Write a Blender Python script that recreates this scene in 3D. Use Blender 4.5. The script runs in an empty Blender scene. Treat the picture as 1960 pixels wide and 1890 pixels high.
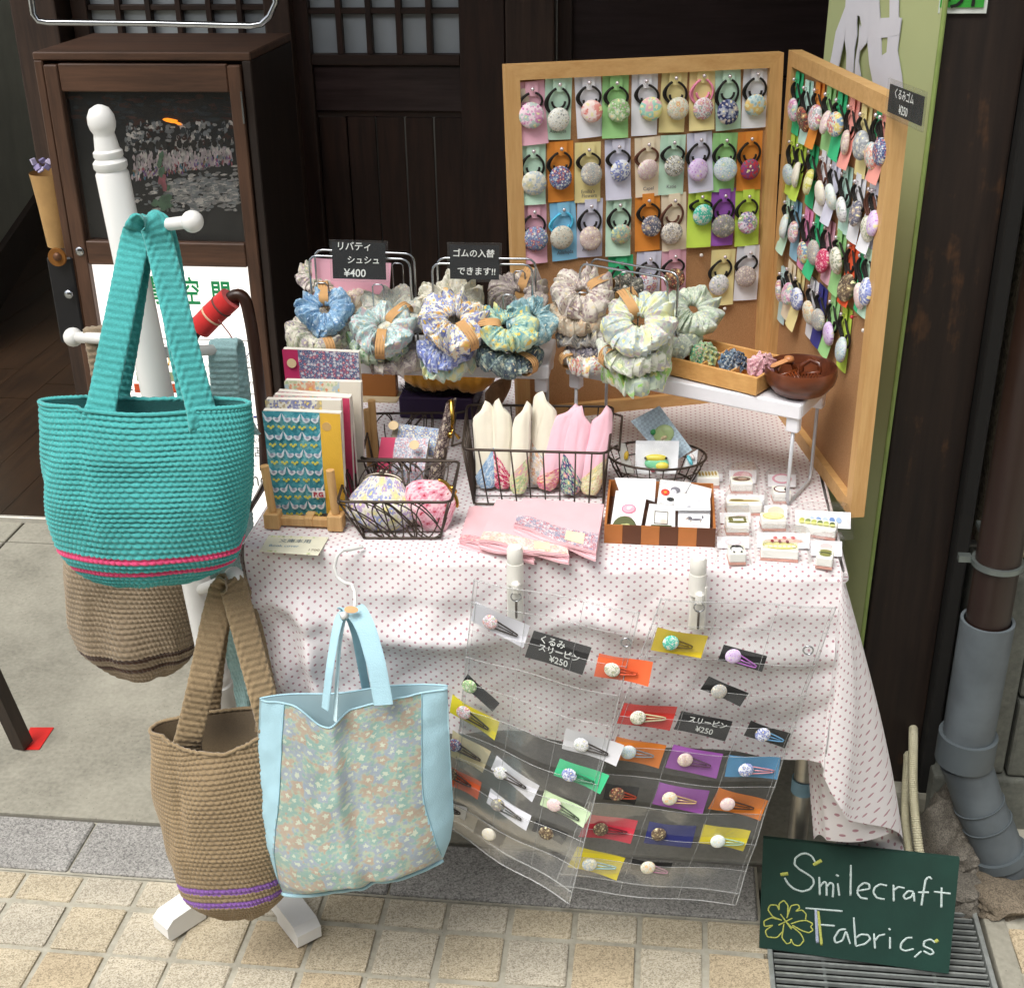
import bpy, bmesh, math, random
from mathutils import Vector, Matrix
from math import sin, cos, pi, radians, sqrt, atan2
random.seed(7)
S = bpy.context.scene
COL = S.collection
# ------------------------------------------------------------------ camera
PITCH, YAW, ROLL = radians(26.0), radians(6.77), radians(-0.8)
CAMP = Vector((0, 0, 1.5))
_f = Vector((-sin(YAW)*cos(PITCH), cos(YAW)*cos(PITCH), -sin(PITCH)))
_r0 = Vector((cos(YAW), sin(YAW), 0)); _u0 = _r0.cross(_f)
_r = _r0*cos(ROLL) + _u0*sin(ROLL); _u = _u0*cos(ROLL) - _r0*sin(ROLL)
cam = bpy.data.cameras.new('camera'); camo = bpy.data.objects.new('camera', cam); COL.objects.link(camo)
cam.sensor_fit = 'HORIZONTAL'; cam.sensor_width = 36; cam.lens = 36*3250/2538
cam.clip_start = 0.05; cam.clip_end = 500
camo.matrix_world = Matrix(((_r.x, _u.x, -_f.x, 0), (_r.y, _u.y, -_f.y, 0), (_r.z, _u.z, -_f.z, 1.5), (0, 0, 0, 1)))
S.camera = camo
# ------------------------------------------------------------------ world, sun, exposure
SUN_EL, SUN_AZ = 62, 216          # azimuth of the sun, degrees clockwise from +Y
w = bpy.data.worlds.new('World'); S.world = w; w.use_nodes = True
nt = w.node_tree; nt.nodes.clear()
sky = nt.nodes.new('ShaderNodeTexSky'); sky.sky_type = 'NISHITA'; sky.sun_disc = False
sky.sun_elevation = radians(SUN_EL); sky.sun_rotation = radians(SUN_AZ); sky.dust_density = 4.0; sky.air_density = 1.0
hs = nt.nodes.new('ShaderNodeHueSaturation'); hs.inputs['Saturation'].default_value = 0.28
bg = nt.nodes.new('ShaderNodeBackground'); bg.inputs['Strength'].default_value = 0.115
wo = nt.nodes.new('ShaderNodeOutputWorld')
nt.links.new(sky.outputs[0], hs.inputs['Color']); nt.links.new(hs.outputs[0], bg.inputs[0]); nt.links.new(bg.outputs[0], wo.inputs[0])
sl = bpy.data.lights.new('sun', 'SUN'); sl.energy = 1.4; sl.angle = radians(38); sl.color = (1, .965, .91)
so = bpy.data.objects.new('sun', sl); COL.objects.link(so)
_sd = Vector((sin(radians(SUN_AZ))*cos(radians(SUN_EL)), cos(radians(SUN_AZ))*cos(radians(SUN_EL)), sin(radians(SUN_EL))))
so.rotation_euler = _sd.to_track_quat('Z', 'Y').to_euler()
S.view_settings.view_transform = 'Standard'; S.view_settings.look = 'None'; S.view_settings.gamma = 1
S.view_settings.use_curve_mapping = False
S.view_settings.exposure = 0.9
S.render.engine = 'CYCLES'
try:
    S.cycles.transparent_max_bounces = 24; S.cycles.max_bounces = 8
except Exception: pass
# ------------------------------------------------------------------ pixel helpers (photo seen at 1959 x 1890): give real places on real planes
K = 2538/1959.0; FP = 3250/K; CX, CY = 1959/2, 945.0
def ray(x, y): return _r*((x-CX)/FP) - _u*((y-CY)/FP) + _f
def az(x, y, z): d = ray(x, y); return CAMP + d*((z-CAMP.z)/d.z)
def ay(x, y, Y): d = ray(x, y); return CAMP + d*((Y-CAMP.y)/d.y)
def apl(x, y, p0, n): d = ray(x, y); return CAMP + d*((p0-CAMP).dot(n)/d.dot(n))
def pj(p): v = p-CAMP; t = v.dot(_f); return (CX+FP*v.dot(_r)/t, CY-FP*v.dot(_u)/t)
def crop(ox, oy, s): return lambda x, y: ((ox+x/s)/K, (oy+y/s)/K)
def hx(h):
    h = h.lstrip('#'); o = []
    for i in (0, 2, 4):
        c = int(h[i:i+2], 16)/255; o.append(c/12.92 if c <= .04045 else ((c+.055)/1.055)**2.4)
    return (o[0], o[1], o[2], 1)
def lerp(a, b, t): return a+(b-a)*t
def interp(tab, t):
    if t <= tab[0][0]: return tab[0][1]
    for (a, va), (b, vb) in zip(tab, tab[1:]):
        if t <= b:
            k = (t-a)/(b-a); return va+(vb-va)*k
    return tab[-1][1]
def hash1(*a):
    x = sum(v*k for v, k in zip(a, (12.9898, 78.233, 37.719, 9.151)))
    x = sin(x)*43758.5453; return x-math.floor(x)
def vnoise(x, y):
    xi, yi = math.floor(x), math.floor(y); fx, fy = x-xi, y-yi
    fx = fx*fx*(3-2*fx); fy = fy*fy*(3-2*fy)
    a, b, c, d = hash1(xi, yi), hash1(xi+1, yi), hash1(xi, yi+1), hash1(xi+1, yi+1)
    return lerp(lerp(a, b, fx), lerp(c, d, fx), fy)*2-1
# ------------------------------------------------------------------ mesh builder
class G:
    def __init__(s): s.v = []; s.f = []; s.m = []; s.uv = None
    def add(s, vs, fs, m=0):
        o = len(s.v); s.v += [Vector(p) for p in vs]; s.f += [tuple(i+o for i in q) for q in fs]; s.m += [m]*len(fs); return s
    def tf(s, M):
        s.v = [M @ p for p in s.v]; return s
    def join(s, g, M=None, m=None):
        s.add([M @ p for p in g.v] if M else g.v, g.f)
        s.m[-len(g.f):] = g.m if m is None else [m]*len(g.f); return s
    def box(s, c, d, R=None, bev=0, m=0):
        bm = bmesh.new(); bmesh.ops.create_cube(bm, size=1)
        for q in bm.verts: q.co = Vector((q.co.x*d[0], q.co.y*d[1], q.co.z*d[2]))
        if bev: bmesh.ops.bevel(bm, geom=bm.edges[:], offset=bev, segments=2 if bev > .003 else 1, profile=.6, affect='EDGES')
        bm.verts.index_update(); c = Vector(c)
        s.add([(R @ q.co if R else q.co)+c for q in bm.verts], [[q.index for q in f.verts] for f in bm.faces], m); bm.free(); return s
    def tube(s, pts, r, n=8, closed=False, cap=True, m=0, flat=None, up=None):
        pts = [Vector(p) for p in pts]; N = len(pts); vs = []; fs = []
        nrm = None
        for i, p in enumerate(pts):
            a = pts[(i-1) % N] if (closed or i > 0) else p; b = pts[(i+1) % N] if (closed or i < N-1) else p
            t = (b-a).normalized() if (b-a).length > 1e-9 else Vector((0, 0, 1))
            if up is not None:
                nrm = Vector(up) - t*t.dot(Vector(up))
            elif nrm is None:
                q = Vector((0, 0, 1)) if abs(t.z) < .9 else Vector((1, 0, 0)); nrm = q - t*q.dot(t)
            else: nrm = nrm - t*nrm.dot(t)
            if nrm.length < 1e-6: nrm = t.orthogonal()
            nrm.normalize(); bn = t.cross(nrm)
            rr = r[i] if isinstance(r, (list, tuple)) else r; fl = flat if flat else 1
            for k in range(n):
                a2 = 2*pi*k/n; vs.append(p + nrm*(cos(a2)*rr*fl) + bn*(sin(a2)*rr))
        for i in range(N if closed else N-1):
            j = (i+1) % N
            for k in range(n): fs.append((i*n+k, i*n+(k+1) % n, j*n+(k+1) % n, j*n+k))
        if cap and not closed:
            fs.append(tuple(range(n-1, -1, -1))); fs.append(tuple((N-1)*n+k for k in range(n)))
        return s.add(vs, fs, m)
    def lathe(s, prof, n=24, c=(0, 0, 0), M=None, m=0, sx=1, sy=1, cap=True):
        vs = []; fs = []; c = Vector(c)
        for (r, z) in prof:
            for k in range(n):
                a = 2*pi*k/n; p = Vector((r*cos(a)*sx, r*sin(a)*sy, z)); vs.append((M @ p if M else p)+c)
        for i in range(len(prof)-1):
            for k in range(n): fs.append((i*n+k, i*n+(k+1) % n, (i+1)*n+(k+1) % n, (i+1)*n+k))
        if cap:
            if prof[0][0] > 1e-6: fs.append(tuple(range(n-1, -1, -1)))
            if prof[-1][0] > 1e-6: fs.append(tuple((len(prof)-1)*n+k for k in range(n)))
        return s.add(vs, fs, m)
    def grid(s, fn, nu, nv, m=0, mf=None, uvf=None, closeu=False):
        vs = []; fs = []; ms = []; o = len(s.v)
        U = nu if closeu else nu+1
        for j in range(nv+1):
            for i in range(U): vs.append(fn(i/nu, j/nv))
        for j in range(nv):
            for i in range(nu):
                fs.append((j*U+i, j*U+(i+1) % U, (j+1)*U+(i+1) % U, (j+1)*U+i))
                ms.append(mf((i+.5)/nu, (j+.5)/nv) if mf else m)
        if uvf:
            if s.uv is None: s.uv = {}
            k = 0
            for j in range(nv+1):
                for i in range(U): s.uv[o+k] = uvf(i/nu, j/nv); k += 1
        s.add(vs, fs); s.m[-len(fs):] = ms; return s
    def prism(s, poly, t, M=None, m=0):
        n = len(poly); vs = [Vector((x, y, t/2)) for x, y in poly]+[Vector((x, y, -t/2)) for x, y in poly]
        if M: vs = [M @ p for p in vs]
        fs = [tuple(range(n)), tuple(range(2*n-1, n-1, -1))]+[(i, i+n, (i+1) % n+n, (i+1) % n) for i in range(n)]
        return s.add(vs, fs, m)
    def slab(s, a, b, c, d, n, t, m=0):
        # a quad a,b,c,d with thickness t towards -n
        q = [Vector(a), Vector(b), Vector(c), Vector(d)]; n = Vector(n).normalized()*t
        return s.add(q+[p-n for p in q], [(0, 1, 2, 3), (7, 6, 5, 4)]+[(i, i+4, (i+1) % 4+4, (i+1) % 4) for i in range(4)], m)
WMX = {}
def wm(o): return WMX.get(o.name, Matrix())
def obj(name, g, mats, parent=None, smooth=False, world=True, recalc=True):
    me = g if isinstance(g, bpy.types.Mesh) else None
    if me is None:
        me = bpy.data.meshes.new(name)
        vs = g.v
        if parent is not None and world:
            inv = wm(parent).inverted(); vs = [inv @ p for p in vs]
        me.from_pydata([tuple(p) for p in vs], [], g.f)
        if not isinstance(mats, (list, tuple)): mats = [mats]
        for q in mats: me.materials.append(q)
        if len(mats) > 1: me.polygons.foreach_set('material_index', g.m)
        if g.uv:
            ul = me.uv_layers.new(name='UVMap'); li = [0]*len(me.loops); me.loops.foreach_get('vertex_index', li)
            buf = []
            for i in li:
                q = g.uv.get(i, (0, 0)); buf += [q[0], q[1]]
            ul.data.foreach_set('uv', buf)
        if recalc:
            bm = bmesh.new(); bm.from_mesh(me); bmesh.ops.recalc_face_normals(bm, faces=bm.faces[:]); bm.to_mesh(me); bm.free()
        if smooth: me.polygons.foreach_set('use_smooth', [True]*len(me.polygons))
        if smooth == 'auto':
            try: me.set_sharp_from_angle(angle=radians(38))
            except Exception: pass
        me.update()
    o = bpy.data.objects.new(name, me); COL.objects.link(o)
    if parent is not None:
        o.parent = parent; WMX[o.name] = wm(parent)
    return o
def tag(o, label=None, cat=None, group=None, kind=None):
    if label: o['label'] = label
    if cat: o['category'] = cat
    if group: o['group'] = group
    if kind: o['kind'] = kind
    return o
def thing(name, label, cat, loc=(0, 0, 0), group=None, M=None):
    o = bpy.data.objects.new(name, None); COL.objects.link(o); o.empty_display_size = .02
    m = M if M is not None else Matrix.Translation(Vector(loc))
    o.matrix_world = m; WMX[o.name] = m.copy()
    return tag(o, label, cat, group)
def copy_part(src, parent, mat=None):
    c = src.copy(); COL.objects.link(c); c.parent = parent; WMX[c.name] = wm(parent)
    if mat:
        c.material_slots[0].link = 'OBJECT'; c.material_slots[0].material = mat
    return c
def frame(o, x, n):
    x = Vector(x).normalized(); n = Vector(n); n = (n-x*n.dot(x)).normalized(); y = n.cross(x)
    return Matrix(((x.x, y.x, n.x, o[0]), (x.y, y.y, n.y, o[1]), (x.z, y.z, n.z, o[2]), (0, 0, 0, 1)))
# ------------------------------------------------------------------ materials
MC = {}
def newmat(name):
    m = bpy.data.materials.new(name); m.use_nodes = True; nt = m.node_tree; nt.nodes.clear()
    b = nt.nodes.new('ShaderNodeBsdfPrincipled'); o = nt.nodes.new('ShaderNodeOutputMaterial'); nt.links.new(b.outputs[0], o.inputs[0])
    return m, nt, b
def N(nt, t, **k):
    n = nt.nodes.new(t)
    for a, b in k.items(): setattr(n, a, b)
    return n
def mth(nt, op, a, b=None, c=None):
    n = nt.nodes.new('ShaderNodeMath'); n.operation = op
    for i, q in enumerate((a, b, c)):
        if q is None: continue
        if isinstance(q, (int, float)): n.inputs[i].default_value = q
        else: nt.links.new(q, n.inputs[i])
    return n.outputs[0]
def mixc(nt, f, a, b):
    n = nt.nodes.new('ShaderNodeMix'); n.data_type = 'RGBA'
    for s, q in ((n.inputs[0], f), (n.inputs[6], a), (n.inputs[7], b)):
        if isinstance(q, (int, float)): s.default_value = q
        elif isinstance(q, tuple): s.default_value = q
        else: nt.links.new(q, s)
    return n.outputs[2]
def noise(nt, vec, scale, detail=4, rough=.55):
    n = nt.nodes.new('ShaderNodeTexNoise'); n.inputs['Scale'].default_value = scale; n.inputs['Detail'].default_value = detail; n.inputs['Roughness'].default_value = rough
    if vec is not None: nt.links.new(vec, n.inputs['Vector'])
    return n.outputs['Fac']
def ramp(nt, f, stops):
    n = nt.nodes.new('ShaderNodeValToRGB'); e = n.color_ramp.elements
    while len(e) < len(stops): e.new(.5)
    for q, (p, c) in zip(e, stops): q.position = p; q.color = c
    nt.links.new(f, n.inputs[0]); return n.outputs[0]
def mapping(nt, coord='Object', loc=(0, 0, 0), scale=(1, 1, 1), rot=(0, 0, 0)):
    t = nt.nodes.new('ShaderNodeTexCoord'); m = nt.nodes.new('ShaderNodeMapping')
    m.inputs['Location'].default_value = loc; m.inputs['Scale'].default_value = scale; m.inputs['Rotation'].default_value = rot
    nt.links.new(t.outputs[coord], m.inputs[0]); return m.outputs[0]
def bump(nt, b, h, strength=.3, dist=.002):
    n = nt.nodes.new('ShaderNodeBump'); n.inputs['Strength'].default_value = strength; n.inputs['Distance'].default_value = dist
    nt.links.new(h, n.inputs['Height']); nt.links.new(n.outputs[0], b.inputs['Normal'])
def plain(col, rough=.6, metal=0, var=.12, vs=30, bmp=0, bs=200, sheen=0, trans=0, emit=0, spec=None):
    key = ('p', col, rough, metal, var, vs, bmp, bs, sheen, trans, emit, spec)
    if key in MC: return MC[key]
    m, nt, b = newmat('mat_'+col.strip('#')); c = hx(col)
    b.inputs['Roughness'].default_value = rough; b.inputs['Metallic'].default_value = metal
    if spec is not None: b.inputs['Specular IOR Level'].default_value = spec
    v = mapping(nt)
    f = noise(nt, v, vs)
    lo = tuple(x*(1-var) for x in c[:3])+(1,); hi = tuple(min(.92, x*(1+var)) for x in c[:3])+(1,)
    nt.links.new(ramp(nt, f, [(.3, lo), (.7, hi)]), b.inputs['Base Color'])
    if bmp: bump(nt, b, noise(nt, v, bs, 3), bmp)
    if sheen: b.inputs['Sheen Weight'].default_value = sheen
    if trans: b.inputs['Transmission Weight'].default_value = trans
    if emit: b.inputs['Emission Color'].default_value = c; b.inputs['Emission Strength'].default_value = emit
    MC[key] = m; return m
def wood(dark, light, axis='z', rough=.6, sc=1.0, bmp=.25):
    key = ('w', dark, light, axis, rough, sc)
    if key in MC: return MC[key]
    m, nt, b = newmat('wood_'+dark.strip('#'))
    s = {'x': (2, 26, 26), 'y': (26, 2, 26), 'z': (26, 26, 2)}[axis]
    v = mapping(nt, scale=tuple(q*sc for q in s))
    f1 = noise(nt, v, 2.2, 6, .6); f2 = noise(nt, v, 9, 3)
    v2 = mapping(nt); f3 = noise(nt, v2, 5*sc, 3)
    f = mth(nt, 'ADD', mth(nt, 'MULTIPLY', f1, .6), mth(nt, 'ADD', mth(nt, 'MULTIPLY', f2, .25), mth(nt, 'MULTIPLY', f3, .3)))
    nt.links.new(ramp(nt, f, [(.38, hx(dark)), (.75, hx(light))]), b.inputs['Base Color'])
    b.inputs['Roughness'].default_value = rough; bump(nt, b, f2, bmp, .001)
    MC[key] = m; return m
def floral_group():
    g = bpy.data.node_groups.new('floral', 'ShaderNodeTree')
    for n, t in (('Vector', 'NodeSocketVector'), ('Scale', 'NodeSocketFloat'), ('Size', 'NodeSocketFloat'), ('Petal', 'NodeSocketFloat'),
                 ('Base', 'NodeSocketColor'), ('C1', 'NodeSocketColor'), ('C2', 'NodeSocketColor'), ('C3', 'NodeSocketColor'), ('Eye', 'NodeSocketColor')):
        g.interface.new_socket(n, in_out='INPUT', socket_type=t)
    g.interface.new_socket('Color', in_out='OUTPUT', socket_type='NodeSocketColor')
    gi = g.nodes.new('NodeGroupInput'); go = g.nodes.new('NodeGroupOutput'); L = g.links
    def layer(scale_mul, size_mul, off, base, eye=True):
        vm = g.nodes.new('ShaderNodeVectorMath'); vm.operation = 'SCALE'; L.new(gi.outputs['Vector'], vm.inputs[0])
        L.new(mth(g, 'MULTIPLY', gi.outputs['Scale'], scale_mul), vm.inputs['Scale'])
        nz = g.nodes.new('ShaderNodeTexNoise'); nz.inputs['Scale'].default_value = 2.2; nz.inputs['Detail'].default_value = 2; L.new(vm.outputs[0], nz.inputs['Vector'])
        ns = g.nodes.new('ShaderNodeVectorMath'); ns.operation = 'MULTIPLY_ADD'; L.new(nz.outputs['Color'], ns.inputs[0]); ns.inputs[1].default_value = (.5, .5, 0); ns.inputs[2].default_value = off
        va = g.nodes.new('ShaderNodeVectorMath'); va.operation = 'ADD'; L.new(vm.outputs[0], va.inputs[0]); L.new(ns.outputs[0], va.inputs[1])
        vo = g.nodes.new('ShaderNodeTexVoronoi'); vo.voronoi_dimensions = '2D'; vo.inputs['Scale'].default_value = 1; vo.inputs['Randomness'].default_value = .85
        L.new(va.outputs[0], vo.inputs['Vector'])
        vd = g.nodes.new('ShaderNodeVectorMath'); vd.operation = 'SUBTRACT'; L.new(va.outputs[0], vd.inputs[0]); L.new(vo.outputs['Position'], vd.inputs[1])
        sp = g.nodes.new('ShaderNodeSeparateXYZ'); L.new(vd.outputs[0], sp.inputs[0])
        sc = g.nodes.new('ShaderNodeSeparateColor'); L.new(vo.outputs['Color'], sc.inputs[0])
        ang = mth(g, 'ARCTAN2', sp.outputs[1], sp.outputs[0])
        pet = mth(g, 'COSINE', mth(g, 'ADD', mth(g, 'MULTIPLY', ang, 5), mth(g, 'MULTIPLY', sc.outputs[2], 6.28)))
        rad = mth(g, 'ADD', 1.0, mth(g, 'MULTIPLY', pet, gi.outputs['Petal']))
        rr = mth(g, 'MULTIPLY', mth(g, 'MULTIPLY', rad, mth(g, 'MULTIPLY', gi.outputs['Size'], size_mul)), mth(g, 'ADD', .65, mth(g, 'MULTIPLY', sc.outputs[1], .6)))
        q = mth(g, 'DIVIDE', vo.outputs['Distance'], rr)
        mask = mth(g, 'SUBTRACT', 1, mth(g, 'SMOOTH_MIN', mth(g, 'MAXIMUM', mth(g, 'MULTIPLY', mth(g, 'SUBTRACT', q, .88), 8), 0), 1, .1))
        mask = mth(g, 'MINIMUM', mth(g, 'MAXIMUM', mask, 0), 1)
        colr = mixc(g, mth(g, 'GREATER_THAN', sc.outputs[0], .36), gi.outputs['C1'], gi.outputs['C2'])
        colr = mixc(g, mth(g, 'GREATER_THAN', sc.outputs[0], .7), colr, gi.outputs['C3'])
        shade = mth(g, 'MULTIPLY', mth(g, 'MINIMUM', q, 1), .45)
        colr = mixc(g, shade, colr, gi.outputs['Base'])
        if eye: colr = mixc(g, mth(g, 'LESS_THAN', q, .3), colr, gi.outputs['Eye'])
        return mixc(g, mask, base, colr)
    b1 = layer(2.7, .85, (3.3, 7.1, 0), gi.outputs['Base'], False)
    b2 = layer(1.0, 1.0, (0, 0, 0), b1)
    L.new(b2, go.inputs['Color']); return g
FG = None
def floral(base, c1, c2, c3, eye='f4e08a', scale=90, size=.42, petal=.22, coord='Object', rough=.75, rot=(0, 0, 0), sheen=.1, weave=True):
    global FG
    if FG is None: FG = floral_group()
    key = ('f', base, c1, c2, c3, eye, scale, size, petal, coord, rot)
    if key in MC: return MC[key]
    m, nt, b = newmat('print_'+base)
    gn = nt.nodes.new('ShaderNodeGroup'); gn.node_tree = FG
    rnd = random.random()
    v = mapping(nt, coord, loc=(rnd*3, rnd*7 % 1, 0), rot=rot)
    nt.links.new(v, gn.inputs['Vector'])
    for k, q in (('Scale', scale), ('Size', size), ('Petal', petal)): gn.inputs[k].default_value = q
    for k, q in (('Base', base), ('C1', c1), ('C2', c2), ('C3', c3), ('Eye', eye)): gn.inputs[k].default_value = hx(q)
    nt.links.new(gn.outputs[0], b.inputs['Base Color']); b.inputs['Roughness'].default_value = rough
    b.inputs['Sheen Weight'].default_value = sheen
    if weave: bump(nt, b, noise(nt, v, 900, 2), .15, .0006)
    MC[key] = m; return m
WHITE = plain('e2e2df', .38, var=.05, vs=9, bmp=.06, bs=60)
CHROME = plain('b9bdc2', .18, 1, var=.04)
BRASS = plain('a98a4a', .3, 1, var=.15)
GOLD = plain('c9a24c', .22, 1, var=.1)
DARKWIRE = plain('4a4038', .45, .6, var=.2)
def thin(name, haze, gloss, rough, bs, bstr, tint=(.97, .975, .97, 1), hcol=(.75, .76, .76, 1)):
    m = bpy.data.materials.new(name); m.use_nodes = True; nt = m.node_tree; nt.nodes.clear()
    o = nt.nodes.new('ShaderNodeOutputMaterial'); tr = nt.nodes.new('ShaderNodeBsdfTransparent'); tr.inputs[0].default_value = tint
    df = nt.nodes.new('ShaderNodeBsdfDiffuse'); df.inputs[0].default_value = hcol; gl = nt.nodes.new('ShaderNodeBsdfGlossy'); gl.inputs['Roughness'].default_value = rough
    v = mapping(nt); f = noise(nt, v, 16, 5)
    a = nt.nodes.new('ShaderNodeMixShader'); b2 = nt.nodes.new('ShaderNodeMixShader'); fr = nt.nodes.new('ShaderNodeFresnel'); fr.inputs[0].default_value = 1.45
    hz = mth(nt, 'MULTIPLY', mth(nt, 'ADD', .35, mth(nt, 'MULTIPLY', f, 1.3)), haze)
    nt.links.new(hz, a.inputs[0]); nt.links.new(tr.outputs[0], a.inputs[1]); nt.links.new(df.outputs[0], a.inputs[2])
    nt.links.new(mth(nt, 'MULTIPLY', fr.outputs[0], gloss), b2.inputs[0]); nt.links.new(a.outputs[0], b2.inputs[1]); nt.links.new(gl.outputs[0], b2.inputs[2])
    bp = nt.nodes.new('ShaderNodeBump'); bp.inputs['Strength'].default_value = bstr; bp.inputs['Distance'].default_value = .004
    nt.links.new(noise(nt, v, bs, 3), bp.inputs['Height']); nt.links.new(bp.outputs[0], gl.inputs['Normal']); nt.links.new(bp.outputs[0], fr.inputs['Normal'])
    nt.links.new(b2.outputs[0], o.inputs[0]); return m
VINYL = thin('clear_vinyl', .085, .24, .22, 24, .4, (.95, .955, .95, 1), (.5, .5, .5, 1))
FILM = thin('clear_film', .02, .28, .1, 60, .6)
GLASS = thin('cabinet_glass', .008, .6, .02, 3, .05)
SEAM = thin('welded_vinyl', .30, .8, .2, 200, .2)
# ------------------------------------------------------------------ lettering
def text_g(body, size=.01, thick=.0, bold=0.0):
    cu = bpy.data.curves.new('t', 'FONT'); cu.body = body; cu.size = size; cu.align_x = 'CENTER'; cu.align_y = 'CENTER'; cu.extrude = thick; cu.offset = bold; cu.resolution_u = 3
    o = bpy.data.objects.new('t', cu); COL.objects.link(o); bpy.context.view_layer.update()
    dg = bpy.context.evaluated_depsgraph_get(); me = o.evaluated_get(dg).to_mesh()
    g = G().add([v.co.copy() for v in me.vertices], [tuple(p.vertices) for p in me.polygons])
    o.evaluated_get(dg).to_mesh_clear(); bpy.data.objects.remove(o); bpy.data.curves.remove(cu); return g
def letter(body, size, M, mat, parent, bold=0.0, name='lettering', sx=1, sy=1):
    g = text_g(body, size, 0, bold)
    if sx != 1 or sy != 1: g.tf(Matrix.Diagonal((sx, sy, 1, 1)))
    g.tf(M); return obj(name, g, mat, parent, recalc=False)
# ================================================================== the setting
def granite_mat(name, dark, mid, light, sc=260, rough=.8, stain=.3):
    m, nt, b = newmat(name); v = mapping(nt)
    vo = N(nt, 'ShaderNodeTexVoronoi'); vo.inputs['Scale'].default_value = sc; nt.links.new(v, vo.inputs['Vector'])
    s = N(nt, 'ShaderNodeSeparateColor'); nt.links.new(vo.outputs['Color'], s.inputs[0])
    f = mth(nt, 'ADD', mth(nt, 'MULTIPLY', s.outputs[0], .6), mth(nt, 'MULTIPLY', noise(nt, v, sc*.35, 4), .4))
    c = ramp(nt, f, [(.15, hx(dark)), (.45, hx(mid)), (.8, hx(light))])
    st = ramp(nt, noise(nt, v, 7, 5, .65), [(.3, (1-stain,)*3+(1,)), (.65, (1, 1, 1, 1))])
    mu = N(nt, 'ShaderNodeMix'); mu.data_type = 'RGBA'; mu.blend_type = 'MULTIPLY'; mu.inputs[0].default_value = 1
    nt.links.new(c, mu.inputs[6]); nt.links.new(st, mu.inputs[7]); nt.links.new(mu.outputs[2], b.inputs['Base Color'])
    b.inputs['Roughness'].default_value = rough; bump(nt, b, f, .5, .0012); return m
def concrete_mat(name, c1, c2, c3, sc=6):
    m, nt, b = newmat(name); v = mapping(nt)
    f = mth(nt, 'ADD', mth(nt, 'MULTIPLY', noise(nt, v, sc, 6, .65), .7), mth(nt, 'MULTIPLY', noise(nt, v, 120, 4), .3))
    nt.links.new(ramp(nt, f, [(.32, hx(c1)), (.5, hx(c2)), (.68, hx(c3))]), b.inputs['Base Color'])
    vo = N(nt, 'ShaderNodeTexVoronoi'); vo.inputs['Scale'].default_value = 90; nt.links.new(v, vo.inputs['Vector'])
    src = b.inputs['Base Color'].links[0].from_socket
    pit = mth(nt, 'MULTIPLY', mth(nt, 'LESS_THAN', vo.outputs['Distance'], .13), mth(nt, 'GREATER_THAN', noise(nt, v, 9, 3), .5))
    nt.links.new(mixc(nt, mth(nt, 'MULTIPLY', pit, .45), src, hx('55524a')), b.inputs['Base Color'])
    b.inputs['Roughness'].default_value = .85; bump(nt, b, noise(nt, v, 160, 4), .35, .0015); return m
GROUT = concrete_mat('grout', '8b8779', 'a5a192', 'b6b2a4', 20)
CONC = concrete_mat('concrete', '706e63', '918e81', 'a5a294', 4)
TILEM = [granite_mat('paving_stone', a, b_, c_, 560, .85, .2) for a, b_, c_ in (('8b8272', 'bdb39d', 'd1c9b6'), ('8a806c', 'b9ac92', 'cdc2aa'), ('888071', 'b5ad9b', 'cbc4b3'), ('877a64', 'b7a78a', 'cab99c'))]
GRAN = granite_mat('kerb_granite', '696866', '93918d', 'b0aea9', 420, .8, .22)
g = G().add([(-60, -60, -.02), (60, -60, -.02), (60, 60, -.02), (-60, 60, -.02)], [(0, 1, 2, 3)])
ground = tag(obj('ground', g, GROUT), kind='structure')
# street bed + paving stones
bed = G().add([(-8, -6, -.006), (.195, -6, -.006), (.195, 1.578, -.006), (-8, 1.578, -.006)], [(0, 1, 2, 3)])
bed.add([(.54, -6, -.006), (8, -6, -.006), (8, 1.9, -.006), (.54, 1.9, -.006)], [(0, 1, 2, 3)])
street = tag(obj('street', bed, GROUT), kind='structure')
tm = []
for k in range(6):
    q = G(); ww, hh = .0925, .0885; bm_ = random.random
    q.box((0, 0, 0), (ww*(1-.03*random.random()), hh*(1-.03*random.random()), .02), None, .0035)
    for p in q.v: p.x += random.uniform(-.0012, .0012); p.y += random.uniform(-.0012, .0012); p.z += random.uniform(-.0006, .0006)
    me = bpy.data.meshes.new('tile'); me.from_pydata([tuple(p) for p in q.v], [], q.f); me.materials.append(TILEM[0]); tm.append(me)
sm = []
for k in range(3):
    q = G().box((0, 0, 0), (.0925, .056, .02), None, .0035)
    me = bpy.data.meshes.new('tile'); me.from_pydata([tuple(p) for p in q.v], [], q.f); me.materials.append(TILEM[0]); sm.append(me)
def put_tile(me, x, y, mi):
    o = bpy.data.objects.new('tile', me); COL.objects.link(o); o.parent = street
    o.location = (x+random.uniform(-.001, .001), y+random.uniform(-.001, .001), -.012+random.uniform(-.0012, .0012))
    o.rotation_euler = (random.uniform(-.006, .006), random.uniform(-.006, .006), random.uniform(-.012, .012)+pi*random.randint(0, 1))
    o.material_slots[0].link = 'OBJECT'; o.material_slots[0].material = TILEM[mi]
for c in range(-12, 2):
    x = .006+.1007*(c+.5)
    if x > .17: continue
    put_tile(random.choice(sm), x, 1.545, random.choice((1, 2, 0, 2)))
    for rw in range(4):
        put_tile(random.choice(tm), x, 1.462-rw*.0975, random.choice((0, 0, 1, 2, 3)))
for rw in range(5):
    for c in range(3): put_tile(random.choice(tm), .62+.1007*c, 1.56-rw*.0975, random.choice((0, 1, 3)))
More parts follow.
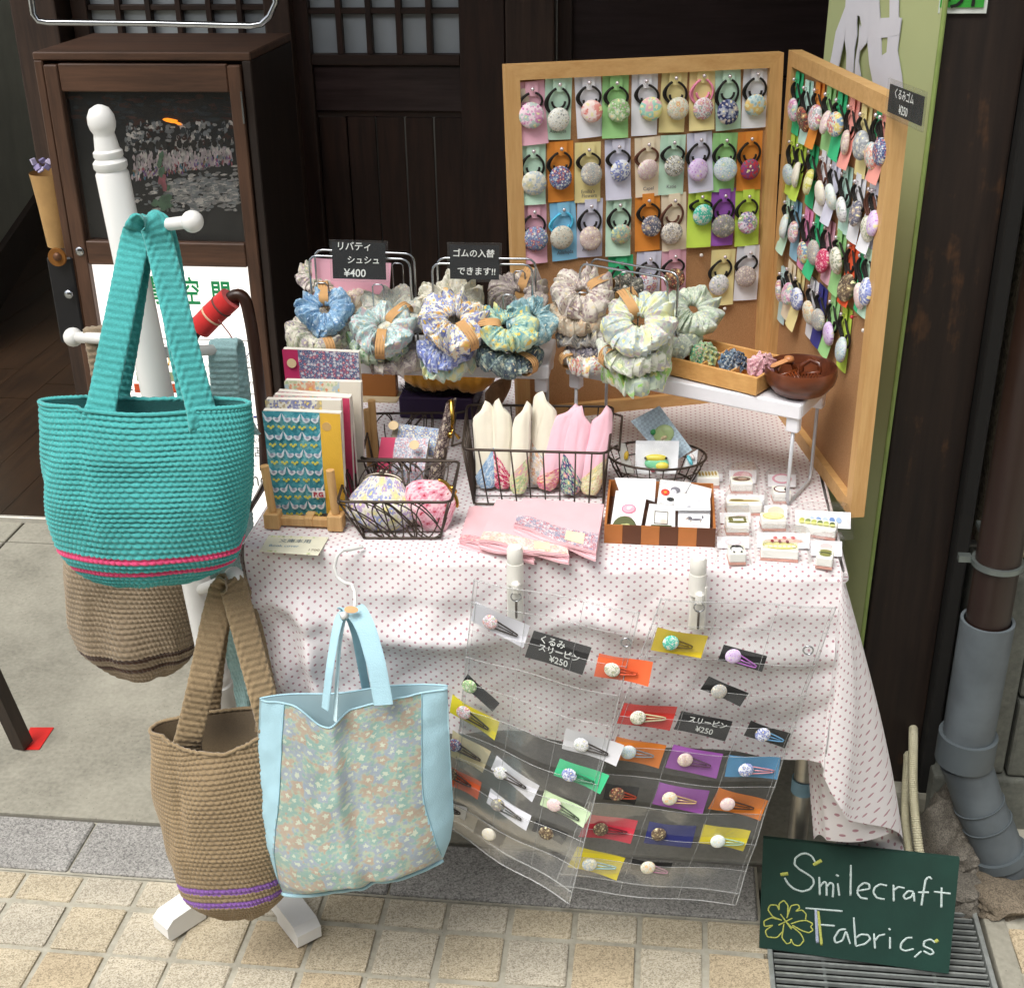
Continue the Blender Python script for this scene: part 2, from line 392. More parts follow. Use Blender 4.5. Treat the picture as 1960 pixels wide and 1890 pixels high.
# far street texture beyond the built tiles stays the bed
kerb = tag(obj('kerb', G().add([(-8, 1.576, -.004), (.195, 1.576, -.004), (.195, 1.705, -.004), (-8, 1.705, -.004)], [(0, 1, 2, 3)]), GROUT), kind='structure')
for x0, x1 in ((-2.0, -1.473), (-1.469, -.938), (-.934, -.40), (-.396, .19)):
    obj('kerbstone', G().box(((x0+x1)/2, 1.641, -.018), (x1-x0, .121, .04), None, .003), GRAN, kerb)
ap = G().add([(-8, 1.705, -.0035), (.36, 1.705, -.0035), (.36, 2.79, -.0035), (-8, 2.79, -.0035)], [(0, 1, 2, 3)])
apron = tag(obj('pavement', ap, plain('5d5a52', .9)), kind='structure')
jx = az(62/K*1.0, 1317/K, 0)
xs = [-4.0, -2.65, -1.57, -.55, .36]
for x0, x1 in zip(xs, xs[1:]):
    ys = [1.707, 2.68, 2.789]
    for y0, y1 in zip(ys, ys[1:]):
        obj('concrete_slab', G().box(((x0+x1)/2, (y0+y1)/2, -.018), (x1-x0-.006, y1-y0-.006, .04), None, .002), CONC, apron)
# wooden floor of the room behind, plank by plank
FW = wood('1d140e', '382719', 'y', .35)
fl = tag(obj('floor', G().add([(-5, 2.79, .0), (-.6, 2.79, .0), (-.6, 6.6, .0), (-5, 6.6, .0)], [(0, 1, 2, 3)]), plain('17100b', .8)), kind='structure')
for k in range(32):
    x = -5.0+.07+k*.14
    if x > -.65: break
    off = hash1(k)*1.2
    for y0 in (2.792-off*0, 2.9+off, 5.0+off*.9):
        y1 = {0: 2.897+off}.get(0) if y0 < 2.8 else (4.997+off*.9 if y0 < 4.2 else 6.6)
        if y1 > y0: obj('plank', G().box((x, (y0+y1)/2, .006), (.1388, y1-y0-.001, .012)), FW, fl)
obj('threshold_strip', G().box((-2.3, 2.785, .008), (3.4, .012, .018), None, .002), plain('b9b6ac', .5, .3), fl)
# ------------------------------------------------------------------ the shop front behind the table
DW = wood('1c130f', '40291f', 'z', .5); DWX = wood('1c130f', '422d22', 'x', .5); DW2 = wood('241812', '4a362a', 'z', .55)
shop = thing('shop_front', 'dark timber shop front with sliding doors behind the table', 'building', (-.4, 2.85, 0))
obj('wall', G().box((3.2, 2.95, 1.6), (6.0, .1, 3.2)), DW, shop)
obj('wall', G().box((-3.15, 6.7, 1.6), (6.0, .1, 3.2)), plain('a4a59a', .9), shop)
sw = obj('wall', G().add([(-2.30, 3.9, 0), (-3.1, 6.7, 0), (-3.1, 6.7, 3.2), (-2.30, 3.9, 3.2)], [(0, 1, 2, 3)]), plain('b4b6a8', .9, vs=4), shop)
obj('wall', G().box((-4.7, 4.0, 1.6), (4.8, .1, 3.2)), plain('b4b6a8', .9, vs=4), shop)
d = (Vector((-3.1, 6.7, 0))-Vector((-2.30, 3.9, 0)))
obj('skirting', G().box(Vector((-2.30, 3.9, .09))+d*.5+Vector((.012, 0, 0)), (d.length, .03, .18), Matrix.Rotation(atan2(d.y, d.x), 3, 'Z'), .004), DWX, shop)
obj('skirting', G().box((-4.7, 3.935, .09), (4.8, .03, .18), None, .004), DWX, shop)
obj('wall', G().box((-.65, 4.8, 1.6), (.1, 3.8, 3.2)), DW, shop)
obj('shade_ceiling', G().box((.55, 4.35, 2.42), (4.4, 4.9, .1)), wood('2a1e16', '46352a', 'x', .8), shop)  # overhead parts of the recess are unseen, added to keep it dark
obj('lintel', G().box((.55, 1.86, 2.55), (4.4, .16, .36), None, .004), DWX, shop)
obj('shade_upper_wall', G().box((.55, 1.95, 4.2), (4.4, .14, 3.0)), plain('8b8474', .9), shop)
obj('shade_eave', G().box((.55, 1.62, 2.80), (4.4, .6, .06), Matrix.Rotation(radians(14), 3, 'X')), DWX, shop)
obj('door_post', G().box((-.283, 2.86, 1.2), (.10, .12, 2.4), None, .004), DW2, shop)
obj('door_post', G().box((-.805, 2.83, 1.2), (.055, .09, 2.4), None, .004), DW2, shop)
obj('door_post', G().box((-1.335, 2.86, 1.2), (.10, .12, 2.4), None, .004), DW2, shop)
PANE = plain('a9b0b4', .3, var=.3, vs=3)
def lattice_door(label, x0, x1, Y, ncol, z_rail, pitch, stile_r):
    t = thing('sliding_door', label, 'door', ((x0+x1)/2, Y, 0))
    zt = 1.95
    obj('stile', G().box((x0+.018, Y, 1.0), (.036, .035, 2.0), None, .002), DW, t)
    obj('stile', G().box((x1-stile_r/2, Y, 1.0), (stile_r, .035, 2.0), None, .002), DW, t)
    a, b = x0+.036, x1-stile_r
    obj('rail', G().box(((a+b)/2, Y, z_rail-.011), (b-a, .033, .022), None, .002), DWX, t)
    obj('rail', G().box(((a+b)/2, Y, zt+.025), (b-a, .033, .05), None, .002), DWX, t)
    n = 1
    zz = z_rail+pitch
    while zz < zt-.02:
        obj('glazing_bar', G().box(((a+b)/2, Y-.002, zz), (b-a, .02, .0115), None, .0015), DWX, t); zz += pitch
    cw = (b-a)/ncol
    for i in range(1, ncol):
        obj('glazing_bar', G().box((a+cw*i, Y-.004, (z_rail+zt)/2), (.0125, .02, zt-z_rail), None, .0015), DW, t)
    nz = int((zt-z_rail)/pitch)
    for i in range(ncol):
        for j in range(min(nz, 3)):
            obj('pane', G().box((a+cw*(i+.5), Y+.006, z_rail+pitch*(j+.5)), (cw-.002, .004, pitch-.002)), PANE, t)
    obj('pane', G().box(((a+b)/2, Y+.006, (z_rail+3*pitch+zt)/2), (b-a, .004, zt-z_rail-3*pitch-.004)), PANE, t)
    zp = z_rail-.022
    obj('board', G().box(((a+b)/2, Y+.004, zp-.048), (b-a, .02, .094), None, .002), wood('241a18', '4a3b3a', 'x', .3), t)
    obj('rail', G().box(((a+b)/2, Y+.008, zp-.101), (b-a, .012, .012)), DWX, t)
    nb = 5; bw = (b-a)/nb
    for i in range(nb):
        obj('board', G().box((a+bw*(i+.5), Y+.01, (zp-.107)/2+.02), (bw-.003, .015, zp-.11-.04), None, .0015), DW, t)
    obj('rail', G().box(((a+b)/2, Y, .02), (b-a, .033, .04)), DWX, t)
    return t
zr = ay(800, 101, 2.85).z
lattice_door('dark sliding door with five lattice panes per row, between the cabinet and the cork board', ay(571, 100, 2.85).x, ay(972, 100, 2.85).x-.002, 2.83, 5, zr, .0855, .095)
lattice_door('dark lattice sliding door behind the top of the display cabinet', ay(140, 60, 2.85).x, ay(545, 70, 2.85).x, 2.87, 6, ay(300, 78, 2.87).z, .068, .03)
rd = thing('sliding_door', 'dark boarded door behind the top of the cork board', 'door', (.15, 2.87, 0))
for k in range(9):
    obj('board', G().box((.16, 2.87, .11+k*.215), (.78, .02, .209), None, .003), wood('1e1616', '382c2e', 'x', .35), rd)
obj('stile', G().box((-.215, 2.86, 1.0), (.03, .04, 2.0), None, .002), DW, rd); obj('stile', G().box((.55, 2.86, 1.0), (.03, .04, 2.0), None, .002), DW, rd)
# unseen house behind the camera, added to block the low frontal sky
opp = thing('sky_block_house', 'unseen plastered lattice house added across the lane to block low sky', 'building', (0, -4.6, 0))
obj('wall', G().box((0, -4.8, 2.1), (18, .2, 4.2)), plain('8f877a', .9), opp)
for k in range(40): obj('lattice_bar', G().box((-5+k*.25, -4.67, 1.3), (.06, .06, 2.2)), DW2, opp)
obj('shade_eave', G().box((0, -4.45, 2.75), (18, .7, .07)), DWX, opp)
obj('roof', G().box((0, -4.5, 4.3), (18, 1.4, .12), Matrix.Rotation(radians(18), 3, 'X')), plain('3c3c40', .8), opp)
# corner post, stucco wall, plinth
pm, nt, b = newmat('old_post'); v = mapping(nt, scale=(30, 30, 2)); f = noise(nt, v, 2.5, 5); v2 = mapping(nt, scale=(1, 1, .6)); f2 = noise(nt, v2, 9, 5, .7)
c = mixc(nt, mth(nt, 'MULTIPLY', mth(nt, 'MAXIMUM', mth(nt, 'SUBTRACT', mth(nt, 'ADD', mth(nt, 'MULTIPLY', f2, .8), mth(nt, 'MULTIPLY', f, .3)), .62), 0), 5), ramp(nt, f, [(.3, hx('1d1511')), (.8, hx('33261e'))]), hx('6e4a2c'))
nt.links.new(c, b.inputs['Base Color']); b.inputs['Roughness'].default_value = .6; bump(nt, b, f, .3, .001)
post = thing('corner_post', 'dark brown timber corner post right of the green banner', 'post', (.416, 1.96, 0))
obj('shaft', G().box((.418, 1.965, 1.3), (.112, .13, 2.6), None, .004), pm, post)
obj('footing_stone', G().box((.418, 1.965, .012), (.17, .19, .05), None, .012), CONC, post)
PX = .474
STUC = granite_mat('stucco', '57503f', '8a8069', 'a79c83', 170, .95, .25)
PLINTH = concrete_mat('plinth', '4c4f49', '666860', '7c7d73', 7)
wallr = thing('outer_wall', 'sandy stucco wall on grey stone plinth behind the drainpipe', 'wall', (1.2, 1.86, 0))
obj('stucco', G().box((2.02, 1.93, 2.0), (3.0, .1, 3.0)), STUC, wallr)
obj('gap_shade_strip', G().box((.4865, 1.925, 1.5), (.022, .10, 3.0), None, .003), plain('141311', .8), wallr)  # near-black strip stands in for the shaded gap beside the post
for x0, x1, z0, z1, y in ((.515, .605, .10, .478, 1.855), (.609, .95, .252, .478, 1.86), (.609, .95, .10, .246, 1.85), (.954, 1.4, .10, .478, 1.86), (.49, .70, -.02, .096, 1.845), (.704, 1.4, -.02, .096, 1.85)):
    obj('plinth_stone', G().box(((x0+x1)/2, y+.05, (z0+z1)/2), (x1-x0, .1, z1-z0), None, .006), PLINTH, wallr)
# rocks at the foot of the wall
def rock(label, c, d, seed, mat, yaw=0):
    bm = bmesh.new(); bmesh.ops.create_icosphere(bm, subdivisions=4, radius=.5)
    for v in bm.verts:
        p = v.co*1.0; n = 1+.20*vnoise(p.x*4+seed, p.y*4+p.z*3)+.11*vnoise(p.x*10+seed, p.z*10+p.y*7)+.06*vnoise(p.x*25+seed, p.z*25+p.y*21)
        q = Vector([max(-.42, min(.42, a)) for a in p])*n; v.co = Matrix.Rotation(yaw, 3, 'Z') @ Vector((q.x*d[0], q.y*d[1], q.z*d[2]))
    g = G().add([v.co+Vector(c) for v in bm.verts], [[v.index for v in f.verts] for f in bm.faces]) if not bm.verts.index_update() else None
    bm.free(); o = thing('rock', label, 'rock', c, 'rocks along the wall foot'); obj('stone', g, mat, o, 'auto'); return o
RK = granite_mat('rock', '4d4942', '6e6960', '857f74', 700, .95, .55); RK2 = granite_mat('rock_brown', '544c40', '756a5a', '8a7e6c', 600, .95, .5)
rock('weathered grey rock leaning beside the ribbed white conduits', az(1812, 1590, .05), (.085, .10, .17), 3, RK, .4)
rock('small dark rock between the drainpipe and the grey rock', az(1850, 1640, .02), (.10, .09, .10), 8, RK, 1)
rock('flat grey rock behind the right end of the chalkboard', az(1840, 1730, .0)+Vector((.0, .03, 0)), (.10, .09, .06), 14, RK, 1.3)
rock('brownish rock at the right under the drainpipe elbow', az(1925, 1735, .0)+Vector((0, .02, 0)), (.13, .11, .07), 21, RK2, .3)
# drain with grate
dr = tag(obj('drain_channel', G().box((.366, .35, -.065), (.34, 2.64, .09)), plain('1b1d1b', .9)), kind='structure')
dr.data.materials[0] = plain('15160f', .95)
gr = thing('drain_grate', 'steel drain grate of thin parallel bars under the chalkboard', 'grate', (.366, 1.3, -.01))
STEEL = plain('a9aeab', .4, .55, var=.2, vs=60)
for k in range(90):
    y = 1.655-k*.0126
    obj('bar', G().box((.366, y, -.006), (.312, .0034, .006)), STEEL, gr)
for x in (.2045, .5275): obj('frame', G().box((x, 1.1, -.010), (.0075, 1.13, .022), None, .001), STEEL, gr)
obj('frame', G().box((.366, 1.6645, -.010), (.332, .006, .022)), STEEL, gr)
for x in (.285, .447): obj('cross_bar', G().box((x, 1.1, -.018), (.004, 1.12, .008)), STEEL, gr)
obj('kerb_edge', G().box((.555, 1.0, -.014), (.034, 1.36, .03), None, .004), CONC, gr)
# drainpipe
pvc = plain('596166', .55, var=.22, vs=14); pvc2 = plain('50585c', .55, var=.12, vs=9)
dp = thing('drainpipe', 'grey plastic drainpipe with elbow receiving a brown downpipe', 'drainpipe', az(1905, 1700, 0))
YP = 1.735
top = ay(1890, 1185, YP)
R0 = .0385
bx, by = top.x, top.y
obj('downpipe', G().tube([(bx, by, top.z-.06), (bx, by, 3.0)], .0318, 24), plain('2a1c17', .4, var=.15, vs=8), dp, 'auto')
zc = ay(1857, 1425, YP).z
prof = [(R0-.004, top.z-.03), (R0-.004, top.z+.0), (R0, top.z+.001), (R0, zc+.03)]
obj('pipe', G().lathe([(R0-.004, top.z-.05), (R0-.004, top.z), (R0+.0005, top.z), (R0, zc)], 32, (bx, by, 0), cap=False), pvc, dp, 'auto')
obj('collar', G().lathe([(R0, zc+.022), (R0+.006, zc+.022), (R0+.006, zc-.028), (R0, zc-.032)], 32, (bx, by, 0), cap=False), pvc2, dp, 'auto')
path = [Vector((bx, by, zc-.028))]
for (x, y, Y) in ((1858, 1488, YP-.002), (1872, 1535, YP-.006), (1896, 1588, YP-.012), (1914, 1635, YP-.016)):
    path.append(ay(x, y, Y))
path.append(Vector((path[-1].x+.006, path[-1].y-.002, max(.03, path[-1].z-.07)))); path.append(Vector((path[-1].x, path[-1].y, -.03)))
pp = []
for i in range(len(path)-1):
    for k in range(6): pp.append(path[i].lerp(path[i+1], k/6))
pp.append(path[-1])
for _ in range(5): pp = [pp[0]]+[(pp[i-1]+pp[i]*2+pp[i+1])/4 for i in range(1, len(pp)-1)]+[pp[-1]]
obj('elbow', G().tube(pp, R0, 32), pvc, dp, 'auto')
for a in (12, 16):
    obj('seam', G().tube([pp[a], pp[a]+(pp[a+1]-pp[a])*.15], R0+.0022, 32), pvc2, dp, 'auto')
obj('collar', G().tube([pp[23], pp[27]], R0+.006, 32), pvc2, dp, 'auto')
obj('pipe_clip', G().lathe([(.032, -.004), (.037, -.004), (.037, .004), (.032, .004), (.032, -.004)], 28, (bx, by, ay(1905, 1075, YP).z), cap=False).box((bx-.045, by+.01, ay(1905, 1075, YP).z), (.018, .012, .01)).box((bx, by+.08, ay(1905, 1075, YP).z), (.012, .09, .008)), plain('7d8684', .4, .7), dp, 'auto')
# ribbed conduits
for i, (lab, pts, r) in enumerate((('front of two ribbed cream conduits beside the corner post', ((1735, 1260), (1748, 1330), (1747, 1425), (1746, 1500), (1752, 1580), (1768, 1690)), .0078),
                                   ('rear ribbed cream conduit half hidden by the polka dot cloth', ((1725, 1300), (1738, 1440), (1733, 1500), (1731, 1560), (1738, 1620), (1752, 1690)), .0072))):
    t = thing('conduit', lab, 'conduit', ay(*pts[-1], 1.66+.03*i), 'ribbed conduits')
    YY = (2.10, 2.0, 1.85, 1.79, 1.74, 1.69) if i == 0 else (2.10, 1.90, 1.84, 1.79, 1.75, 1.72); P = [ay(x, y, YY[k]) for k, (x, y) in enumerate(pts)]
    Q = []
    for a in range(len(P)-1):
        for k in range(22): Q.append(P[a].lerp(P[a+1], k/22))
    for _ in range(60): Q = [Q[0]]+[(Q[j-1]+Q[j]*2+Q[j+1])/4 for j in range(1, len(Q)-1)]+[Q[-1]]
    L = sum((Q[j+1]-Q[j]).length for j in range(len(Q)-1)); n = int(L/.0011); RS = []; rr = []
    for j in range(n):
        s_ = j/(n-1)*(len(Q)-1); a = min(int(s_), len(Q)-2); RS.append(Q[a].lerp(Q[a+1], s_-a)); rr.append(r*(1 if (j//2) % 2 else .84))
    obj('ribbed_tube', G().tube(RS, rr, 14), plain('cfcaad', .5, var=.06), t, 'auto')
    if i == 0: obj('cable_tie', G().tube([ay(1747, 1403, 1.92), ay(1747, 1409, 1.91)], .0086, 14), plain('151515', .5), t)
# red tape and table leg at the left edge
tp = [az(40, 1433, .004), az(75, 1433, .004), az(103, 1391, .004), az(58, 1391, .004)]
tag(obj('floor_tape', G().slab(*[p+Vector((0, 0, .0)) for p in tp], (0, 0, 1), .0015), plain('d8241f', .6, var=.06)), 'red tape square stuck on the concrete at the left edge', 'tape')
lg = thing('wooden_stool', 'dark wooden stool with one leg on the red tape at the left edge', 'stool', az(45, 1424, .005))
a = az(44, 1424, .007); bb = ay(-60, 1200, a.y-.02)
obj('leg', G().tube([a, a.lerp(bb, .5), bb, bb+(bb-a)*1.2], .019, 4, up=(1, .6, 0)), wood('1f1713', '3a2c22', 'z', .5), lg)
obj('apron_rail', G().box(bb+(bb-a)*1.2+Vector((-.3, 0, -.03)), (.6, .03, .07), None, .003), wood('1f1713', '3a2c22', 'x', .5), lg)
# chrome rail hanging at the top left
rl = thing('hanging_rail', 'chrome towel style rail across the top left above the cabinet', 'rail', ay(290, 42, 2.2))
P = [ay(56, -60, 2.2), ay(60, 0, 2.2), ay(64, 28, 2.2), ay(74, 41, 2.2), ay(92, 43.5, 2.2), ay(290, 45.5, 2.2), ay(480, 50, 2.2), ay(500, 47, 2.2), ay(516, 32, 2.2), ay(528, 5, 2.2), ay(540, -60, 2.2)]
P[0] = Vector((P[1].x-.01, P[1].y, 2.4)); P[-1] = Vector((P[-2].x+.02, P[-2].y, 2.4))
obj('bar', G().tube(P, .0052, 12), CHROME, rl, True)
obj('bracket', G().box(P[0]-Vector((0, 0, .02)), (.03, .03, .01), None, .002), CHROME, rl); obj('bracket', G().box(P[-1]-Vector((0, 0, .02)), (.03, .03, .01), None, .002), CHROME, rl)
# ------------------------------------------------------------------ display cabinet with lit notice
YC = 2.3
tl, tr = ay(60, 97, YC), ay(478, 107, YC); XL, XR, ZT = tl.x, tr.x, (tl.z+tr.z)/2
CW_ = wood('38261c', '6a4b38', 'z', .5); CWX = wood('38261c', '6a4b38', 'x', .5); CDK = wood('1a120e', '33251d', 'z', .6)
cb = thing('display_cabinet', 'dark brown wooden display cabinet with glass pane and lit white notice', 'cabinet', ((XL+XR)/2, YC, 0))
cd = .27
obj('top_board', G().box(((XL+XR)/2, YC+cd/2, ZT-.006), (XR-XL, cd, .014), None, .002), CWX, cb)
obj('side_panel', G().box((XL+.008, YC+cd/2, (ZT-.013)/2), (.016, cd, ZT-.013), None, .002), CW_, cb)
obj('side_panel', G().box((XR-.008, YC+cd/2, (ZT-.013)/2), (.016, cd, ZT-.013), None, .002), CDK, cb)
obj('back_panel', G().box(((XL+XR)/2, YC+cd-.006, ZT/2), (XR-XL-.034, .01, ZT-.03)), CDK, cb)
zg1 = ay(240, 176, YC).z; zg0 = ay(240, 462, YC).z; zl1 = ay(300, 508, YC).z
xa, xb = ay(118, 170, YC).x, ay(440, 180, YC).x
YD = YC+.006
obj('door_stile', G().box(((XL+.018+xa)/2, YD, (ZT-.02)/2+.03), (xa-XL-.019, .022, ZT-.08), None, .002), CW_, cb)
obj('door_stile', G().box(((XR-.018+xb)/2, YD, (ZT-.02)/2+.03), (XR-.019-xb, .022, ZT-.08), None, .002), CW_, cb)
obj('door_rail', G().box(((xa+xb)/2, YD, (zg1+ZT-.018)/2), (xb-xa-.001, .020, ZT-.018-zg1), None, .002), CWX, cb)
obj('door_rail', G().box(((xa+xb)/2, YD, (zg0+zl1)/2), (xb-xa-.001, .020, zg0-zl1), None, .002), CWX, cb)
obj('door_rail', G().box(((xa+xb)/2, YD, .12), (xb-xa-.001, .020, .12), None, .002), CWX, cb)
lk = ay(153, 481, YC-.006); obj('lock', G().lathe([(.0001, .004), (.005, .004), (.008, .002), (.009, -.004)], 20, lk, Matrix.Rotation(pi/2, 3, 'X')), CHROME, cb, 'auto')
obj('hinge', G().box((ay(466, 200, YC).x, YC-.007, ay(466, 205, YC).z), (.003, .004, .055)), CHROME, cb)
# the pane's reflection painted behind the glass in colour dabs: hanging dolls, a lantern
refl = obj('painted_reflection', G().box(((xa+xb)/2, YC+.026, (zg0+zg1)/2), (xb-xa+.001, .004, zg1-zg0+.001)), plain('1c1c20', .5, var=.4, vs=10), cb)
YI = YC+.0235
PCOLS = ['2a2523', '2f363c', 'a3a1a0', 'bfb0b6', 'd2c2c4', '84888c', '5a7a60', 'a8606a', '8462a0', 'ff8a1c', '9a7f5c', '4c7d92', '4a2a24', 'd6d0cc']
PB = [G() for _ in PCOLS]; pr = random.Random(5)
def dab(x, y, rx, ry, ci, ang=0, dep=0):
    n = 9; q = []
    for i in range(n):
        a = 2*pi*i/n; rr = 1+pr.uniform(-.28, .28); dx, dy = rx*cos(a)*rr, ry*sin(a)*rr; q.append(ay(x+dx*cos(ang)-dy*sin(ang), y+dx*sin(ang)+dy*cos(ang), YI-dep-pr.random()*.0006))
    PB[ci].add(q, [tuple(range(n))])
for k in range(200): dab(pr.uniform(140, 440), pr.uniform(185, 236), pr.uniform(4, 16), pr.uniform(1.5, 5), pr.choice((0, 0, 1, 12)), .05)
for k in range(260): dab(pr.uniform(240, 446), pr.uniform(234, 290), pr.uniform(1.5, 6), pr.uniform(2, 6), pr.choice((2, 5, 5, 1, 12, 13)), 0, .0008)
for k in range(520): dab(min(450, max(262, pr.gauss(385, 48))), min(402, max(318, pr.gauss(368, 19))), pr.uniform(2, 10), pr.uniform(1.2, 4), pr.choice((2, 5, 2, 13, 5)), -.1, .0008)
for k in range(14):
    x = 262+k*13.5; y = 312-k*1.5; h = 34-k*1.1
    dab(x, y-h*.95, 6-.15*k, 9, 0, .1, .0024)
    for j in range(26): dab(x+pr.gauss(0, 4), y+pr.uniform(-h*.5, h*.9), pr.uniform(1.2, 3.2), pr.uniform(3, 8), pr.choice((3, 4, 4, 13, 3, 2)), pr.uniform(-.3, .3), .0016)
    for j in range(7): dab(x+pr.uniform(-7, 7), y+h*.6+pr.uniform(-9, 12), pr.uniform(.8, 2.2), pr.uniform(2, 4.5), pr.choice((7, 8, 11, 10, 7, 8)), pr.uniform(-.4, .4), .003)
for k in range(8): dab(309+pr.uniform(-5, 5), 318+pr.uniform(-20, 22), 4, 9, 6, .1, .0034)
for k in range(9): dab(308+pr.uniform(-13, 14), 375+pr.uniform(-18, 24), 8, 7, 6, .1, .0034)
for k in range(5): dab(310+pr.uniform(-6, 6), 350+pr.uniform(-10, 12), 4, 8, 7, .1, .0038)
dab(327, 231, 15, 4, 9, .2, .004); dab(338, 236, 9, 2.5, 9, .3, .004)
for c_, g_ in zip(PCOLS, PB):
    if g_.v: obj('reflection_dabs', g_, plain(c_, .6, var=.35, vs=60, emit=.8 if c_ == 'ff8a1c' else 0), refl, recalc=False)  # orange dabs emit, for the lantern glow in the painted reflection
gm = GLASS
obj('glass', G().box(((xa+xb)/2, YC+.010, (zg0+zg1)/2), (xb-xa-.001, .003, zg1-zg0-.001)), gm, cb)
# the lit notice
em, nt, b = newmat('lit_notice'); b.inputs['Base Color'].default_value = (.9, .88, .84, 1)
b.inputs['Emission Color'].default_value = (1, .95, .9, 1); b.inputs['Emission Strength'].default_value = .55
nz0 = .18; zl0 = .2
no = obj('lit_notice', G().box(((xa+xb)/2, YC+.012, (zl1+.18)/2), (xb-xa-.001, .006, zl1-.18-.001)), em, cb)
YN = YC+.0075
def ntext(body, x, y, h, col, sx=1, bold=0.0):
    p = ay(x, y, YN); q = ay(x, y+10, YN); s_ = (p.z-q.z)/10*h
    letter(body, s_*1.0, Matrix.Translation(p) @ Matrix.Rotation(pi/2, 4, 'X'), plain(col, .7, var=.02), no, bold*s_, 'notice_lettering', sx)
ntext('青', 294, 560, 56, '1f9a5c', .62, .02); ntext('空', 366, 562, 56, '1f9a5c', .62, .02); ntext('間', 424, 570, 60, '1f9a5c', .66, .02)
ntext('手づくりと暮らし', 330, 615, 22, 'e46a86', .9, .01)
def nbar(x0, x1, y, col='555555', t=.0012):
    p, q = ay(x0, y, YN), ay(x1, y+(x1-x0)*.03, YN); obj('rule', G().box((p+q)/2, ((q-p).length, .0006, t)), plain(col, .7), no)
for y in (652, 703, 753, 798, 845, 890): nbar(222, 492, y-7)
ntext('手づくりのお店', 330, 665, 16, '3a3a3a', .9); ntext('アルボ', 468, 676, 26, '4a5568', .7); ntext('委託販', 470, 696, 24, '4a4a4a', .6)
ntext('マリー', 258, 690, 28, 'f0b52a', .9, .02); ntext('ゴールド', 318, 692, 26, 'f0b52a', .7, .02)
def npatch(x0, y0, x1, y1, col):
    a, b = ay(x0, y0, YN), ay(x1, y1, YN); obj('print_patch', G().box(((a.x+b.x)/2, YN, (a.z+b.z)/2), (abs(b.x-a.x), .0005, abs(a.z-b.z))), plain(col, .7, var=.1, vs=60), no)
npatch(216, 705, 228, 752, 'd8492c'); npatch(218, 756, 230, 800, 'd8492c'); npatch(256, 734, 290, 752, 'd8592c'); npatch(325, 734, 346, 752, 'd8592c'); npatch(260, 712, 282, 730, '9db58e'); npatch(318, 712, 340, 730, '9fae86')
ntext('おそうざいごはん', 300, 744, 12, 'f6efe6', .8); ntext('佳', 241, 718, 22, '2f2f2f'); ntext('津', 243, 741, 22, '2f2f2f')
ntext('アクセサリー', 262, 772, 15, '2f2f2f', .85); ntext('販売', 356, 780, 20, '2d3f9a', .8); ntext("YUKI'S", 296, 802, 38, '4a3a34', .95)
g_ = G().lathe([(.0001, .0003), (.013, .0003), (.013, 0)], 24, ay(466, 750, YN), Matrix.Rotation(pi/2, 3, 'X')); obj('print_patch', g_, plain('a8dc3c', .7), no)
ntext('定休', 478, 734, 12, '4a4a4a', .8); ntext('ーズ', 482, 806, 26, '2d3f9a', .9, .02); ntext('で提供', 484, 832, 11, '444444', .8); ntext('日2000円', 486, 842, 11, '444444', .8)
ntext('店', 492, 866, 22, '333333'); ntext('ください', 488, 886, 10, '666666', .8); ntext('Shop', 498, 918, 40, '555555', .75)
# kraft paper cone with dried flowers on the cabinet's left side
kc = thing('paper_cone', 'kraft paper cone with lilac flowers hanging on the cabinet side', 'paper cone', ay(110, 470, 2.32))
pc = [ay(96, 345, 2.33), ay(104, 400, 2.33), ay(114, 470, 2.33)]
obj('cone', G().tube([pc[0]+Vector((0, 0, .015))]+pc, [.036, .034, .028, .022], 16, cap=False), plain('b9925c', .8, var=.12), kc, True)
for k in range(9):
    p = pc[0]+Vector((random.uniform(-.025, .015), random.uniform(-.01, .01), .02+random.random()*.02))
    obj('flower', G().box(p, (.011, .004, .012), Matrix.Rotation(random.random()*3, 3, 'Y') @ Matrix.Rotation(random.random()*3, 3, 'Z'), .001), plain(random.choice(('a59ac4', 'c6bfdc', '8d86b0')), .8), kc)
hp = thing('side_latch', 'rusty round latch and dark plate on the cabinet left side', 'latch', ay(112, 495, 2.30))
obj('rust_plate', G().lathe([(.0001, .004), (.017, .004), (.018, 0)], 20, ay(110, 492, 2.285), Matrix.Rotation(pi/2, 3, 'X')), plain('8a5a22', .8, .3), hp)
obj('knob', G().lathe([(.0001, .010), (.007, .009), (.009, 0)], 16, ay(112, 490, 2.285), Matrix.Rotation(pi/2, 3, 'X')), plain('6b4a34', .5, .5), hp, True)
obj('plate', G().box(ay(128, 575, 2.30), (.05, .01, .17), None, .003), plain('17171a', .5), hp)
obj('screw', G().lathe([(.0001, .004), (.008, .003), (.009, 0)], 16, ay(132, 563, 2.285), Matrix.Rotation(pi/2, 3, 'X')), CHROME, hp, True)
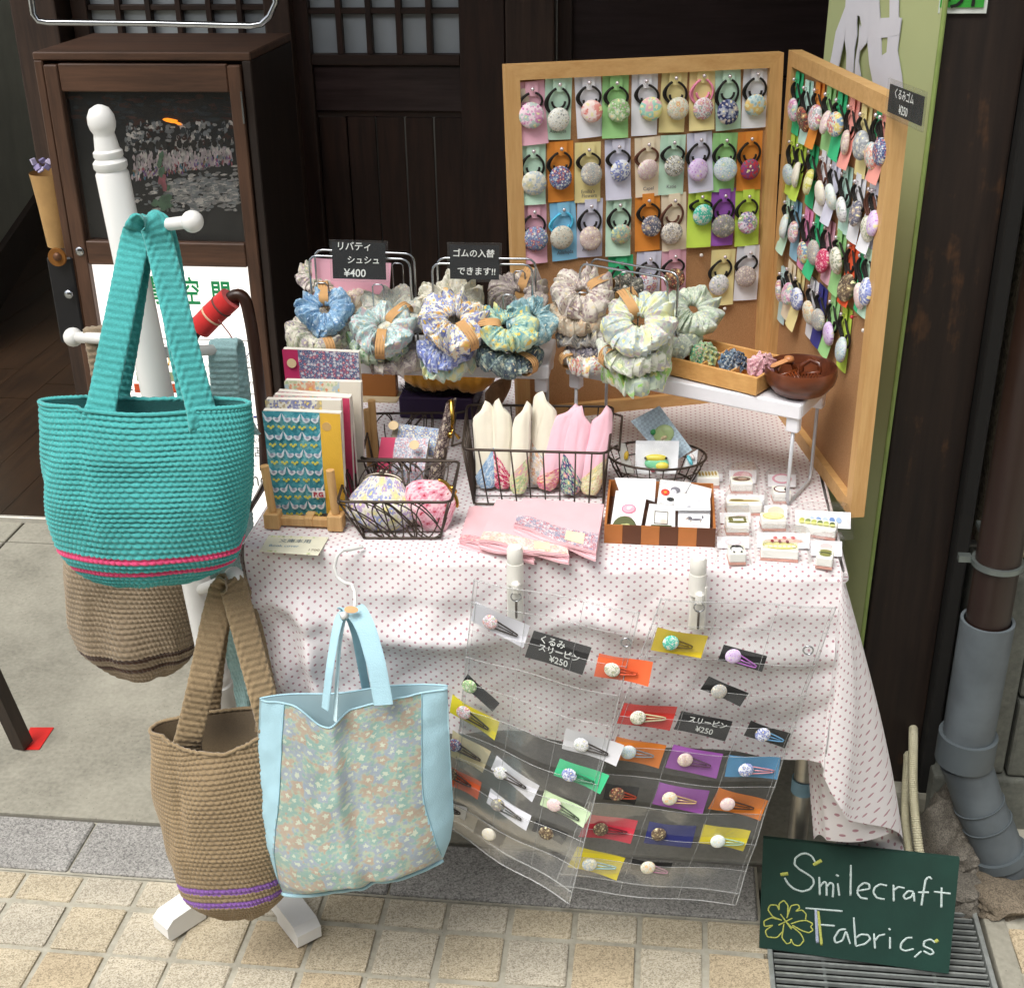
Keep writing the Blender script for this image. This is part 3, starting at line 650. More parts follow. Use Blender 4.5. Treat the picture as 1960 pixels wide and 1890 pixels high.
# ================================================================== table and cloth
ZTB = .68
TX0, TX1, TY0, TY1 = -.536, .246, 1.482, 2.20
tb = thing('folding_table', 'folding table with aluminium legs under the polka dot cloth', 'table', (-.145, 1.85, 0))
obj('table_top', G().box(((TX0+TX1)/2, (TY0+TY1)/2, ZTB-.016), (TX1-TX0-.012, TY1-TY0-.012, .024), None, .004), plain('d9d4c8', .6), tb)
ALU = plain('b4b0a6', .35, .75, var=.12, vs=40)
lx = ay(1533, 1530, 1.61)
for x, y in ((lx.x, 1.61), (TX0+.05, 1.61), (lx.x, 2.12), (TX0+.05, 2.12)):
    l = obj('leg', G().tube([(x, y, 0), (x, y, ZTB-.03)], .0145, 16), ALU, tb, 'auto')
    obj('sleeve', G().lathe([(.0148, -.012), (.0172, -.012), (.0172, .012), (.0148, .012)], 20, (x, y, ay(1533, 1500, 1.61).z), cap=False), plain('7fa6bd', .5), l, 'auto')
for y in (1.61, 2.12): obj('cross_rail', G().tube([(lx.x, y, ZTB-.05), (TX0+.05, y, ZTB-.05)], .009, 10), ALU, tb, True)
# polka dot cloth
cm, nt, b = newmat('polka_cloth'); v = mapping(nt, 'UV'); sp = N(nt, 'ShaderNodeSeparateXYZ'); nt.links.new(v, sp.inputs[0])
A = .0152
def dots(ox, oy):
    fx = mth(nt, 'SUBTRACT', mth(nt, 'FRACT', mth(nt, 'ADD', mth(nt, 'DIVIDE', sp.outputs[0], A), ox)), .5)
    fy = mth(nt, 'SUBTRACT', mth(nt, 'FRACT', mth(nt, 'ADD', mth(nt, 'DIVIDE', sp.outputs[1], A*.8), oy)), .5)
    return mth(nt, 'SQRT', mth(nt, 'ADD', mth(nt, 'MULTIPLY', fx, fx), mth(nt, 'MULTIPLY', mth(nt, 'MULTIPLY', fy, fy), .64)))
dd = mth(nt, 'MINIMUM', dots(0.0, 0.0), dots(.5, .5))
dd = mth(nt, 'ADD', dd, mth(nt, 'MULTIPLY', mth(nt, 'SUBTRACT', noise(nt, v, 700, 2), .5), .03))
mk = mth(nt, 'LESS_THAN', dd, .112)
nt.links.new(mixc(nt, mk, hx('e6e1e2'), hx('b58791')), b.inputs['Base Color']); b.inputs['Roughness'].default_value = .8; b.inputs['Sheen Weight'].default_value = .15
bump(nt, b, noise(nt, v, 1400, 2), .1, .0004)
def cloth():
    g = G()
    nx = 200; skl = .31
    def hem(x):  # hem height of the front drop
        return interp(((-.54, .385), (-.42, .37), (-.30, .40), (-.16, .415), (-.02, .385), (.10, .40), (.18, .398), (.235, .392)), x)
    def edgewob(x): return .0025*sin(x*31)+.002*sin(x*57+1)
    def fn(u, v):
        x = lerp(TX0, TX1-.004, u)
        if v < .3:
            t = v/.3; y = lerp(TY1-.02, TY0+.012, t); return Vector((x, y, ZTB+.0015*vnoise(x*14, y*14)+.0008))
        if v < .36:
            t = (v-.3)/.06; a = t*pi/2; return Vector((x, TY0+.012-.014*sin(a)+edgewob(x)*t, ZTB-.012+.013*cos(a)))
        t = (v-.36)/.64; z1 = hem(x); z = lerp(ZTB-.012, z1, t); dpt = ZTB-z
        # folds: a few broad crescents and small vertical ripples
        e = min(1, dpt/.06)
        y = TY0-.002+edgewob(x)
        y -= e*(.006+.006*sin(x*19+2+dpt*6)*min(1, dpt/.15) + .004*vnoise(x*26+dpt*5, dpt*20))
        xm = (x+.145)/.39
        y -= e*.010*math.exp(-((dpt-.075-.05*abs(sin(x*7.2+.5)))/.018)**2)
        y -= e*.008*math.exp(-((dpt-.16-.05*sin(x*9+1))/.03)**2)
        y -= e*.0035*abs(vnoise(x*13+dpt*9, dpt*17-x*5))+e*.0018*vnoise(x*45+dpt*20, dpt*38)
        fold = math.exp(-((x+.455-.12*(dpt-.1))/.016)**2)*min(1, max(0, (dpt-.05)/.08))
        y -= .022*fold
        y += .014*math.exp(-((x+.485-.12*(dpt-.1))/.014)**2)*min(1, max(0, (dpt-.08)/.08))
        xs_ = x + max(0, .06*(dpt-.02))*max(0, (-.44-x)/.1)
        return Vector((xs_, min(y, TY0-.001) if dpt < .05 else y, z))
    def uvf(u, v):
        x = lerp(TX0, TX1, u)
        if v < .3: s_ = lerp(TY1-.02, TY0+.012, v/.3)
        elif v < .36: s_ = TY0+.012-.022*(v-.3)/.06
        else: s_ = TY0-.01-(v-.36)/.64*(ZTB-.012-hem(x))*1.02
        return (x, s_)
    g.grid(fn, nx, 130, uvf=uvf)
    # corner and right-hand side drop
    def T(w):
        if w < .3:
            a = w/.3*pi/2; return Vector((TX1-.004+.004*sin(a), TY0-.003+.006*(1-cos(a)), 0))
        return Vector((TX1, lerp(TY0+.003, TY1-.02, (w-.3)/.7), 0))
    tip = ay(1734, 1645, 1.64)
    Bt = [(0, ay(1556, 1452, 1.466)), (.05, ay(1583, 1480, 1.462)), (.10, ay(1592, 1530, 1.462)), (.15, ay(1612, 1562, 1.466)), (.21, ay(1650, 1578, 1.475)),
          (.27, ay(1712, 1587, 1.53)), (.31, ay(1726, 1612, 1.60)), (.36, tip), (.44, Vector((.335, 1.70, .08))), (.52, Vector((.30, 1.80, .2))), (.7, Vector((.30, 1.95, .34))), (1, Vector((.28, 2.18, .36)))]
    def sB(w):
        for (a, va), (b2, vb) in zip(Bt, Bt[1:]):
            if w <= b2: return va.lerp(vb, (w-a)/(b2-a))
        return Bt[-1][1]
    def B(w):
        acc = Vector(); n = 0
        for k in (-.02, -.01, 0, .01, .02): acc += sB(min(1, max(0, w+k))); n += 1
        return acc/n if w > .02 else sB(w)
    def fs(u, v):
        k_ = min(1, u/.07); k_ = k_*k_*(3-2*k_)
        if k_ < 1:
            vf = .3+.06*v/.12 if v < .12 else .36+.64*(v-.12)/.88
            return fn(1, vf).lerp(fs0(u, v), k_)
        return fs0(u, v)
    def fs0(u, v):
        t0 = T(u); p0 = Vector((t0.x, t0.y, ZTB-.012)); p1 = B(u)
        if v < .12:
            a = v/.12*pi/2; d = Vector((p1.x-p0.x, p1.y-p0.y, 0)); 
            return Vector((p0.x, p0.y, 0))+Vector((0, 0, ZTB-.012+.0128*cos(a)))+Vector((.006*sin(a) if u > .15 else 0, 0, 0))
        t = (v-.12)/.88; p = p0.lerp(p1, t); q = p
        bow = sin(t*pi)*.012*(1 if u > .1 else u/.1)
        q = q+Vector((bow*.5, -bow*.3, 0))
        q.x += .006*sin(u*40+t*3)*t*(0 if u < .05 else 1); q.y += .004*sin(u*31+1)*t*(0 if u < .05 else 1)
        return q
    def fuv(u, v):
        t0 = T(u); s_ = u*.55; p1 = B(u); L = (p1-Vector((t0.x, t0.y, ZTB))).length
        return (TX1+.02+s_*.9*(.35+.65*v), TY0-.01-v*L)
    g.grid(fs, 110, 60, uvf=fuv)
    # unseen left-hand side drop, added to darken the space under the table
    def fL(u, v):
        y = lerp(TY0+.006, TY1-.02, u); dpt = v*.29
        if v < .06: a = v/.06*pi/2; return Vector((TX0-.006*sin(a), y, ZTB-.012+.0128*cos(a)))
        return Vector((TX0-.007+.03*dpt*(1-u)-.006*sin(y*23)*min(1, dpt/.1)-.005*vnoise(y*20, dpt*12), y, ZTB-.012-dpt+.02))
    g.grid(fL, 60, 40, uvf=lambda u, v: (lerp(TY0, TY1, u)+.31, v*.29))
    g.grid(lambda u, v: Vector((lerp(TX0, TX1, u), TY1-.02+.004*sin(u*40), ZTB-v*.45)), 60, 8, uvf=lambda u, v: (u*.78, v*.45))
    # inner back flap of the right-hand drop, its pale wrong side showing
    C_ = [ay(1545, 1448, 1.52), ay(1590, 1452, 1.50), ay(1700, 1585, 1.54), ay(1607, 1607, 1.50), ay(1556, 1600, 1.55)]
    def fl_(u, v):
        a = C_[0].lerp(C_[1], u); m_ = C_[4].lerp(C_[3], u) if u < .5 else C_[4].lerp(C_[3], .5).lerp(C_[2], (u-.5)*2)
        p = a.lerp(m_, v); p.y += .012*sin(u*6)+.006*sin(v*5); return p
    g.grid(fl_, 30, 24, uvf=lambda u, v: (u*.06, v*.1))
    # lower hanging flap behind
    D_ = [ay(1600, 1600, 1.57), ay(1715, 1560, 1.56), ay(1738, 1665, 1.60), ay(1590, 1650, 1.62)]
    g.grid(lambda u, v: D_[0].lerp(D_[1], u).lerp(D_[3].lerp(D_[2], u), v)+Vector((0, .01*sin(u*7), 0)), 24, 12, uvf=lambda u, v: (u*.09+.3, v*.05))
    o = obj('tablecloth', g, cm, None, True, recalc=False)
    return tag(o, 'white tablecloth with pink polka dots draped over the table', 'tablecloth')
cloth()
# ================================================================== cork board of two hinged panels
CORK = granite_mat('cork', '9c7048', 'b28358', 'c09466', 1800, .9, .05)
PINE = wood('bb8d54', 'd6ad74', 'z', .55, 1.5); PINEX = wood('bb8d54', 'd6ad74', 'x', .55, 1.5)
hb = Vector((.186, 2.079, ZTB)); hl = az(990, 806, ZTB); hr = az(1636, 990, ZTB)
upL = ((ay(965, 125, hl.y+.004)-hl)+(ay(1500, 100, hb.y+.004)-hb))/2
_rt = ay(1741, 186, hr.y+.004)-hr
upR = ((ay(1503, 100, hb.y+.004)-hb)+_rt)/2
cbd = thing('cork_board', 'hinged two panel cork board with pine frame full of carded hair ties', 'cork board', hb)
def panel(o, e, up, lab):
    w_ = (e-o).length; h_ = up.length; x = (e-o).normalized(); n = x.cross(up.normalized()).normalized()  # towards camera?
    if n.dot(CAMP-o) < 0: n = -n
    u = up.normalized(); M = Matrix(((x.x, u.x, n.x, o.x), (x.y, u.y, n.y, o.y), (x.z, u.z, n.z, o.z), (0, 0, 0, 1)))
    fw, ft = .021, .020
    obj('cork_sheet', G().box((w_/2, h_/2, -.006), (w_-fw*1.6, h_-fw*1.6, .006)).tf(M), CORK, cbd)
    for (a, bq, c, d, mt_) in (((0, 0), (w_, 0), (w_-fw, fw), (fw, fw), PINEX), ((0, h_), (w_, h_), (w_-fw, h_-fw), (fw, h_-fw), PINEX), ((0, 0), (0, h_), (fw, h_-fw), (fw, fw), PINE), ((w_, 0), (w_, h_), (w_-fw, h_-fw), (w_-fw, fw), PINE)):
        gq = G().prism([a, bq, c, d], ft)
        for p in gq.v: p.z += -.010+.0075
        obj('frame_rail', gq.tf(M), mt_, cbd)
    return M, w_, h_, n, x, u
ML, WL, HL, nL, xL, uL = panel(hl, hb-(hb-hl).normalized()*.004, upL, 'left')
e2 = hb+(hr-hb).normalized()*.004
MR, WR, HR, nR, xR, uR = panel(e2, hr, upR, 'right')
for (px, py) in ((1486, 272), (1457, 650)):
    p = apl(px, py, hl+nL*.0, nL); Mh = ML.copy(); q = ML.inverted() @ p
    gq = G().box((WL-.008, q.y, .0005), (.014, .034, .0015)).tube([(WL+.002, q.y-.018, .003), (WL+.002, q.y+.018, .003)], .003, 10); obj('hinge', gq.tf(ML), plain('8a6f3a', .4, .9, var=.3, vs=200), cbd)
# tape at the left edge
q = ML.inverted() @ apl(995, 175, hl, nL)
tag(obj('masking_tape', G().box((q.x-.002, q.y-.006, .0), (.030, .019, .0006)).tf(ML @ Matrix.Translation((0, 0, .0008-.0002))), plain('d8c8b2', .7)), 'small checked masking tape on the top left frame corner', 'tape')
# ------------------------------------------------------------------ hair ties on cards
COLR = dict(pink='e9b3c4', mint='c9ead3', white='ececf2', green='9fd48c', lav='dcdcee', yellow='efe0a0', orange='e8923a', cream='f5e4c8', blue='8fd0f0', purple='a25fc0', lime='cbe85a', emerald='3fc486',
            salmon='f4a296', aqua='c9eee2', navy='3b3b8c', red='e0562c', skyblue='9bcbe6', hotpink='ef9ac6', lblue='c8e6e8')
# a shared card, shared elastic loop, shared button and pin
CWD, CHT = .0405, .089
def mk_mesh(g, mat, smooth=False):
    o = obj('tmp', g, mat, None, smooth); me = o.data; bpy.data.objects.remove(o); return me
def card_mesh(bend):
    g = G()
    def fn(u, v):
        x = (u-.5)*CWD; y = -v*CHT; z = .0008+bend*(v**2)*.012+.0015*sin(u*pi)*v
        return Vector((x, y, z))
    g.grid(fn, 6, 8); return mk_mesh(g, plain('ffffff'), True)
CARDS = [card_mesh(.15), card_mesh(.5), card_mesh(1.0)]
def flap_mesh():
    return mk_mesh(G().prism([(-.0095, .0), (.0095, .0), (.0095, -.0165), (.006, -.0205), (-.006, -.0205), (-.0095, -.0165)], .0006, Matrix.Translation((0, 0, .0042))), plain('ffffff'))
FLAP = flap_mesh()
BR = .0178
def button_mesh():
    return mk_mesh(G().lathe([(BR*.7, -.003), (BR*.96, -.0025), (BR, -.0008), (BR*.985, .0012), (BR*.90, .0034), (BR*.7, .0054), (BR*.4, .0066), (.0004, .0070)], 32), plain('ffffff'), True)
BTN = button_mesh()
PIN = mk_mesh(G().lathe([(.0006, -.004), (.0006, .001), (.0022, .0015), (.0030, .0032), (.0024, .0050), (.0003, .0058)], 12), plain('dcd2d6', .2, .6), True)
BK = plain('17130f', .75, var=.2, vs=300, bmp=.4, bs=900)
ECOL = {'k': BK, 'p': plain('ee8fae', .75), 'b': plain('57c4e6', .75), 'n': plain('5b3424', .75)}
def loop_mesh(by, sway):
    g = G()
    for s_, off in ((-1, 0), (1, .0), (-1, .0035)):
        pts = []
        for k in range(22):
            t = k/21
            x = s_*(.0048+.0118*sin(t*pi)**.7)+off*sin(t*pi)*-1+sway*t; y = lerp(-.016, by, t)
            pts.append((x, y, .0045+.0012*sin(t*pi*2)+(0.002 if off else 0)))
        g.tube(pts, .0018, 6)
    ring = []
    if by < -.045:
        for k in range(14):
            a = pi+pi*k/13; ring.append((.0098*cos(a)*1+sway*.5, -.034+.010*sin(a), .0055))
        g.tube(ring, .0018, 6)
    return g
FL = lambda a, b_, c_, d_, sc=110, size=.42, petal=.2, eye='f4e08a', **k: floral(a, b_, c_, d_, eye, sc, size, petal, **k)
PAT = {
 'magenta floral': ('f0d9e2', 'c65aa6', '9fc3b8', 'd48ab8', 75, .45), 'starry white': ('eeeee6', '6b7480', 'c9bfa0', '8fa6b0', 190, .25), 'red bloom': ('eec6c0', 'd8584c', 'f3e6e0', 'd97a6a', 55, .5),
 'green daisy': ('86b070', 'dfe8d2', 'b0cc9c', 'd0a8b8', 90, .45), 'pastel bubble': ('e6ecc8', 'f0a8c0', '7fd0c8', 'f0e680', 85, .62), 'cream orange': ('e6e2d2', 'e8a860', 'c2c9b4', 'd9c49a', 110, .4),
 'rosy floral': ('eae4e6', 'c2506a', '8d9aa0', 'd88a9a', 95, .4), 'navy pictorial': ('2c3766', 'c9ccd6', 'e8dcd2', '8a94b8', 70, .42), 'yellow bloom': ('cfe0dc', 'f2c23c', '8fbccc', 'eec860', 60, .5),
 'pale blue bloom': ('e9e6d4', '9db4cc', 'c9c8a4', 'b8c6cc', 70, .42), 'dense blue': ('3a4d7c', '9ab0d0', 'c05a5a', 'dfe2e8', 210, .42), 'dense grey': ('b8b4ac', '8496a4', 'd6d2c8', 'a89a94', 190, .42),
 'bold blue': ('e2e6f0', '3f55b0', '4a62ba', 'e2e6f0', 75, .48), 'pale pink daisy': ('dfc2c2', 'f2e6e2', 'eedada', 'f4ece8', 130, .42), 'black scroll': ('d9d9d2', '4c4c4a', '8a8a86', '2f3030', 120, .36),
 'lilac floral': ('dcc6ea', 'b064c8', 'c69adc', 'e4d6f0', 80, .32), 'pale teal floral': ('cdd9d8', '8fb0c4', 'a8c4b4', 'b8c0d8', 120, .42), 'crimson patch': ('c0303c', '6a3f86', '2f6a7c', '7c3a70', 70, .5),
 'red blue mix': ('7c8fb4', 'c24a54', 'e6e4e6', '3d6a94', 200, .42), 'brown starry': ('d9d6c6', '8a7a66', '6a94a4', 'b09a84', 180, .26), 'beige pink': ('cdb8b0', 'e2d6d0', 'b89a94', 'd6c4bc', 140, .42),
 'yellow teal pastel': ('b9ccb4', 'e6e08a', '7faab0', 'e0a890', 90, .46), 'navy daisy': ('5a5e72', 'e6e0dc', '8f8a94', 'd0b8a4', 100, .44), 'navy dash': ('e2dcd0', '3f4a68', '7c7078', 'b09c84', 140, .34),
 'turquoise flower': ('4fc4aa', 'eff2ea', 'e8e4ee', 'bfe6da', 95, .36), 'grey dotted': ('8c8c88', 'c6c4ba', 'd0c06a', 'a89aa4', 90, .3), 'navy multicolour': ('e0d6e2', '34408c', 'c05a90', '6aa04a', 75, .46),
 'flag colour': ('e4e4ea', 'b03a50', '3f55a0', 'd8dce8', 95, .44), 'dark red mix': ('5c3a3c', 'b0503c', 'c9a06a', '6a7c54', 150, .44), 'white grey floral': ('e9e9ea', 'a4b4ae', 'b8b8c0', 'd0d6d2', 80, .36),
 'fine grey pink': ('ab9a94', 'cfc6c0', '8a8084', 'c2aca8', 240, .42), 'multicolour': ('d8dcd0', 'd04a5c', '3f7cb0', 'e0c84c', 85, .5), 'grey floral': ('8d9298', 'e2e2de', 'b4b8bc', 'c9c6c2', 100, .42),
 'coral wave': ('e6dcd6', 'd86a5c', '7fb0b8', 'e29a84', 110, .48), 'lemon floral': ('d9d46a', 'eae8c0', 'b8c060', 'f0eecc', 80, .42), 'plain cream': ('e9e2d2', 'efe9dc', 'e2dccb', 'eee8de', 90, .4),
 'mint white': ('dfe9e4', 'f0f2ee', 'cfdcd6', 'e6ecea', 80, .4), 'olive leaf': ('e6e4d6', '7c8a6a', '9aa488', 'b8bca4', 80, .34), 'dark brown floral': ('5c4a3a', '94805c', 'b0a080', '3f342a', 100, .42), 'raspberry': ('c2305c', 'f0dce4', 'd86a8c', 'e8a0b4', 110, .34)}
PM = {}
def pat(name):
    if name not in PM:
        p = PAT[name]; PM[name] = floral(p[0], p[1], p[2], p[3], 'efe4b0', p[4], p[5], .2)
    return PM[name]
ORD = ('first', 'second', 'third', 'fourth', 'fifth', 'sixth', 'seventh', 'eighth', 'ninth')
def hair_tie(M, P0, ccol, pname, ecol, pin_xy, btn_xy, label, group, tilt=0., bend=0):
    """M panel frame; pin_xy, btn_xy in panel plane metres"""
    Mc = M @ Matrix.Translation((pin_xy[0], pin_xy[1]+.010, .0006-.003)) @ Matrix.Rotation(tilt, 4, 'Z')
    t = thing('hair_tie', label, 'hair tie', M=Mc, group=group)
    cmat = plain(COLR[ccol], .85, var=.04, vs=40)
    o = obj('card', CARDS[bend], None, t); o.material_slots[0].link = 'OBJECT'; o.material_slots[0].material = cmat
    t0_ = o
    o = obj('card_flap', FLAP, None, t0_); o.material_slots[0].link = 'OBJECT'; o.material_slots[0].material = cmat
    o = obj('pin', PIN, None, t0_); o.location = (0, -.010, .006)
    d = Matrix.Rotation(-tilt, 4, 'Z') @ Vector((btn_xy[0]-pin_xy[0], btn_xy[1]-(pin_xy[1]+.010), 0))
    obj('elastic', loop_mesh(d.y+.004, d.x), ECOL[ecol], t, True, world=False)
    o = obj('button', BTN, None, t); o.material_slots[0].link = 'OBJECT'; o.material_slots[0].material = pat(pname)
    q_ = random.uniform(.9, 1.07); o.scale = (q_, q_, q_)
    o.location = (d.x, d.y, .0105); o.rotation_euler = (random.uniform(-.28, .08), random.uniform(-.22, .22), random.random()*6)
    return t
c2 = crop(1230, 100, 2.685); c3 = crop(1860, 0, 2.1)
LEFT = [
 [((150, 285, 315, 658), (238, 503), 'pink', 'magenta floral', 'k'), ((330, 255, 508, 655), (420, 530), 'mint', 'starry white', 'k'), ((518, 243, 703, 625), (640, 475), 'white', 'red bloom', 'k'), ((712, 245, 884, 610), (820, 470), 'green', 'green daisy', 'k'),
  ((903, 232, 1080, 635), (1035, 460), 'white', 'pastel bubble', 'k'), ((1103, 212, 1280, 585), (1215, 458), 'yellow', 'cream orange', 'k'), ((1295, 197, 1455, 567), (1383, 458), 'yellow', 'rosy floral', 'p'), ((1455, 200, 1632, 588), (1548, 480), 'mint', 'navy pictorial', 'k'), ((1635, 187, 1830, 557), (1730, 435), 'white', 'yellow bloom', 'k')],
 [((158, 697, 330, 1070), (255, 955), 'mint', 'pale blue bloom', 'k'), ((346, 682, 510, 1043), (432, 918), 'orange', 'dense blue', 'k'), ((530, 688, 694, 1050), (638, 893), 'yellow', 'dense grey', 'k'), ((716, 668, 905, 1055), (832, 872), 'lav', 'bold blue', 'k'),
  ((918, 653, 1098, 1020), (1013, 865), 'cream', 'pale pink daisy', 'n'), ((1098, 640, 1262, 1010), (1190, 840), 'mint', 'black scroll', 'k'), ((1262, 622, 1445, 985), (1350, 865), 'lav', 'lilac floral', 'k'), ((1443, 625, 1612, 983), (1530, 862), 'green', 'pale teal floral', 'k'), ((1605, 615, 1780, 960), (1695, 862), 'orange', 'crimson patch', 'k')],
 [((170, 1100, 330, 1440), (266, 1325), 'pink', 'red blue mix', 'k'), ((364, 1085, 522, 1425), (440, 1315), 'blue', 'brown starry', 'b'), ((540, 1063, 715, 1420), (633, 1320), 'lav', 'beige pink', 'k'), ((735, 1055, 905, 1398), (835, 1295), 'mint', 'yellow teal pastel', 'k'),
  ((930, 1025, 1088, 1355), (1037, 1240), 'orange', 'navy daisy', 'k'), ((1097, 1025, 1268, 1378), (1172, 1287), 'cream', 'navy dash', 'n'), ((1283, 1000, 1448, 1370), (1380, 1165), 'lime', 'turquoise flower', 'k'), ((1447, 993, 1590, 1335), (1517, 1240), 'purple', 'grey dotted', 'k'), ((1590, 997, 1760, 1357), (1678, 1217), 'lime', 'navy multicolour', 'k')],
 [((748, 1440, 912, 1810), (833, 1700), 'emerald', 'black scroll', 'k'), ((942, 1412, 1100, 1760), (1010, 1620), 'lav', 'flag colour', 'k'), ((1110, 1395, 1260, 1750), (1190, 1590), 'pink', 'dark red mix', 'k'), ((1438, 1398, 1592, 1710), (1487, 1630), 'yellow', 'white grey floral', 'k'), ((1600, 1370, 1770, 1700), (1665, 1575), 'white', 'fine grey pink', 'k')]]
CN = dict(lav='lavender', emerald='emerald', lblue='pale blue', hotpink='bright pink', skyblue='sky blue', aqua='pale aqua')
ROWN = ('top row', 'second row', 'third row', 'bottom row')
MLi, MRi = ML.inverted(), MR.inverted()
NOTES = {(0, 0): ('Margaret', 'Annie'), (0, 1): ('Adelajda',), (1, 2): ("Emilia's", 'Flowers'), (1, 3): ('Betsy',), (1, 4): ('Capel',), (1, 5): ('Katie',), (2, 0): ('Pepper',), (2, 1): ('Adelajda',), (2, 2): ('Alice W',), (2, 6): ('Daisy', 'Elizabeth')}
for r_, row in enumerate(LEFT):
    for k, (bx_, bt, cc, pn, ec) in enumerate(row):
        pinp = MLi @ apl(*c2((bx_[0]+bx_[2])/2, bx_[1]+38), hl, nL); bp = MLi @ apl(*c2(*bt), hl+nL*.010, nL)
        lab = f'{CN.get(cc, cc)} card, {pn} button, {ORD[k]} from left, {ROWN[r_]} of left panel'
        t_ = hair_tie(ML, hl, cc, pn, ec, (pinp.x, pinp.y), (bp.x, bp.y), lab, 'hair ties pinned on the left cork panel', random.uniform(-.05, .05), 0 if k % 3 else 1)
        nt_ = NOTES.get((r_, k))
        if nt_:
            for q_, w_ in enumerate(nt_): obj('pencil_note', text_g(w_, .0075).tf(Matrix.Translation((.002*q_, -.0765-.0065*q_+(.004 if len(nt_) > 1 else 0), .0045))), plain('6f6a72', .9), next(c_ for c_ in t_.children if c_.name.split('.')[0] == 'card'), world=False, recalc=False)
RIGHT = [
 [((235, 412), (197, 575), 'emerald', 'magenta floral'), ((290, 458), (248, 625), 'aqua', 'dark red mix'), ((347, 470), (317, 620), 'orange', 'rosy floral'), ((405, 492), (363, 640), 'green', 'pale pink daisy'), ((462, 522), (412, 650), 'emerald', 'multicolour'), ((525, 555), (467, 745), 'salmon', 'beige pink'), ((587, 595), (545, 760), 'yellow', 'grey floral'), ((668, 600), (600, 815), 'emerald', 'coral wave'), ((740, 637), (692, 820), 'salmon', 'dense blue')],
 [((210, 735), (172, 912), 'lime', 'pale teal floral'), ((258, 758), (215, 913), 'lime', 'plain cream'), ((318, 790), (277, 950), 'emerald', 'lemon floral'), ((378, 822), (345, 1015), 'white', 'plain cream'), ((432, 865), (395, 1030), 'lav', 'mint white'), ((490, 905), (450, 1097), 'aqua', 'white grey floral'), ((558, 945), (523, 1120), 'white', 'navy daisy'), ((630, 985), (578, 1195), 'white', 'olive leaf'), ((700, 1025), (627, 1180), 'lav', 'lilac floral')],
 [((183, 1045), (152, 1180), 'mint', 'mint white'), ((232, 1080), (197, 1210), 'skyblue', 'rosy floral'), ((290, 1125), (247, 1320), 'hotpink', 'multicolour'), ((343, 1165), (302, 1318), 'emerald', 'dense grey'), ((402, 1185), (347, 1360), 'pink', 'raspberry'), ((460, 1237), (418, 1360), 'green', 'olive leaf'), ((525, 1280), (470, 1500), 'red', 'dark brown floral'), ((585, 1330), (545, 1550), 'emerald', 'pale pink daisy'), ((652, 1365), (598, 1545), 'mint', 'bold blue')],
 [((150, 1410), (127, 1515), 'lblue', 'rosy floral'), ((202, 1400), (180, 1545), 'cream', 'magenta floral'), ((248, 1450), (228, 1573), 'yellow', 'bold blue'), ((318, 1490), (278, 1630), 'white', 'cream orange'), ((362, 1525), (328, 1670), 'navy', 'dense grey'), ((428, 1570), (380, 1740), 'green', 'lilac floral'), ((487, 1635), (447, 1825), 'lime', 'pale teal floral')]]
for r_, row in enumerate(RIGHT):
    for k, (pp_, bt, cc, pn) in enumerate(row):
        pinp = MRi @ apl(*c3(*pp_), e2+nR*.003, nR); bp = MRi @ apl(*c3(*bt), e2+nR*.016, nR)
        pinp.x = min(max(pinp.x, .036), WR-.044); bp.x = min(max(bp.x, pinp.x-.018), pinp.x+.018)
        lab = f'{CN.get(cc, cc)} card, {pn} button, {ORD[k]} from hinge, {ROWN[r_]} of right panel'
        hair_tie(MR, e2, cc, pn, 'n' if (r_, k) in ((1, 7), (1, 3)) else 'k', (pinp.x, pinp.y), (bp.x, bp.y), lab, 'hair ties pinned on the right cork panel', random.uniform(-.06, .06), (k+r_) % 3)
for i, (M, n, o_, cc, lab) in enumerate(((ML, nL, hl, c2(1360, 1428), 'loose pearl pin on left cork panel under the lime card'), (ML, nL, hl, c2(1515, 1783), 'loose pearl pin low on the left cork panel'), (MR, nR, e2, c3(540, 1650), 'loose red pin low on the right cork panel'), (MR, nR, e2, c3(600, 1720), 'loose white pin lowest on the right cork panel'))):
    p = M.inverted() @ apl(*cc, o_, n); t = thing('push_pin', lab, 'pin', M=M @ Matrix.Translation((p.x, p.y, .0)), group='loose pins')
    o = obj('head', PIN, None, t); o.material_slots[0].link = 'OBJECT'; o.material_slots[0].material = plain('c0303c' if i == 2 else 'e6ded6', .25, var=.03)
# price sign in a clear sleeve at the board's top right corner
BLACKB = plain('1f2124', .75, var=.25, vs=18); CHALK = plain('d9dcd8', .9, var=.05)
def chalk_sign(name, label, M, w_, h_, lines, clear=.004, th=.0012):
    t = thing(name, label, 'price sign', M=M)
    bc_ = obj('black_card', G().box((0, 0, 0), (w_, h_, th)), BLACKB, t, world=False)
    obj('clear_sleeve', G().box((0, 0, .0), (w_+clear*2, h_+clear*2, th+.0016), None, .0005), FILM, t, world=False)
    for (s_, x, y, sz) in lines:
        g = text_g(s_, sz, 0, sz*.012); g.tf(Matrix.Translation((x, y, th/2+.0014)) @ Matrix(((1, .06, 0, 0), (0, 1, 0, 0), (0, 0, 1, 0), (0, 0, 0, 1))))
        obj('chalk_lettering', g, CHALK, bc_, world=False, recalc=False)
    return t
cs = crop(2000, 0, 3.375)
p0, p1, p2, p3 = [apl(*cs(x, y), hr+nR*.012, nR) for x, y in ((688, 705), (970, 815), (965, 1055), (690, 935))]
xd = ((p1-p0)+(p2-p3)); ctr = (p0+p1+p2+p3)/4
chalk_sign('price_sign', 'black chalk price sign in clear sleeve clipped on the cork board corner', frame(ctr, xd, nR), (p1-p0).length, (p3-p0).length, [('くるみゴム', -.002, .008, .0125), ('¥250', .0, -.008, .0135)], .006)
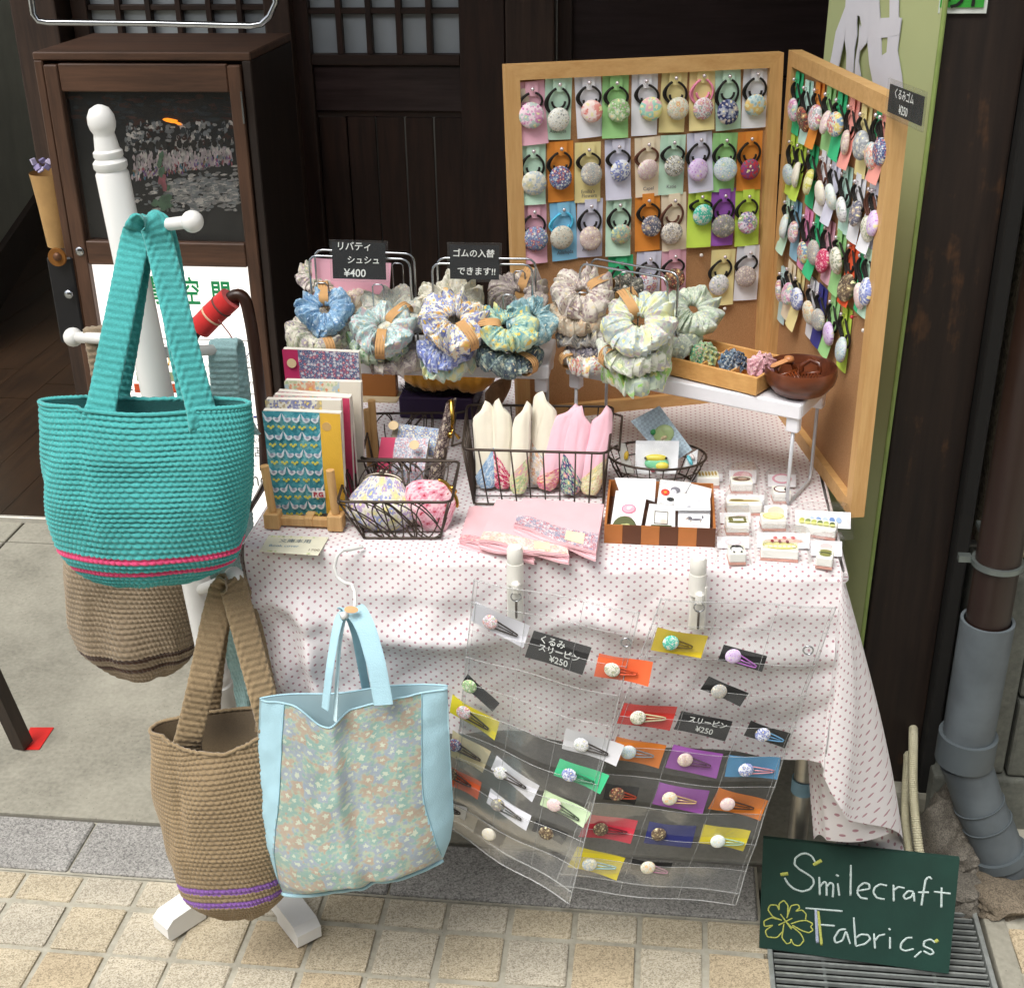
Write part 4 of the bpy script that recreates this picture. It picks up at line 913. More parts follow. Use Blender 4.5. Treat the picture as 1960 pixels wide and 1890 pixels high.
# ------------------------------------------------------------------ green banner behind the board
bl, br_ = Vector((.237, 2.16, 0)), Vector((.356, 1.885, 0))
GB = plain('bac38e', .8, var=.06, vs=3); bn = thing('banner', 'pale green cloth banner with white brush characters behind the cork board', 'banner', (.30, 2.02, .3))
def bpt(u, z, off=0):
    p = bl.lerp(br_, u); nn = Vector((br_.y-bl.y, -(br_.x-bl.x), 0)).normalized()
    if nn.dot(CAMP-p) < 0: nn = -nn
    return Vector((p.x, p.y, z))+nn*(.004*sin(u*7+z*3)+off)
obj('cloth', G().grid(lambda u, v: bpt(u, lerp(.12, 2.2, v)), 24, 40), GB, bn, True)
obj('hem', G().tube([bpt(1, lerp(.12, 2.2, k/20)) for k in range(21)], .0035, 8), plain('8fa45c', .8), bn, True)
nb_ = Vector((br_.y-bl.y, -(br_.x-bl.x), 0)).normalized()
if nb_.dot(CAMP-bl) < 0: nb_ = -nb_
BW = plain('e6e6ee', .8, var=.02); mid = bl.lerp(br_, .5)
def bpoly(pts, m=BW, off=.006, nm='brush_stroke'):
    q = []
    for (x, y) in pts: q.append(apl(*cs(x, y), mid+nb_*off, nb_))
    # ear-clipped by blender's ngon fill
    obj(nm, G().add(q+[p-nb_*.0012 for p in q], [tuple(range(len(q))), tuple(range(2*len(q)-1, len(q)-1, -1))]), m, bn)
bpoly([(330, -120), (520, -120), (525, 30), (515, 240), (500, 360), (445, 430), (440, 330), (455, 210), (440, 140), (420, 130), (415, 200), (330, 200), (310, 340), (260, 580), (185, 560), (205, 470), (240, 270), (320, 60)])
bpoly([(330, 200), (415, 190), (418, 300), (395, 420), (385, 620), (325, 610), (330, 450), (315, 330)], BW, .0062)
bpoly([(440, 200), (470, 330), (440, 420), (430, 520), (455, 680), (395, 660), (405, 500), (430, 350)], BW, .0062)
bpoly([(530, -120), (600, -120), (602, 20), (610, 155), (690, 150), (690, -120), (765, -120), (765, 150), (790, 155), (770, 300), (680, 315), (620, 320), (622, 470), (665, 440), (675, 315), (772, 290), (755, 430), (790, 640), (800, 760), (690, 760), (640, 740), (555, 720), (520, 540), (505, 350), (515, 200)])
gs = thing('green_sign', 'bright green sign with white border at the top right corner', 'sign', ay(1850, 10, 1.895))
a, b2 = ay(1812, -120, 1.898), ay(1886, 26, 1.898)
obj('border', G().box(((a.x+b2.x)/2, 1.897, (a.z+b2.z)/2), (b2.x-a.x, .003, a.z-b2.z)), plain('dfe6df', .6), gs)
obj('green_face', G().box(((a.x+b2.x)/2-.002, 1.8945, (a.z+b2.z)/2+.004), (b2.x-a.x-.006, .002, a.z-b2.z-.007)), plain('3aa63c', .6, var=.04), gs)
letter('りf', .036, Matrix.Translation(((a.x+b2.x)/2-.006, 1.892, b2.z+.020)) @ Matrix.Rotation(pi/2, 4, 'X'), plain('141a14', .7), gs, .0006)
# ================================================================== white folding shelves
ZS = .84
def shelf(label, fl_, fr_, depth):
    x = (fr_-fl_).normalized(); n = Vector((-x.y, x.x, 0)); c = (fl_+fr_)/2+n*depth/2; w_ = (fr_-fl_).length
    t = thing('folding_shelf', label, 'shelf', (c.x, c.y, ZTB), 'white folding shelves'); R = Matrix(((x.x, n.x, 0), (x.y, n.y, 0), (0, 0, 1)))
    wp = plain('ebebf0', .35, var=.03)
    obj('shelf_top', G().box((c.x, c.y, ZS-.003), (w_-.004, depth-.004, .005), R), wp, t)
    for s_ in (-1, 1):
        obj('rim', G().box(c+n*s_*(depth/2-.003)+Vector((0, 0, ZS-.011)), (w_, .006, .022), R, .002), wp, t)
        obj('rim', G().box(c+x*s_*(w_/2-.003)+Vector((0, 0, ZS-.011)), (.006, depth-.013, .022), R, .002), wp, t)
        a = c+x*s_*(w_/2-.012)
        for q in (-1, 1): obj('leg_socket', G().box(a+n*q*(depth/2-.012)+Vector((0, 0, ZS-.032)), (.018, .014, .024), R, .002), wp, t)
        f_ = a-n*(depth/2-.012); b_ = a+n*(depth/2-.012); z0 = ZTB+.0035
        pts = [f_+Vector((0, 0, ZS-.03)), f_+Vector((0, 0, z0+.01)), f_+n*.008+Vector((0, 0, z0)), b_-n*.006+Vector((0, 0, z0)), b_+Vector((0, 0, z0+.01)), b_+Vector((0, 0, ZS-.03))]
        obj('leg_wire', G().tube(pts, .0026, 8), plain('d3d6da', .3, .3, var=.04), t, True)
    return x, n
sf = [Vector((-.497, 1.768, 0)), Vector((-.154, 1.765, 0))]; x1_, n1_ = shelf('left white folding shelf carrying two scrunchie racks', sf[0], sf[1], .118)
sg = [Vector((-.132, 1.79, 0)), Vector((.192, 1.642, 0))]; x2_, n2_ = shelf('right white folding shelf carrying the wooden tray and bowl', sg[0], sg[1], .122)
# ------------------------------------------------------------------ wire racks
c4 = crop(640, 560, 2.579); c5 = crop(1300, 600, 2.39)
def rack(label, A, B_, C_, D_, Yf, Yb, hooks):
    # A,B left/right ends of the front rail; C,D of the back rail (pixels); Y can be a pair
    t = thing('wire_rack', label, 'rack', ay((A[0]+B_[0])/2, A[1], (Yf[0]+Yf[1])/2)*1.0, 'chrome scrunchie racks')
    for (l, r, Y) in ((A, B_, Yf), (C_, D_, Yb)):
        p, q = ay(l[0], l[1], Y[0]), ay(r[0], r[1], Y[1]); d = (q-p).normalized(); k = .012
        pts = [Vector((p.x, p.y, ZS+.004)), p-Vector((0, 0, k))]
        for a in (30, 60): pts.append(p+d*k*(1-cos(radians(a)))-Vector((0, 0, k*(1-sin(radians(a))))))
        pts += [p+d*k, q-d*k]
        for a in (60, 30): pts.append(q-d*k*(1-cos(radians(a)))-Vector((0, 0, k*(1-sin(radians(a))))))
        pts += [q-Vector((0, 0, k)), Vector((q.x, q.y, ZS+.004))]
        obj('rail', G().tube(pts, .0017, 8), CHROME, t, True)
    p, q, r, s_ = ay(*A, Yf[0]), ay(*B_, Yf[1]), ay(*C_, Yb[0]), ay(*D_, Yb[1])
    for a, b2 in ((p, r), (q, s_)): obj('foot', G().tube([(a.x, a.y, ZS+.003), (b2.x, b2.y, ZS+.003)], .0017, 8), CHROME, t, True)
    for (hx_, hy_, Y, drop) in hooks:
        p = ay(hx_, hy_, Y); w_ = .008
        obj('hook', G().tube([p+Vector((-w_, 0, -drop)), p+Vector((-w_, 0, -.003)), p+Vector((-w_+.003, 0, 0)), p+Vector((w_-.003, 0, 0)), p+Vector((w_, 0, -.003)), p+Vector((w_, 0, -drop))], .0011, 6), CHROME, t, True)
rack('left chrome wire rack behind the first price sign', c4(322, 190), c4(968, 214), c4(358, 152), c4(996, 180), (1.795, 1.795), (1.835, 1.835), [(*c4(405, 365), 1.775, .04), (*c4(765, 375), 1.775, .06), (*c4(890, 240), 1.85, .05)])
rack('middle chrome wire rack behind the second price sign', c4(1110, 240), c4(1752, 248), c4(1142, 205), c4(1772, 212), (1.795, 1.795), (1.835, 1.835), [(*c4(1210, 410), 1.775, .07), (*c4(1600, 440), 1.775, .06), (*c4(1670, 290), 1.85, .05)])
rack('right chrome wire rack with two sloping rails', c5(330, 125), c5(850, 215), c5(395, 95), c5(912, 185), (1.815, 1.735), (1.855, 1.775), [(*c5(345, 300), 1.79, .04), (*c5(640, 345), 1.74, .04), (*c5(600, 180), 1.83, .06)])
# price signs on the racks
def sign_px(label, pts, Y, lines):
    p = [ay(*q, Y) for q in pts]; ctr = (p[0]+p[1]+p[2]+p[3])/4; w_ = ((p[1]-p[0]).length+(p[2]-p[3]).length)/2; h_ = ((p[3]-p[0]).length+(p[2]-p[1]).length)/2
    return chalk_sign('price_sign', label, frame(ctr, p[1]-p[0], Vector((0, -1, .12))), w_, h_, lines, .0035)
sign_px('black chalk sign in clear sleeve standing on the left wire rack', [c4(474, 108), c4(818, 116), c4(812, 342), c4(474, 332)], 1.783, [('リバティ', -.006, .0200, .0130), ('シュシュ', .007, .001, .0120), ('¥400', -.006, -.0175, .0155)])
sign_px('black chalk sign in clear sleeve on the middle wire rack', [c4(1226, 124), c4(1540, 130), c4(1538, 342), c4(1224, 336)], 1.783, [('ゴムの入替', -.001, .012, .0120), ('できます!!', .003, -.0130, .0122)])
tag(obj('pink_card', G().slab(ay(*c4(340, 205), 1.84), ay(*c4(850, 240), 1.84), ay(*c4(835, 470), 1.84), ay(*c4(350, 450), 1.84), (0, -1, 0), .0008), plain('efb4c6', .8, var=.03)), 'pale pink card standing behind the left price sign', 'card')
# ------------------------------------------------------------------ scrunchies
KRAFT = plain('c79a66', .85, var=.08, vs=90)
def scrunchie(label, px, Y, wpx, tilt, prints, tag_ang=None, lean=0., k=15, fat=.46, seed=0, tags=1):
    tilt = min(58, tilt+15); wpx *= 1.1
    c = ay(*px, Y); v = (CAMP-c); dist = v.dot(-_f); v.normalize()
    up = Vector((0, 0, 1)); up = (up-v*up.dot(v)).normalized(); side = up.cross(v)
    ax = (v*cos(radians(tilt))+up*sin(radians(tilt))).normalized(); ax = (ax+side*lean).normalized()
    x = side-ax*side.dot(ax); M = frame(c, x, ax)
    Ro = wpx/2*(-dist)/FP*-1 if dist < 0 else wpx/2*dist/FP
    r = Ro*.345; R_ = Ro-r*1.18
    t = thing('scrunchie', label, 'scrunchie', M=M, group='scrunchies on the wire racks')
    ph = hash1(seed, 3)*6; kk = max(5, round(k*.42)); ri = Ro*.17; hh = Ro*.27; AA = Ro*.20
    def tri(x): x = x-math.floor(x); return 1-abs(2*x-1)
    def sf_(u, v_):
        th = u*2*pi; f = v_*2*pi; ct, sn = cos(th), sin(th)
        w1 = vnoise(ct*1.4+seed, sn*1.4+seed*1.7); w2 = vnoise(ct*3.2+seed*2.1, sn*3.2+cos(f)*.7); w3 = vnoise(ct*7+seed*1.3, sn*7+f*.9)
        s0 = (1+cos(f))/2; th_ = math.copysign(abs(sin(f))**.75, sin(f))
        p1 = tri(kk*u+w1*1.3+.22*th_+ph); p2 = tri(kk*2*u+w2*1.5+.35*s0+ph*2); p3 = tri(kk*4*u+w3*1.2-.5*s0)
        ro = Ro*(.90+.14*w1+.10*(p1-.5)+.07*(p2-.5))
        rho = lerp(ri*(1+.25*w2), ro, s0**.85)
        z = th_*hh*(.62+.5*p1*s0+.36*p2-.22*p3*s0)+AA*s0*s0*(1.6*(p1-.5)+.9*w2)-Ro*.10*s0
        tw = .10*(p2-.5)*s0
        return Vector((rho*cos(th+tw), rho*sin(th+tw), z))
    g = G().grid(lambda u, v_: sf_(u % 1, v_ % 1), 180, 26, uvf=lambda u, v_: (u*2*pi*Ro*.75, v_*2.2*(Ro-ri)))
    ob = obj('ruffled_band', g, prints, t, True, world=False, recalc=False)
    try: ob.data.set_sharp_from_angle(angle=radians(34))
    except Exception: pass
    R_ = (Ro+ri)/2
    if tag_ang is not None:
        for q in range(tags):
            a0 = radians(tag_ang+q*140); wv = .0085/R_
            def tf_(u, v_):
                f = v_*2*pi; rr = (Ro-ri)/2*1.0; rho = R_+rr*cos(f); tt_ = (u-.5)*.0135
                return Vector((rho*cos(a0)-tt_*sin(a0), rho*sin(a0)+tt_*cos(a0), (hh*1.16+.001*sin(f*3))*math.copysign(abs(sin(f))**.7, sin(f))-Ro*.04))
            pt_ = obj('paper_tag', G().grid(tf_, 4, 24), KRAFT, t, True, world=False, recalc=False)
            for z_ in (-.4, 0, .4):
                pts = [tf_(.5+z_*.8, .02+.2*j/10)*1.004 for j in range(11)]
                obj('tag_print', G().tube(pts, .00025, 4), plain('7a5636', .8), pt_, world=False)
    return t
def fb(*a, **k): return floral(*a, coord='UV', **k)
scrunchie('cream and brown scrunchie at the back behind the first price sign', c4(560, 400), 1.86, 150, 40, fb('cbc0ac', 'a88f70', 'b7a3a8', 'd9d2c0', 'e0d4b0', 80, .45), 100, seed=1)
scrunchie('pale lilac scrunchie peeping up at the far left of the left rack', c4(370, 320), 1.85, 78, 20, fb('cfc6bc', 'a48f9c', '9aa890', 'ded8d0', 'e0d4b0', 100, .45), None, seed=2)
scrunchie('cream lilac scrunchie under the blue one at the far left', c4(390, 680), 1.77, 138, 45, fb('d4cfbf', '8f7f94', 'a6b090', 'e2ddd0', 'e0d4b0', 90, .42), 285, seed=3)
scrunchie('light blue scrunchie with fine flowers on the left rack', c4(425, 535), 1.757, 112, 18, fb('8fb4d0', '5c86b4', 'b9d0e2', '7aa0c6', 'c8d8e4', 110, .42), 88, seed=4, lean=-.1)
scrunchie('lilac grey scrunchie lowest under the pale aqua one', c4(865, 810), 1.765, 122, 55, fb('c9bfb6', '94828c', 'd9d4ca', 'a89aa0', 'e0d4b0', 100, .42), None, seed=5)
scrunchie('green flowered scrunchie just below the pale aqua one', c4(770, 735), 1.758, 118, 50, fb('b4c6b0', '5c9a5c', 'd6e2cc', '8a9ab0', 'e8e0a0', 100, .42), None, seed=6)
scrunchie('grey and cream scrunchie at the back above the pale aqua one', c4(840, 545), 1.79, 128, 30, fb('c2c4b6', '98a0a0', 'd8d6c8', 'b0a4a4', 'e0d4b0', 100, .42), None, seed=7)
scrunchie('pale aqua scrunchie with kraft tag in front of the left rack', c4(800, 645), 1.742, 132, 28, fb('b9d0cf', '93b4b4', 'd8e0dc', 'c4a4ac', 'e0d4b0', 90, .45), 262, seed=8, tags=2)
scrunchie('cream scrunchie behind the blue and orange flowered one', c4(1245, 500), 1.80, 138, 25, fb('d9d6c6', 'b0b098', 'e4e0d4', 'c2b8a8', 'e0d4b0', 90, .42), None, seed=9)
scrunchie('pale mint scrunchie lowest in the middle stack', c4(1215, 860), 1.757, 104, 55, fb('d2e0cc', 'a8cfc0', 'e6e29a', 'e2e8dc', 'e8e0a0', 80, .45), None, seed=10, k=10)
scrunchie('royal blue flowered scrunchie below the blue and orange one', c4(1195, 775), 1.747, 106, 40, fb('c6d0e8', '4a5cb8', '5a72c4', '8ea0d8', 'e8e4d0', 95, .5), None, seed=11)
scrunchie('cream scrunchie with bold blue and orange flowers in the middle', c4(1252, 600), 1.737, 138, 24, fb('e8e6d4', '4c60b8', '6a7cc8', 'e8a83c', 'e8c860', 80, .42), 300, seed=12)
scrunchie('grey lilac scrunchie at the back right of the middle rack', c4(1670, 440), 1.84, 122, 25, fb('b4aaa2', '8f8088', 'cfc8be', 'a49498', 'd8d0b0', 90, .42), 70, seed=13)
scrunchie('dark navy and green scrunchie lowest right of the middle rack', c4(1600, 815), 1.752, 122, 48, fb('5c6e74', '9ab0a4', '2f4058', 'b4c0b0', 'd8d0b0', 110, .42), 320, seed=14, lean=.12)
scrunchie('teal flowered scrunchie at the right of the middle rack', c4(1755, 590), 1.765, 98, 15, fb('7fa4ac', 'b8d0d0', '4c7684', 'a4c0c4', 'd8d8c0', 110, .42), None, seed=15, lean=.3)
scrunchie('yellow and teal flowered scrunchie on the middle rack right', c4(1590, 640), 1.742, 110, 24, fb('a4c4b4', 'e2dc8c', '5c9aa8', 'c2d8c0', 'e8c860', 90, .46), 180, seed=16, lean=-.05)
scrunchie('white scrunchie with red and yellow dots at the shelf gap', c5(365, 668), 1.785, 98, 60, fb('e4e2da', 'c84a4a', 'e0b84a', 'a4b0bc', 'e0d4b0', 90, .34), 205, seed=17)
scrunchie('dark grey violet scrunchie low on the right rack', c5(400, 600), 1.795, 92, 45, fb('6e6a74', '9a94a0', '4a4854', 'b0aab0', 'c8c0b0', 110, .42), None, seed=18)
scrunchie('grey scrunchie below the beige one on the right rack', c5(345, 510), 1.80, 108, 45, fb('9a9894', 'bcb6ac', '6f747c', 'ccc6bc', 'd8d0b0', 90, .42), None, seed=19)
scrunchie('beige orange scrunchie below the lilac one on the right rack', c5(315, 425), 1.80, 112, 42, fb('c4b8a4', 'a4907c', 'd2b08c', 'dad2c2', 'e0d4b0', 90, .42), None, seed=20)
scrunchie('cream and lilac scrunchie on top at the left of the right rack', c5(345, 300), 1.80, 122, 28, fb('d0c8bc', '94767f', 'b4a4a8', 'e0dace', 'e0d4b0', 85, .45), 30, seed=21, k=18)
scrunchie('dark patterned scrunchie at the back of the right rack', c5(600, 265), 1.86, 62, 20, fb('4a4a44', '8a8a7c', '2c2e2e', 'a49c8c', 'c8c0b0', 120, .42), 300, seed=22)
scrunchie('pale sage scrunchie hanging at the back right of the right rack', c5(1000, 400), 1.80, 112, 22, fb('c0ccb8', '9aae98', 'dce0d0', 'b0b4b8', 'd8d8b0', 80, .42), None, seed=23, lean=.3)
scrunchie('grey sage scrunchie low behind the big pale green ones', c5(890, 560), 1.775, 100, 40, fb('b4bcaa', '8f9a94', 'd2d6c4', 'a4a0a8', 'd8d8b0', 80, .42), None, seed=24)
scrunchie('pale mint and lime scrunchie lowest at the front of the right rack', c5(655, 740), 1.705, 134, 48, fb('c4d2bc', '8fd04a', 'dfe6d4', 'a8b8b4', 'e0e0a0', 60, .42), None, seed=25, k=12)
scrunchie('pale green grey scrunchie second from the bottom at the front', c5(655, 620), 1.698, 142, 42, fb('ccd2c2', 'a4b48c', 'e0e2d6', 'b0aab4', 'e0e0a0', 70, .45), 215, seed=26, k=13)
scrunchie('large pale green scrunchie on top at the front of the right rack', c5(675, 470), 1.690, 142, 20, fb('d2d8c8', 'a8bcc8', 'dde2a8', 'bfaeb8', 'e0e0a0', 70, .45), 120, seed=27, k=14)
# ------------------------------------------------------------------ wooden tray with rosettes, bowl with clips
TRW = wood('c08a48', 'dcab6a', 'x', .55, 2)
R2 = Matrix(((x2_.x, n2_.x, 0), (x2_.y, n2_.y, 0), (0, 0, 1)))
tc = az(*c5(845, 735), ZS+.028); td = az(*c5(1372, 905), ZS+.004)
fl2 = az(*c5(846, 780), ZS+.003); wt = (td-fl2).length; dt = .098; tx = (td-fl2).normalized(); tn = Vector((-tx.y, tx.x, 0)); tcen = (fl2+td)/2+tn*dt/2; tcen.z = ZS
RT = Matrix(((tx.x, tn.x, 0), (tx.y, tn.y, 0), (0, 0, 1)))
tray = thing('wooden_tray', 'pale wooden tray divided into six square compartments', 'tray', tcen)
hT = .026
obj('base', G().box(tcen+Vector((0, 0, .0035)), (wt-.004, dt-.004, .003), RT), TRW, tray)
for s_ in (-1, 1):
    obj('side', G().box(tcen+tn*s_*(dt/2-.002)+Vector((0, 0, hT/2+.002)), (wt, .004, hT), RT, .0008), TRW, tray)
    obj('side', G().box(tcen+tx*s_*(wt/2-.002)+Vector((0, 0, hT/2+.0015)), (.004, dt-.0085, hT-.001), RT, .0008), TRW, tray)
obj('divider', G().box(tcen+Vector((0, 0, hT/2+.003)), (wt-.009, .003, hT-.006), RT), TRW, tray)
for q in (-1, 1): obj('divider', G().box(tcen+tx*q*wt/6+Vector((0, 0, hT/2+.002)), (.003, dt-.009, hT-.008), RT), TRW, tray)
def rosette(label, c, R_, prints, seed):
    t = thing('rosette', label, 'rosette', c, 'fabric rosettes'); v = (CAMP-c).normalized()
    ax = (v*.75+Vector((0, 0, .6))).normalized(); M = frame(Vector((0, 0, 0)), Vector((1, 0, 0)), ax).to_3x3()
    for L in range(4):
        ro = R_*(1-.2*L); z0 = .004*L
        def fn(u, w_):
            th = u*2*pi; rr = lerp(ro*.2, ro, w_)*(1+.06*sin(th*7+seed+L)*w_); z = z0*1.2-.006*w_*w_*(1-.2*L)+w_*(.0042-.0006*L)*(sin(th*(11-2*L)+seed+L*2+.8*sin(th*3))+.35*sin(th*19+L))+.005*(1-w_)
            return c+M @ Vector((rr*cos(th), rr*sin(th), z))
        obj('ruffle', G().grid(lambda u, w_: fn(u % 1, w_), 110, 6, uvf=lambda u, w_: (u*.12, w_*.03)), prints, t, True, recalc=False)
rosette('green and yellow gathered rosette in the back left compartment', az(*c5(1065, 655), ZS+.032), .0205, fb('9fc49a', '3f9a7c', 'e0dc8a', 'd8a4b4', 'e8e0a0', 80, .45), 1)
rosette('navy and blue gathered rosette in the back middle compartment', az(*c5(1237, 700), ZS+.030), .020, fb('4c6684', 'c2ccd0', '2c4058', '8aa0b0', 'd8d0b0', 80, .42), 4)
rosette('dusty pink gathered rosette in the back right compartment', az(*c5(1412, 725), ZS+.033), .0215, fb('d8a8b0', 'c08a98', 'e6c8cc', 'b87c8c', 'e0c8b0', 90, .4), 8)
def cover_button(label, c, mat, r=.0142):
    t = thing('covered_button', label, 'button', c, 'loose covered buttons'); q = r/BR
    o = obj('button', BTN, None, t); o.scale = (q, q, q*.9); o.location = (0, 0, .003); o.rotation_euler = (.1, 0, 1)
    o.material_slots[0].link = 'OBJECT'; o.material_slots[0].material = mat
cover_button('cream fabric covered button with red flower in the tray', az(*c5(965, 757), ZS+.006), floral('dfe0cf', 'd87a6a', 'b0c4b4', 'e6c8a0', 'e8d070', 60, .4))
cover_button('peach fabric covered button with navy edge in the tray', az(*c5(1135, 793), ZS+.006), floral('ecc8a0', '3f4a74', 'f0dcc0', 'e0a878', 'e8d070', 60, .36))
bc = az(*c5(1628, 905), ZS)+Vector((0, .006, 0)); bc.z = ZS
bw = thing('wooden_bowl', 'round dark wooden bowl on the right end of the shelf', 'bowl', bc)
RB = .0485
BOW = wood('3a1c12', '7a4228', 'x', .3, .7)
obj('bowl', G().lathe([(.0001, .003), (.022, .003), (.025, .0), (RB*.72, .005), (RB*.95, .018), (RB, .028), (RB*.985, .037), (RB*.965, .0395), (RB*.94, .037), (RB*.92, .027), (RB*.84, .016), (RB*.6, .009), (.0001, .007)], 48, bc), BOW, bw, 'auto')
def hair_clip(label, c, ang, col):
    t = thing('hair_clip', label, 'hair clip', c, 'tortoiseshell clips in the bowl'); M = frame(c, Vector((cos(ang), sin(ang), .25)), Vector((0, -.75, .7)))
    tm_ = plain(col, .25, var=.5, vs=120)
    pts = [(-.013, .0, 0), (-.012, .012, .003), (0, .018, .004), (.012, .012, .003), (.013, 0, 0)]
    obj('arched_top', G().tube([M @ Vector(p) for p in pts], .0035, 8, flat=.7), tm_, t, True)
    for k in range(6): obj('tooth', G().tube([M @ Vector((-.011+k*.0044, .002, .001)), M @ Vector((-.010+k*.0042, -.016, .006)), M @ Vector((-.009+k*.004, -.022, .0))], [.0016, .0013, .0007], 6), tm_, t, True)
    obj('spring_bar', G().tube([M @ Vector((-.014, 0, .001)), M @ Vector((.014, 0, .001))], .0028, 8), tm_, t, True)
hair_clip('tortoiseshell claw clip at the left of the wooden bowl', bc+Vector((-.018, .004, .026)), .3, '6a3216'); hair_clip('tortoiseshell claw clip at the right of the wooden bowl', bc+Vector((.014, .010, .025)), -.4, '5c2c16')
t = thing('hair_clip', 'tan wooden hair clip resting on the bowl rim', 'hair clip', bc+Vector((-.03, .01, .05)), 'tortoiseshell clips in the bowl')
obj('bar', G().box(bc+Vector((-.028, .004, .041)), (.028, .009, .006), Matrix.Rotation(.35, 3, 'Z') @ Matrix.Rotation(-.3, 3, 'Y'), .003), wood('a8683a', 'd29a6a', 'x', .5), t, True); obj('knob', G().lathe([(.0001, .006), (.006, .004), (.007, 0), (.006, -.003)], 16, bc+Vector((-.016, .010, .044))), plain('b87a4c', .4), t, True)
# ================================================================== book covers on their stand
cbk = crop(600, 820, 3.258)
def qbox(name, parent, pts, Y, t, mat, cr=cbk, dY=(0, 0, 0, 0)):
    q = [ay(*cr(*p), Y+d) for p, d in zip(pts, dY)]; return obj(name, G().slab(*q, (0, -1, 0), t), mat, parent)
def book(label, T, Y, parts, th=.008, bands=()):
    t = thing('book_cover', label, 'book cover', ay(*cbk(*T[3]), Y), 'fabric book covers in the stand')
    q = [ay(*cbk(*p), Y) for p in T]
    def at(u, v, d=0): return q[0].lerp(q[1], u).lerp(q[3].lerp(q[2], u), v)+Vector((0, -d, 0))
    panels = []
    for k, (u0, u1, mat, nm) in enumerate(parts):
        g = G()
        def fn(u, v):
            uu = lerp(u0, u1, u); p = at(uu, v); p.y += .0015*sin(v*5+uu*4); return p
        g.grid(fn, 10, 16, uvf=lambda u, v: (lerp(u0, u1, u)*.1, -v*.14))
        for w_ in (0, 1): pass
        panels.append(obj(nm, g, mat, t, True))
    obj('pages_lining', G().slab(*[at(u, v, -.0042) for u, v in ((.004, .004), (.996, .004), (.996, .996), (.004, .996))], (0, -1, 0), th), plain('e8e2d6', .8), t)
    at.panels = panels
    return t, at
birds = fb('3f93a2', '2c7c8c', '5fa9b6', '7fb8be', '4f9aa6', 60, .42, .3); YEL = plain('e2b23c', .75, var=.05, bmp=.2, bs=600)
CRM = plain('e4ddce', .8, var=.03, bmp=.15, bs=700); PNK = plain('cc4468', .75, var=.06, bmp=.2, bs=600); MAG = plain('bd2a60', .75, var=.05)
dense = fb('5c6a8c', 'c0485c', 'd8dce2', '3c5f88', 'e0c8c0', 230, .45)
STK = plain('dcc49a', .8, var=.05)
t, at_ = book('magenta book cover with red blue print at the back of the stand', [(322, 150), (940, 178), (985, 980), (400, 980)], 1.700, [(0, .2, MAG, 'spine_panel'), (.2, 1, dense, 'print_panel')])
obj('price_sticker', G().lathe([(.0001, .0006), (.0068, .0006), (.0068, 0)], 24, at_(.115, .125, .001), Matrix.Rotation(pi/2, 3, 'X')), STK, at_.panels[0])
book('cream book cover with orange and green flowers, second from the back', [(340, 405), (958, 420), (990, 1380), (400, 1380)], 1.650, [(0, .72, fb('e4e0c8', 'e88a5c', 'b4c89a', 'a4c0d4', 'f0c870', 70, .48), 'print_panel'), (.72, 1, CRM, 'spine_panel')])
book('red gingham book cover in the middle of the stand', [(283, 490), (876, 535), (940, 1400), (360, 1400)], 1.622, [(0, .8, fb('f0dce0', 'd8566c', 'e6a4b0', 'd8566c', 'f0dce0', 300, .4, 0), 'print_panel'), (.8, 1, PNK, 'spine_panel')])
book('pink flowered book cover, third from the front', [(252, 520), (868, 545), (905, 1420), (330, 1420)], 1.606, [(0, .76, fb('e8d8d4', 'e07a94', '9ac4b8', 'f0b4b0', 'f0d080', 80, .46), 'print_panel'), (.76, 1, PNK, 'spine_panel')])
book('cream book cover with navy flowers, second from the front', [(185, 558), (796, 568), (838, 1460), (262, 1470)], 1.582, [(0, .75, fb('e8e4d4', '34469a', 'b09a6a', '4c5cae', 'e8d080', 80, .48), 'print_panel'), (.75, 1, CRM, 'spine_panel')])
t, at_ = book('teal book cover with white birds and yellow spine at the front', [(160, 648), (793, 670), (835, 1478), (252, 1482)], 1.556, [(0, .735, birds, 'print_panel'), (.735, 1, YEL, 'spine_panel')])
obj('price_sticker', G().lathe([(.0001, .0006), (.0062, .0006), (.0062, 0)], 24, at_(.82, .125, .001), Matrix.Rotation(pi/2, 3, 'X')), plain('c9a264', .8), at_.panels[1])
lb = [at_(.57, .758, .0028), at_(.745, .758, .0028), at_(.745, .825, .0028), at_(.57, .825, .0028)]
obj('sewn_label', G().slab(*lb, (0, -1, 0), .0008), plain('ece6e4', .8), t); letter('P.G', .0095, frame((lb[0]+lb[2])/2+Vector((0, -.0012, 0)), Vector((1, 0, 0)), Vector((0, -1, 0))), plain('b02440', .7), t, .0004)
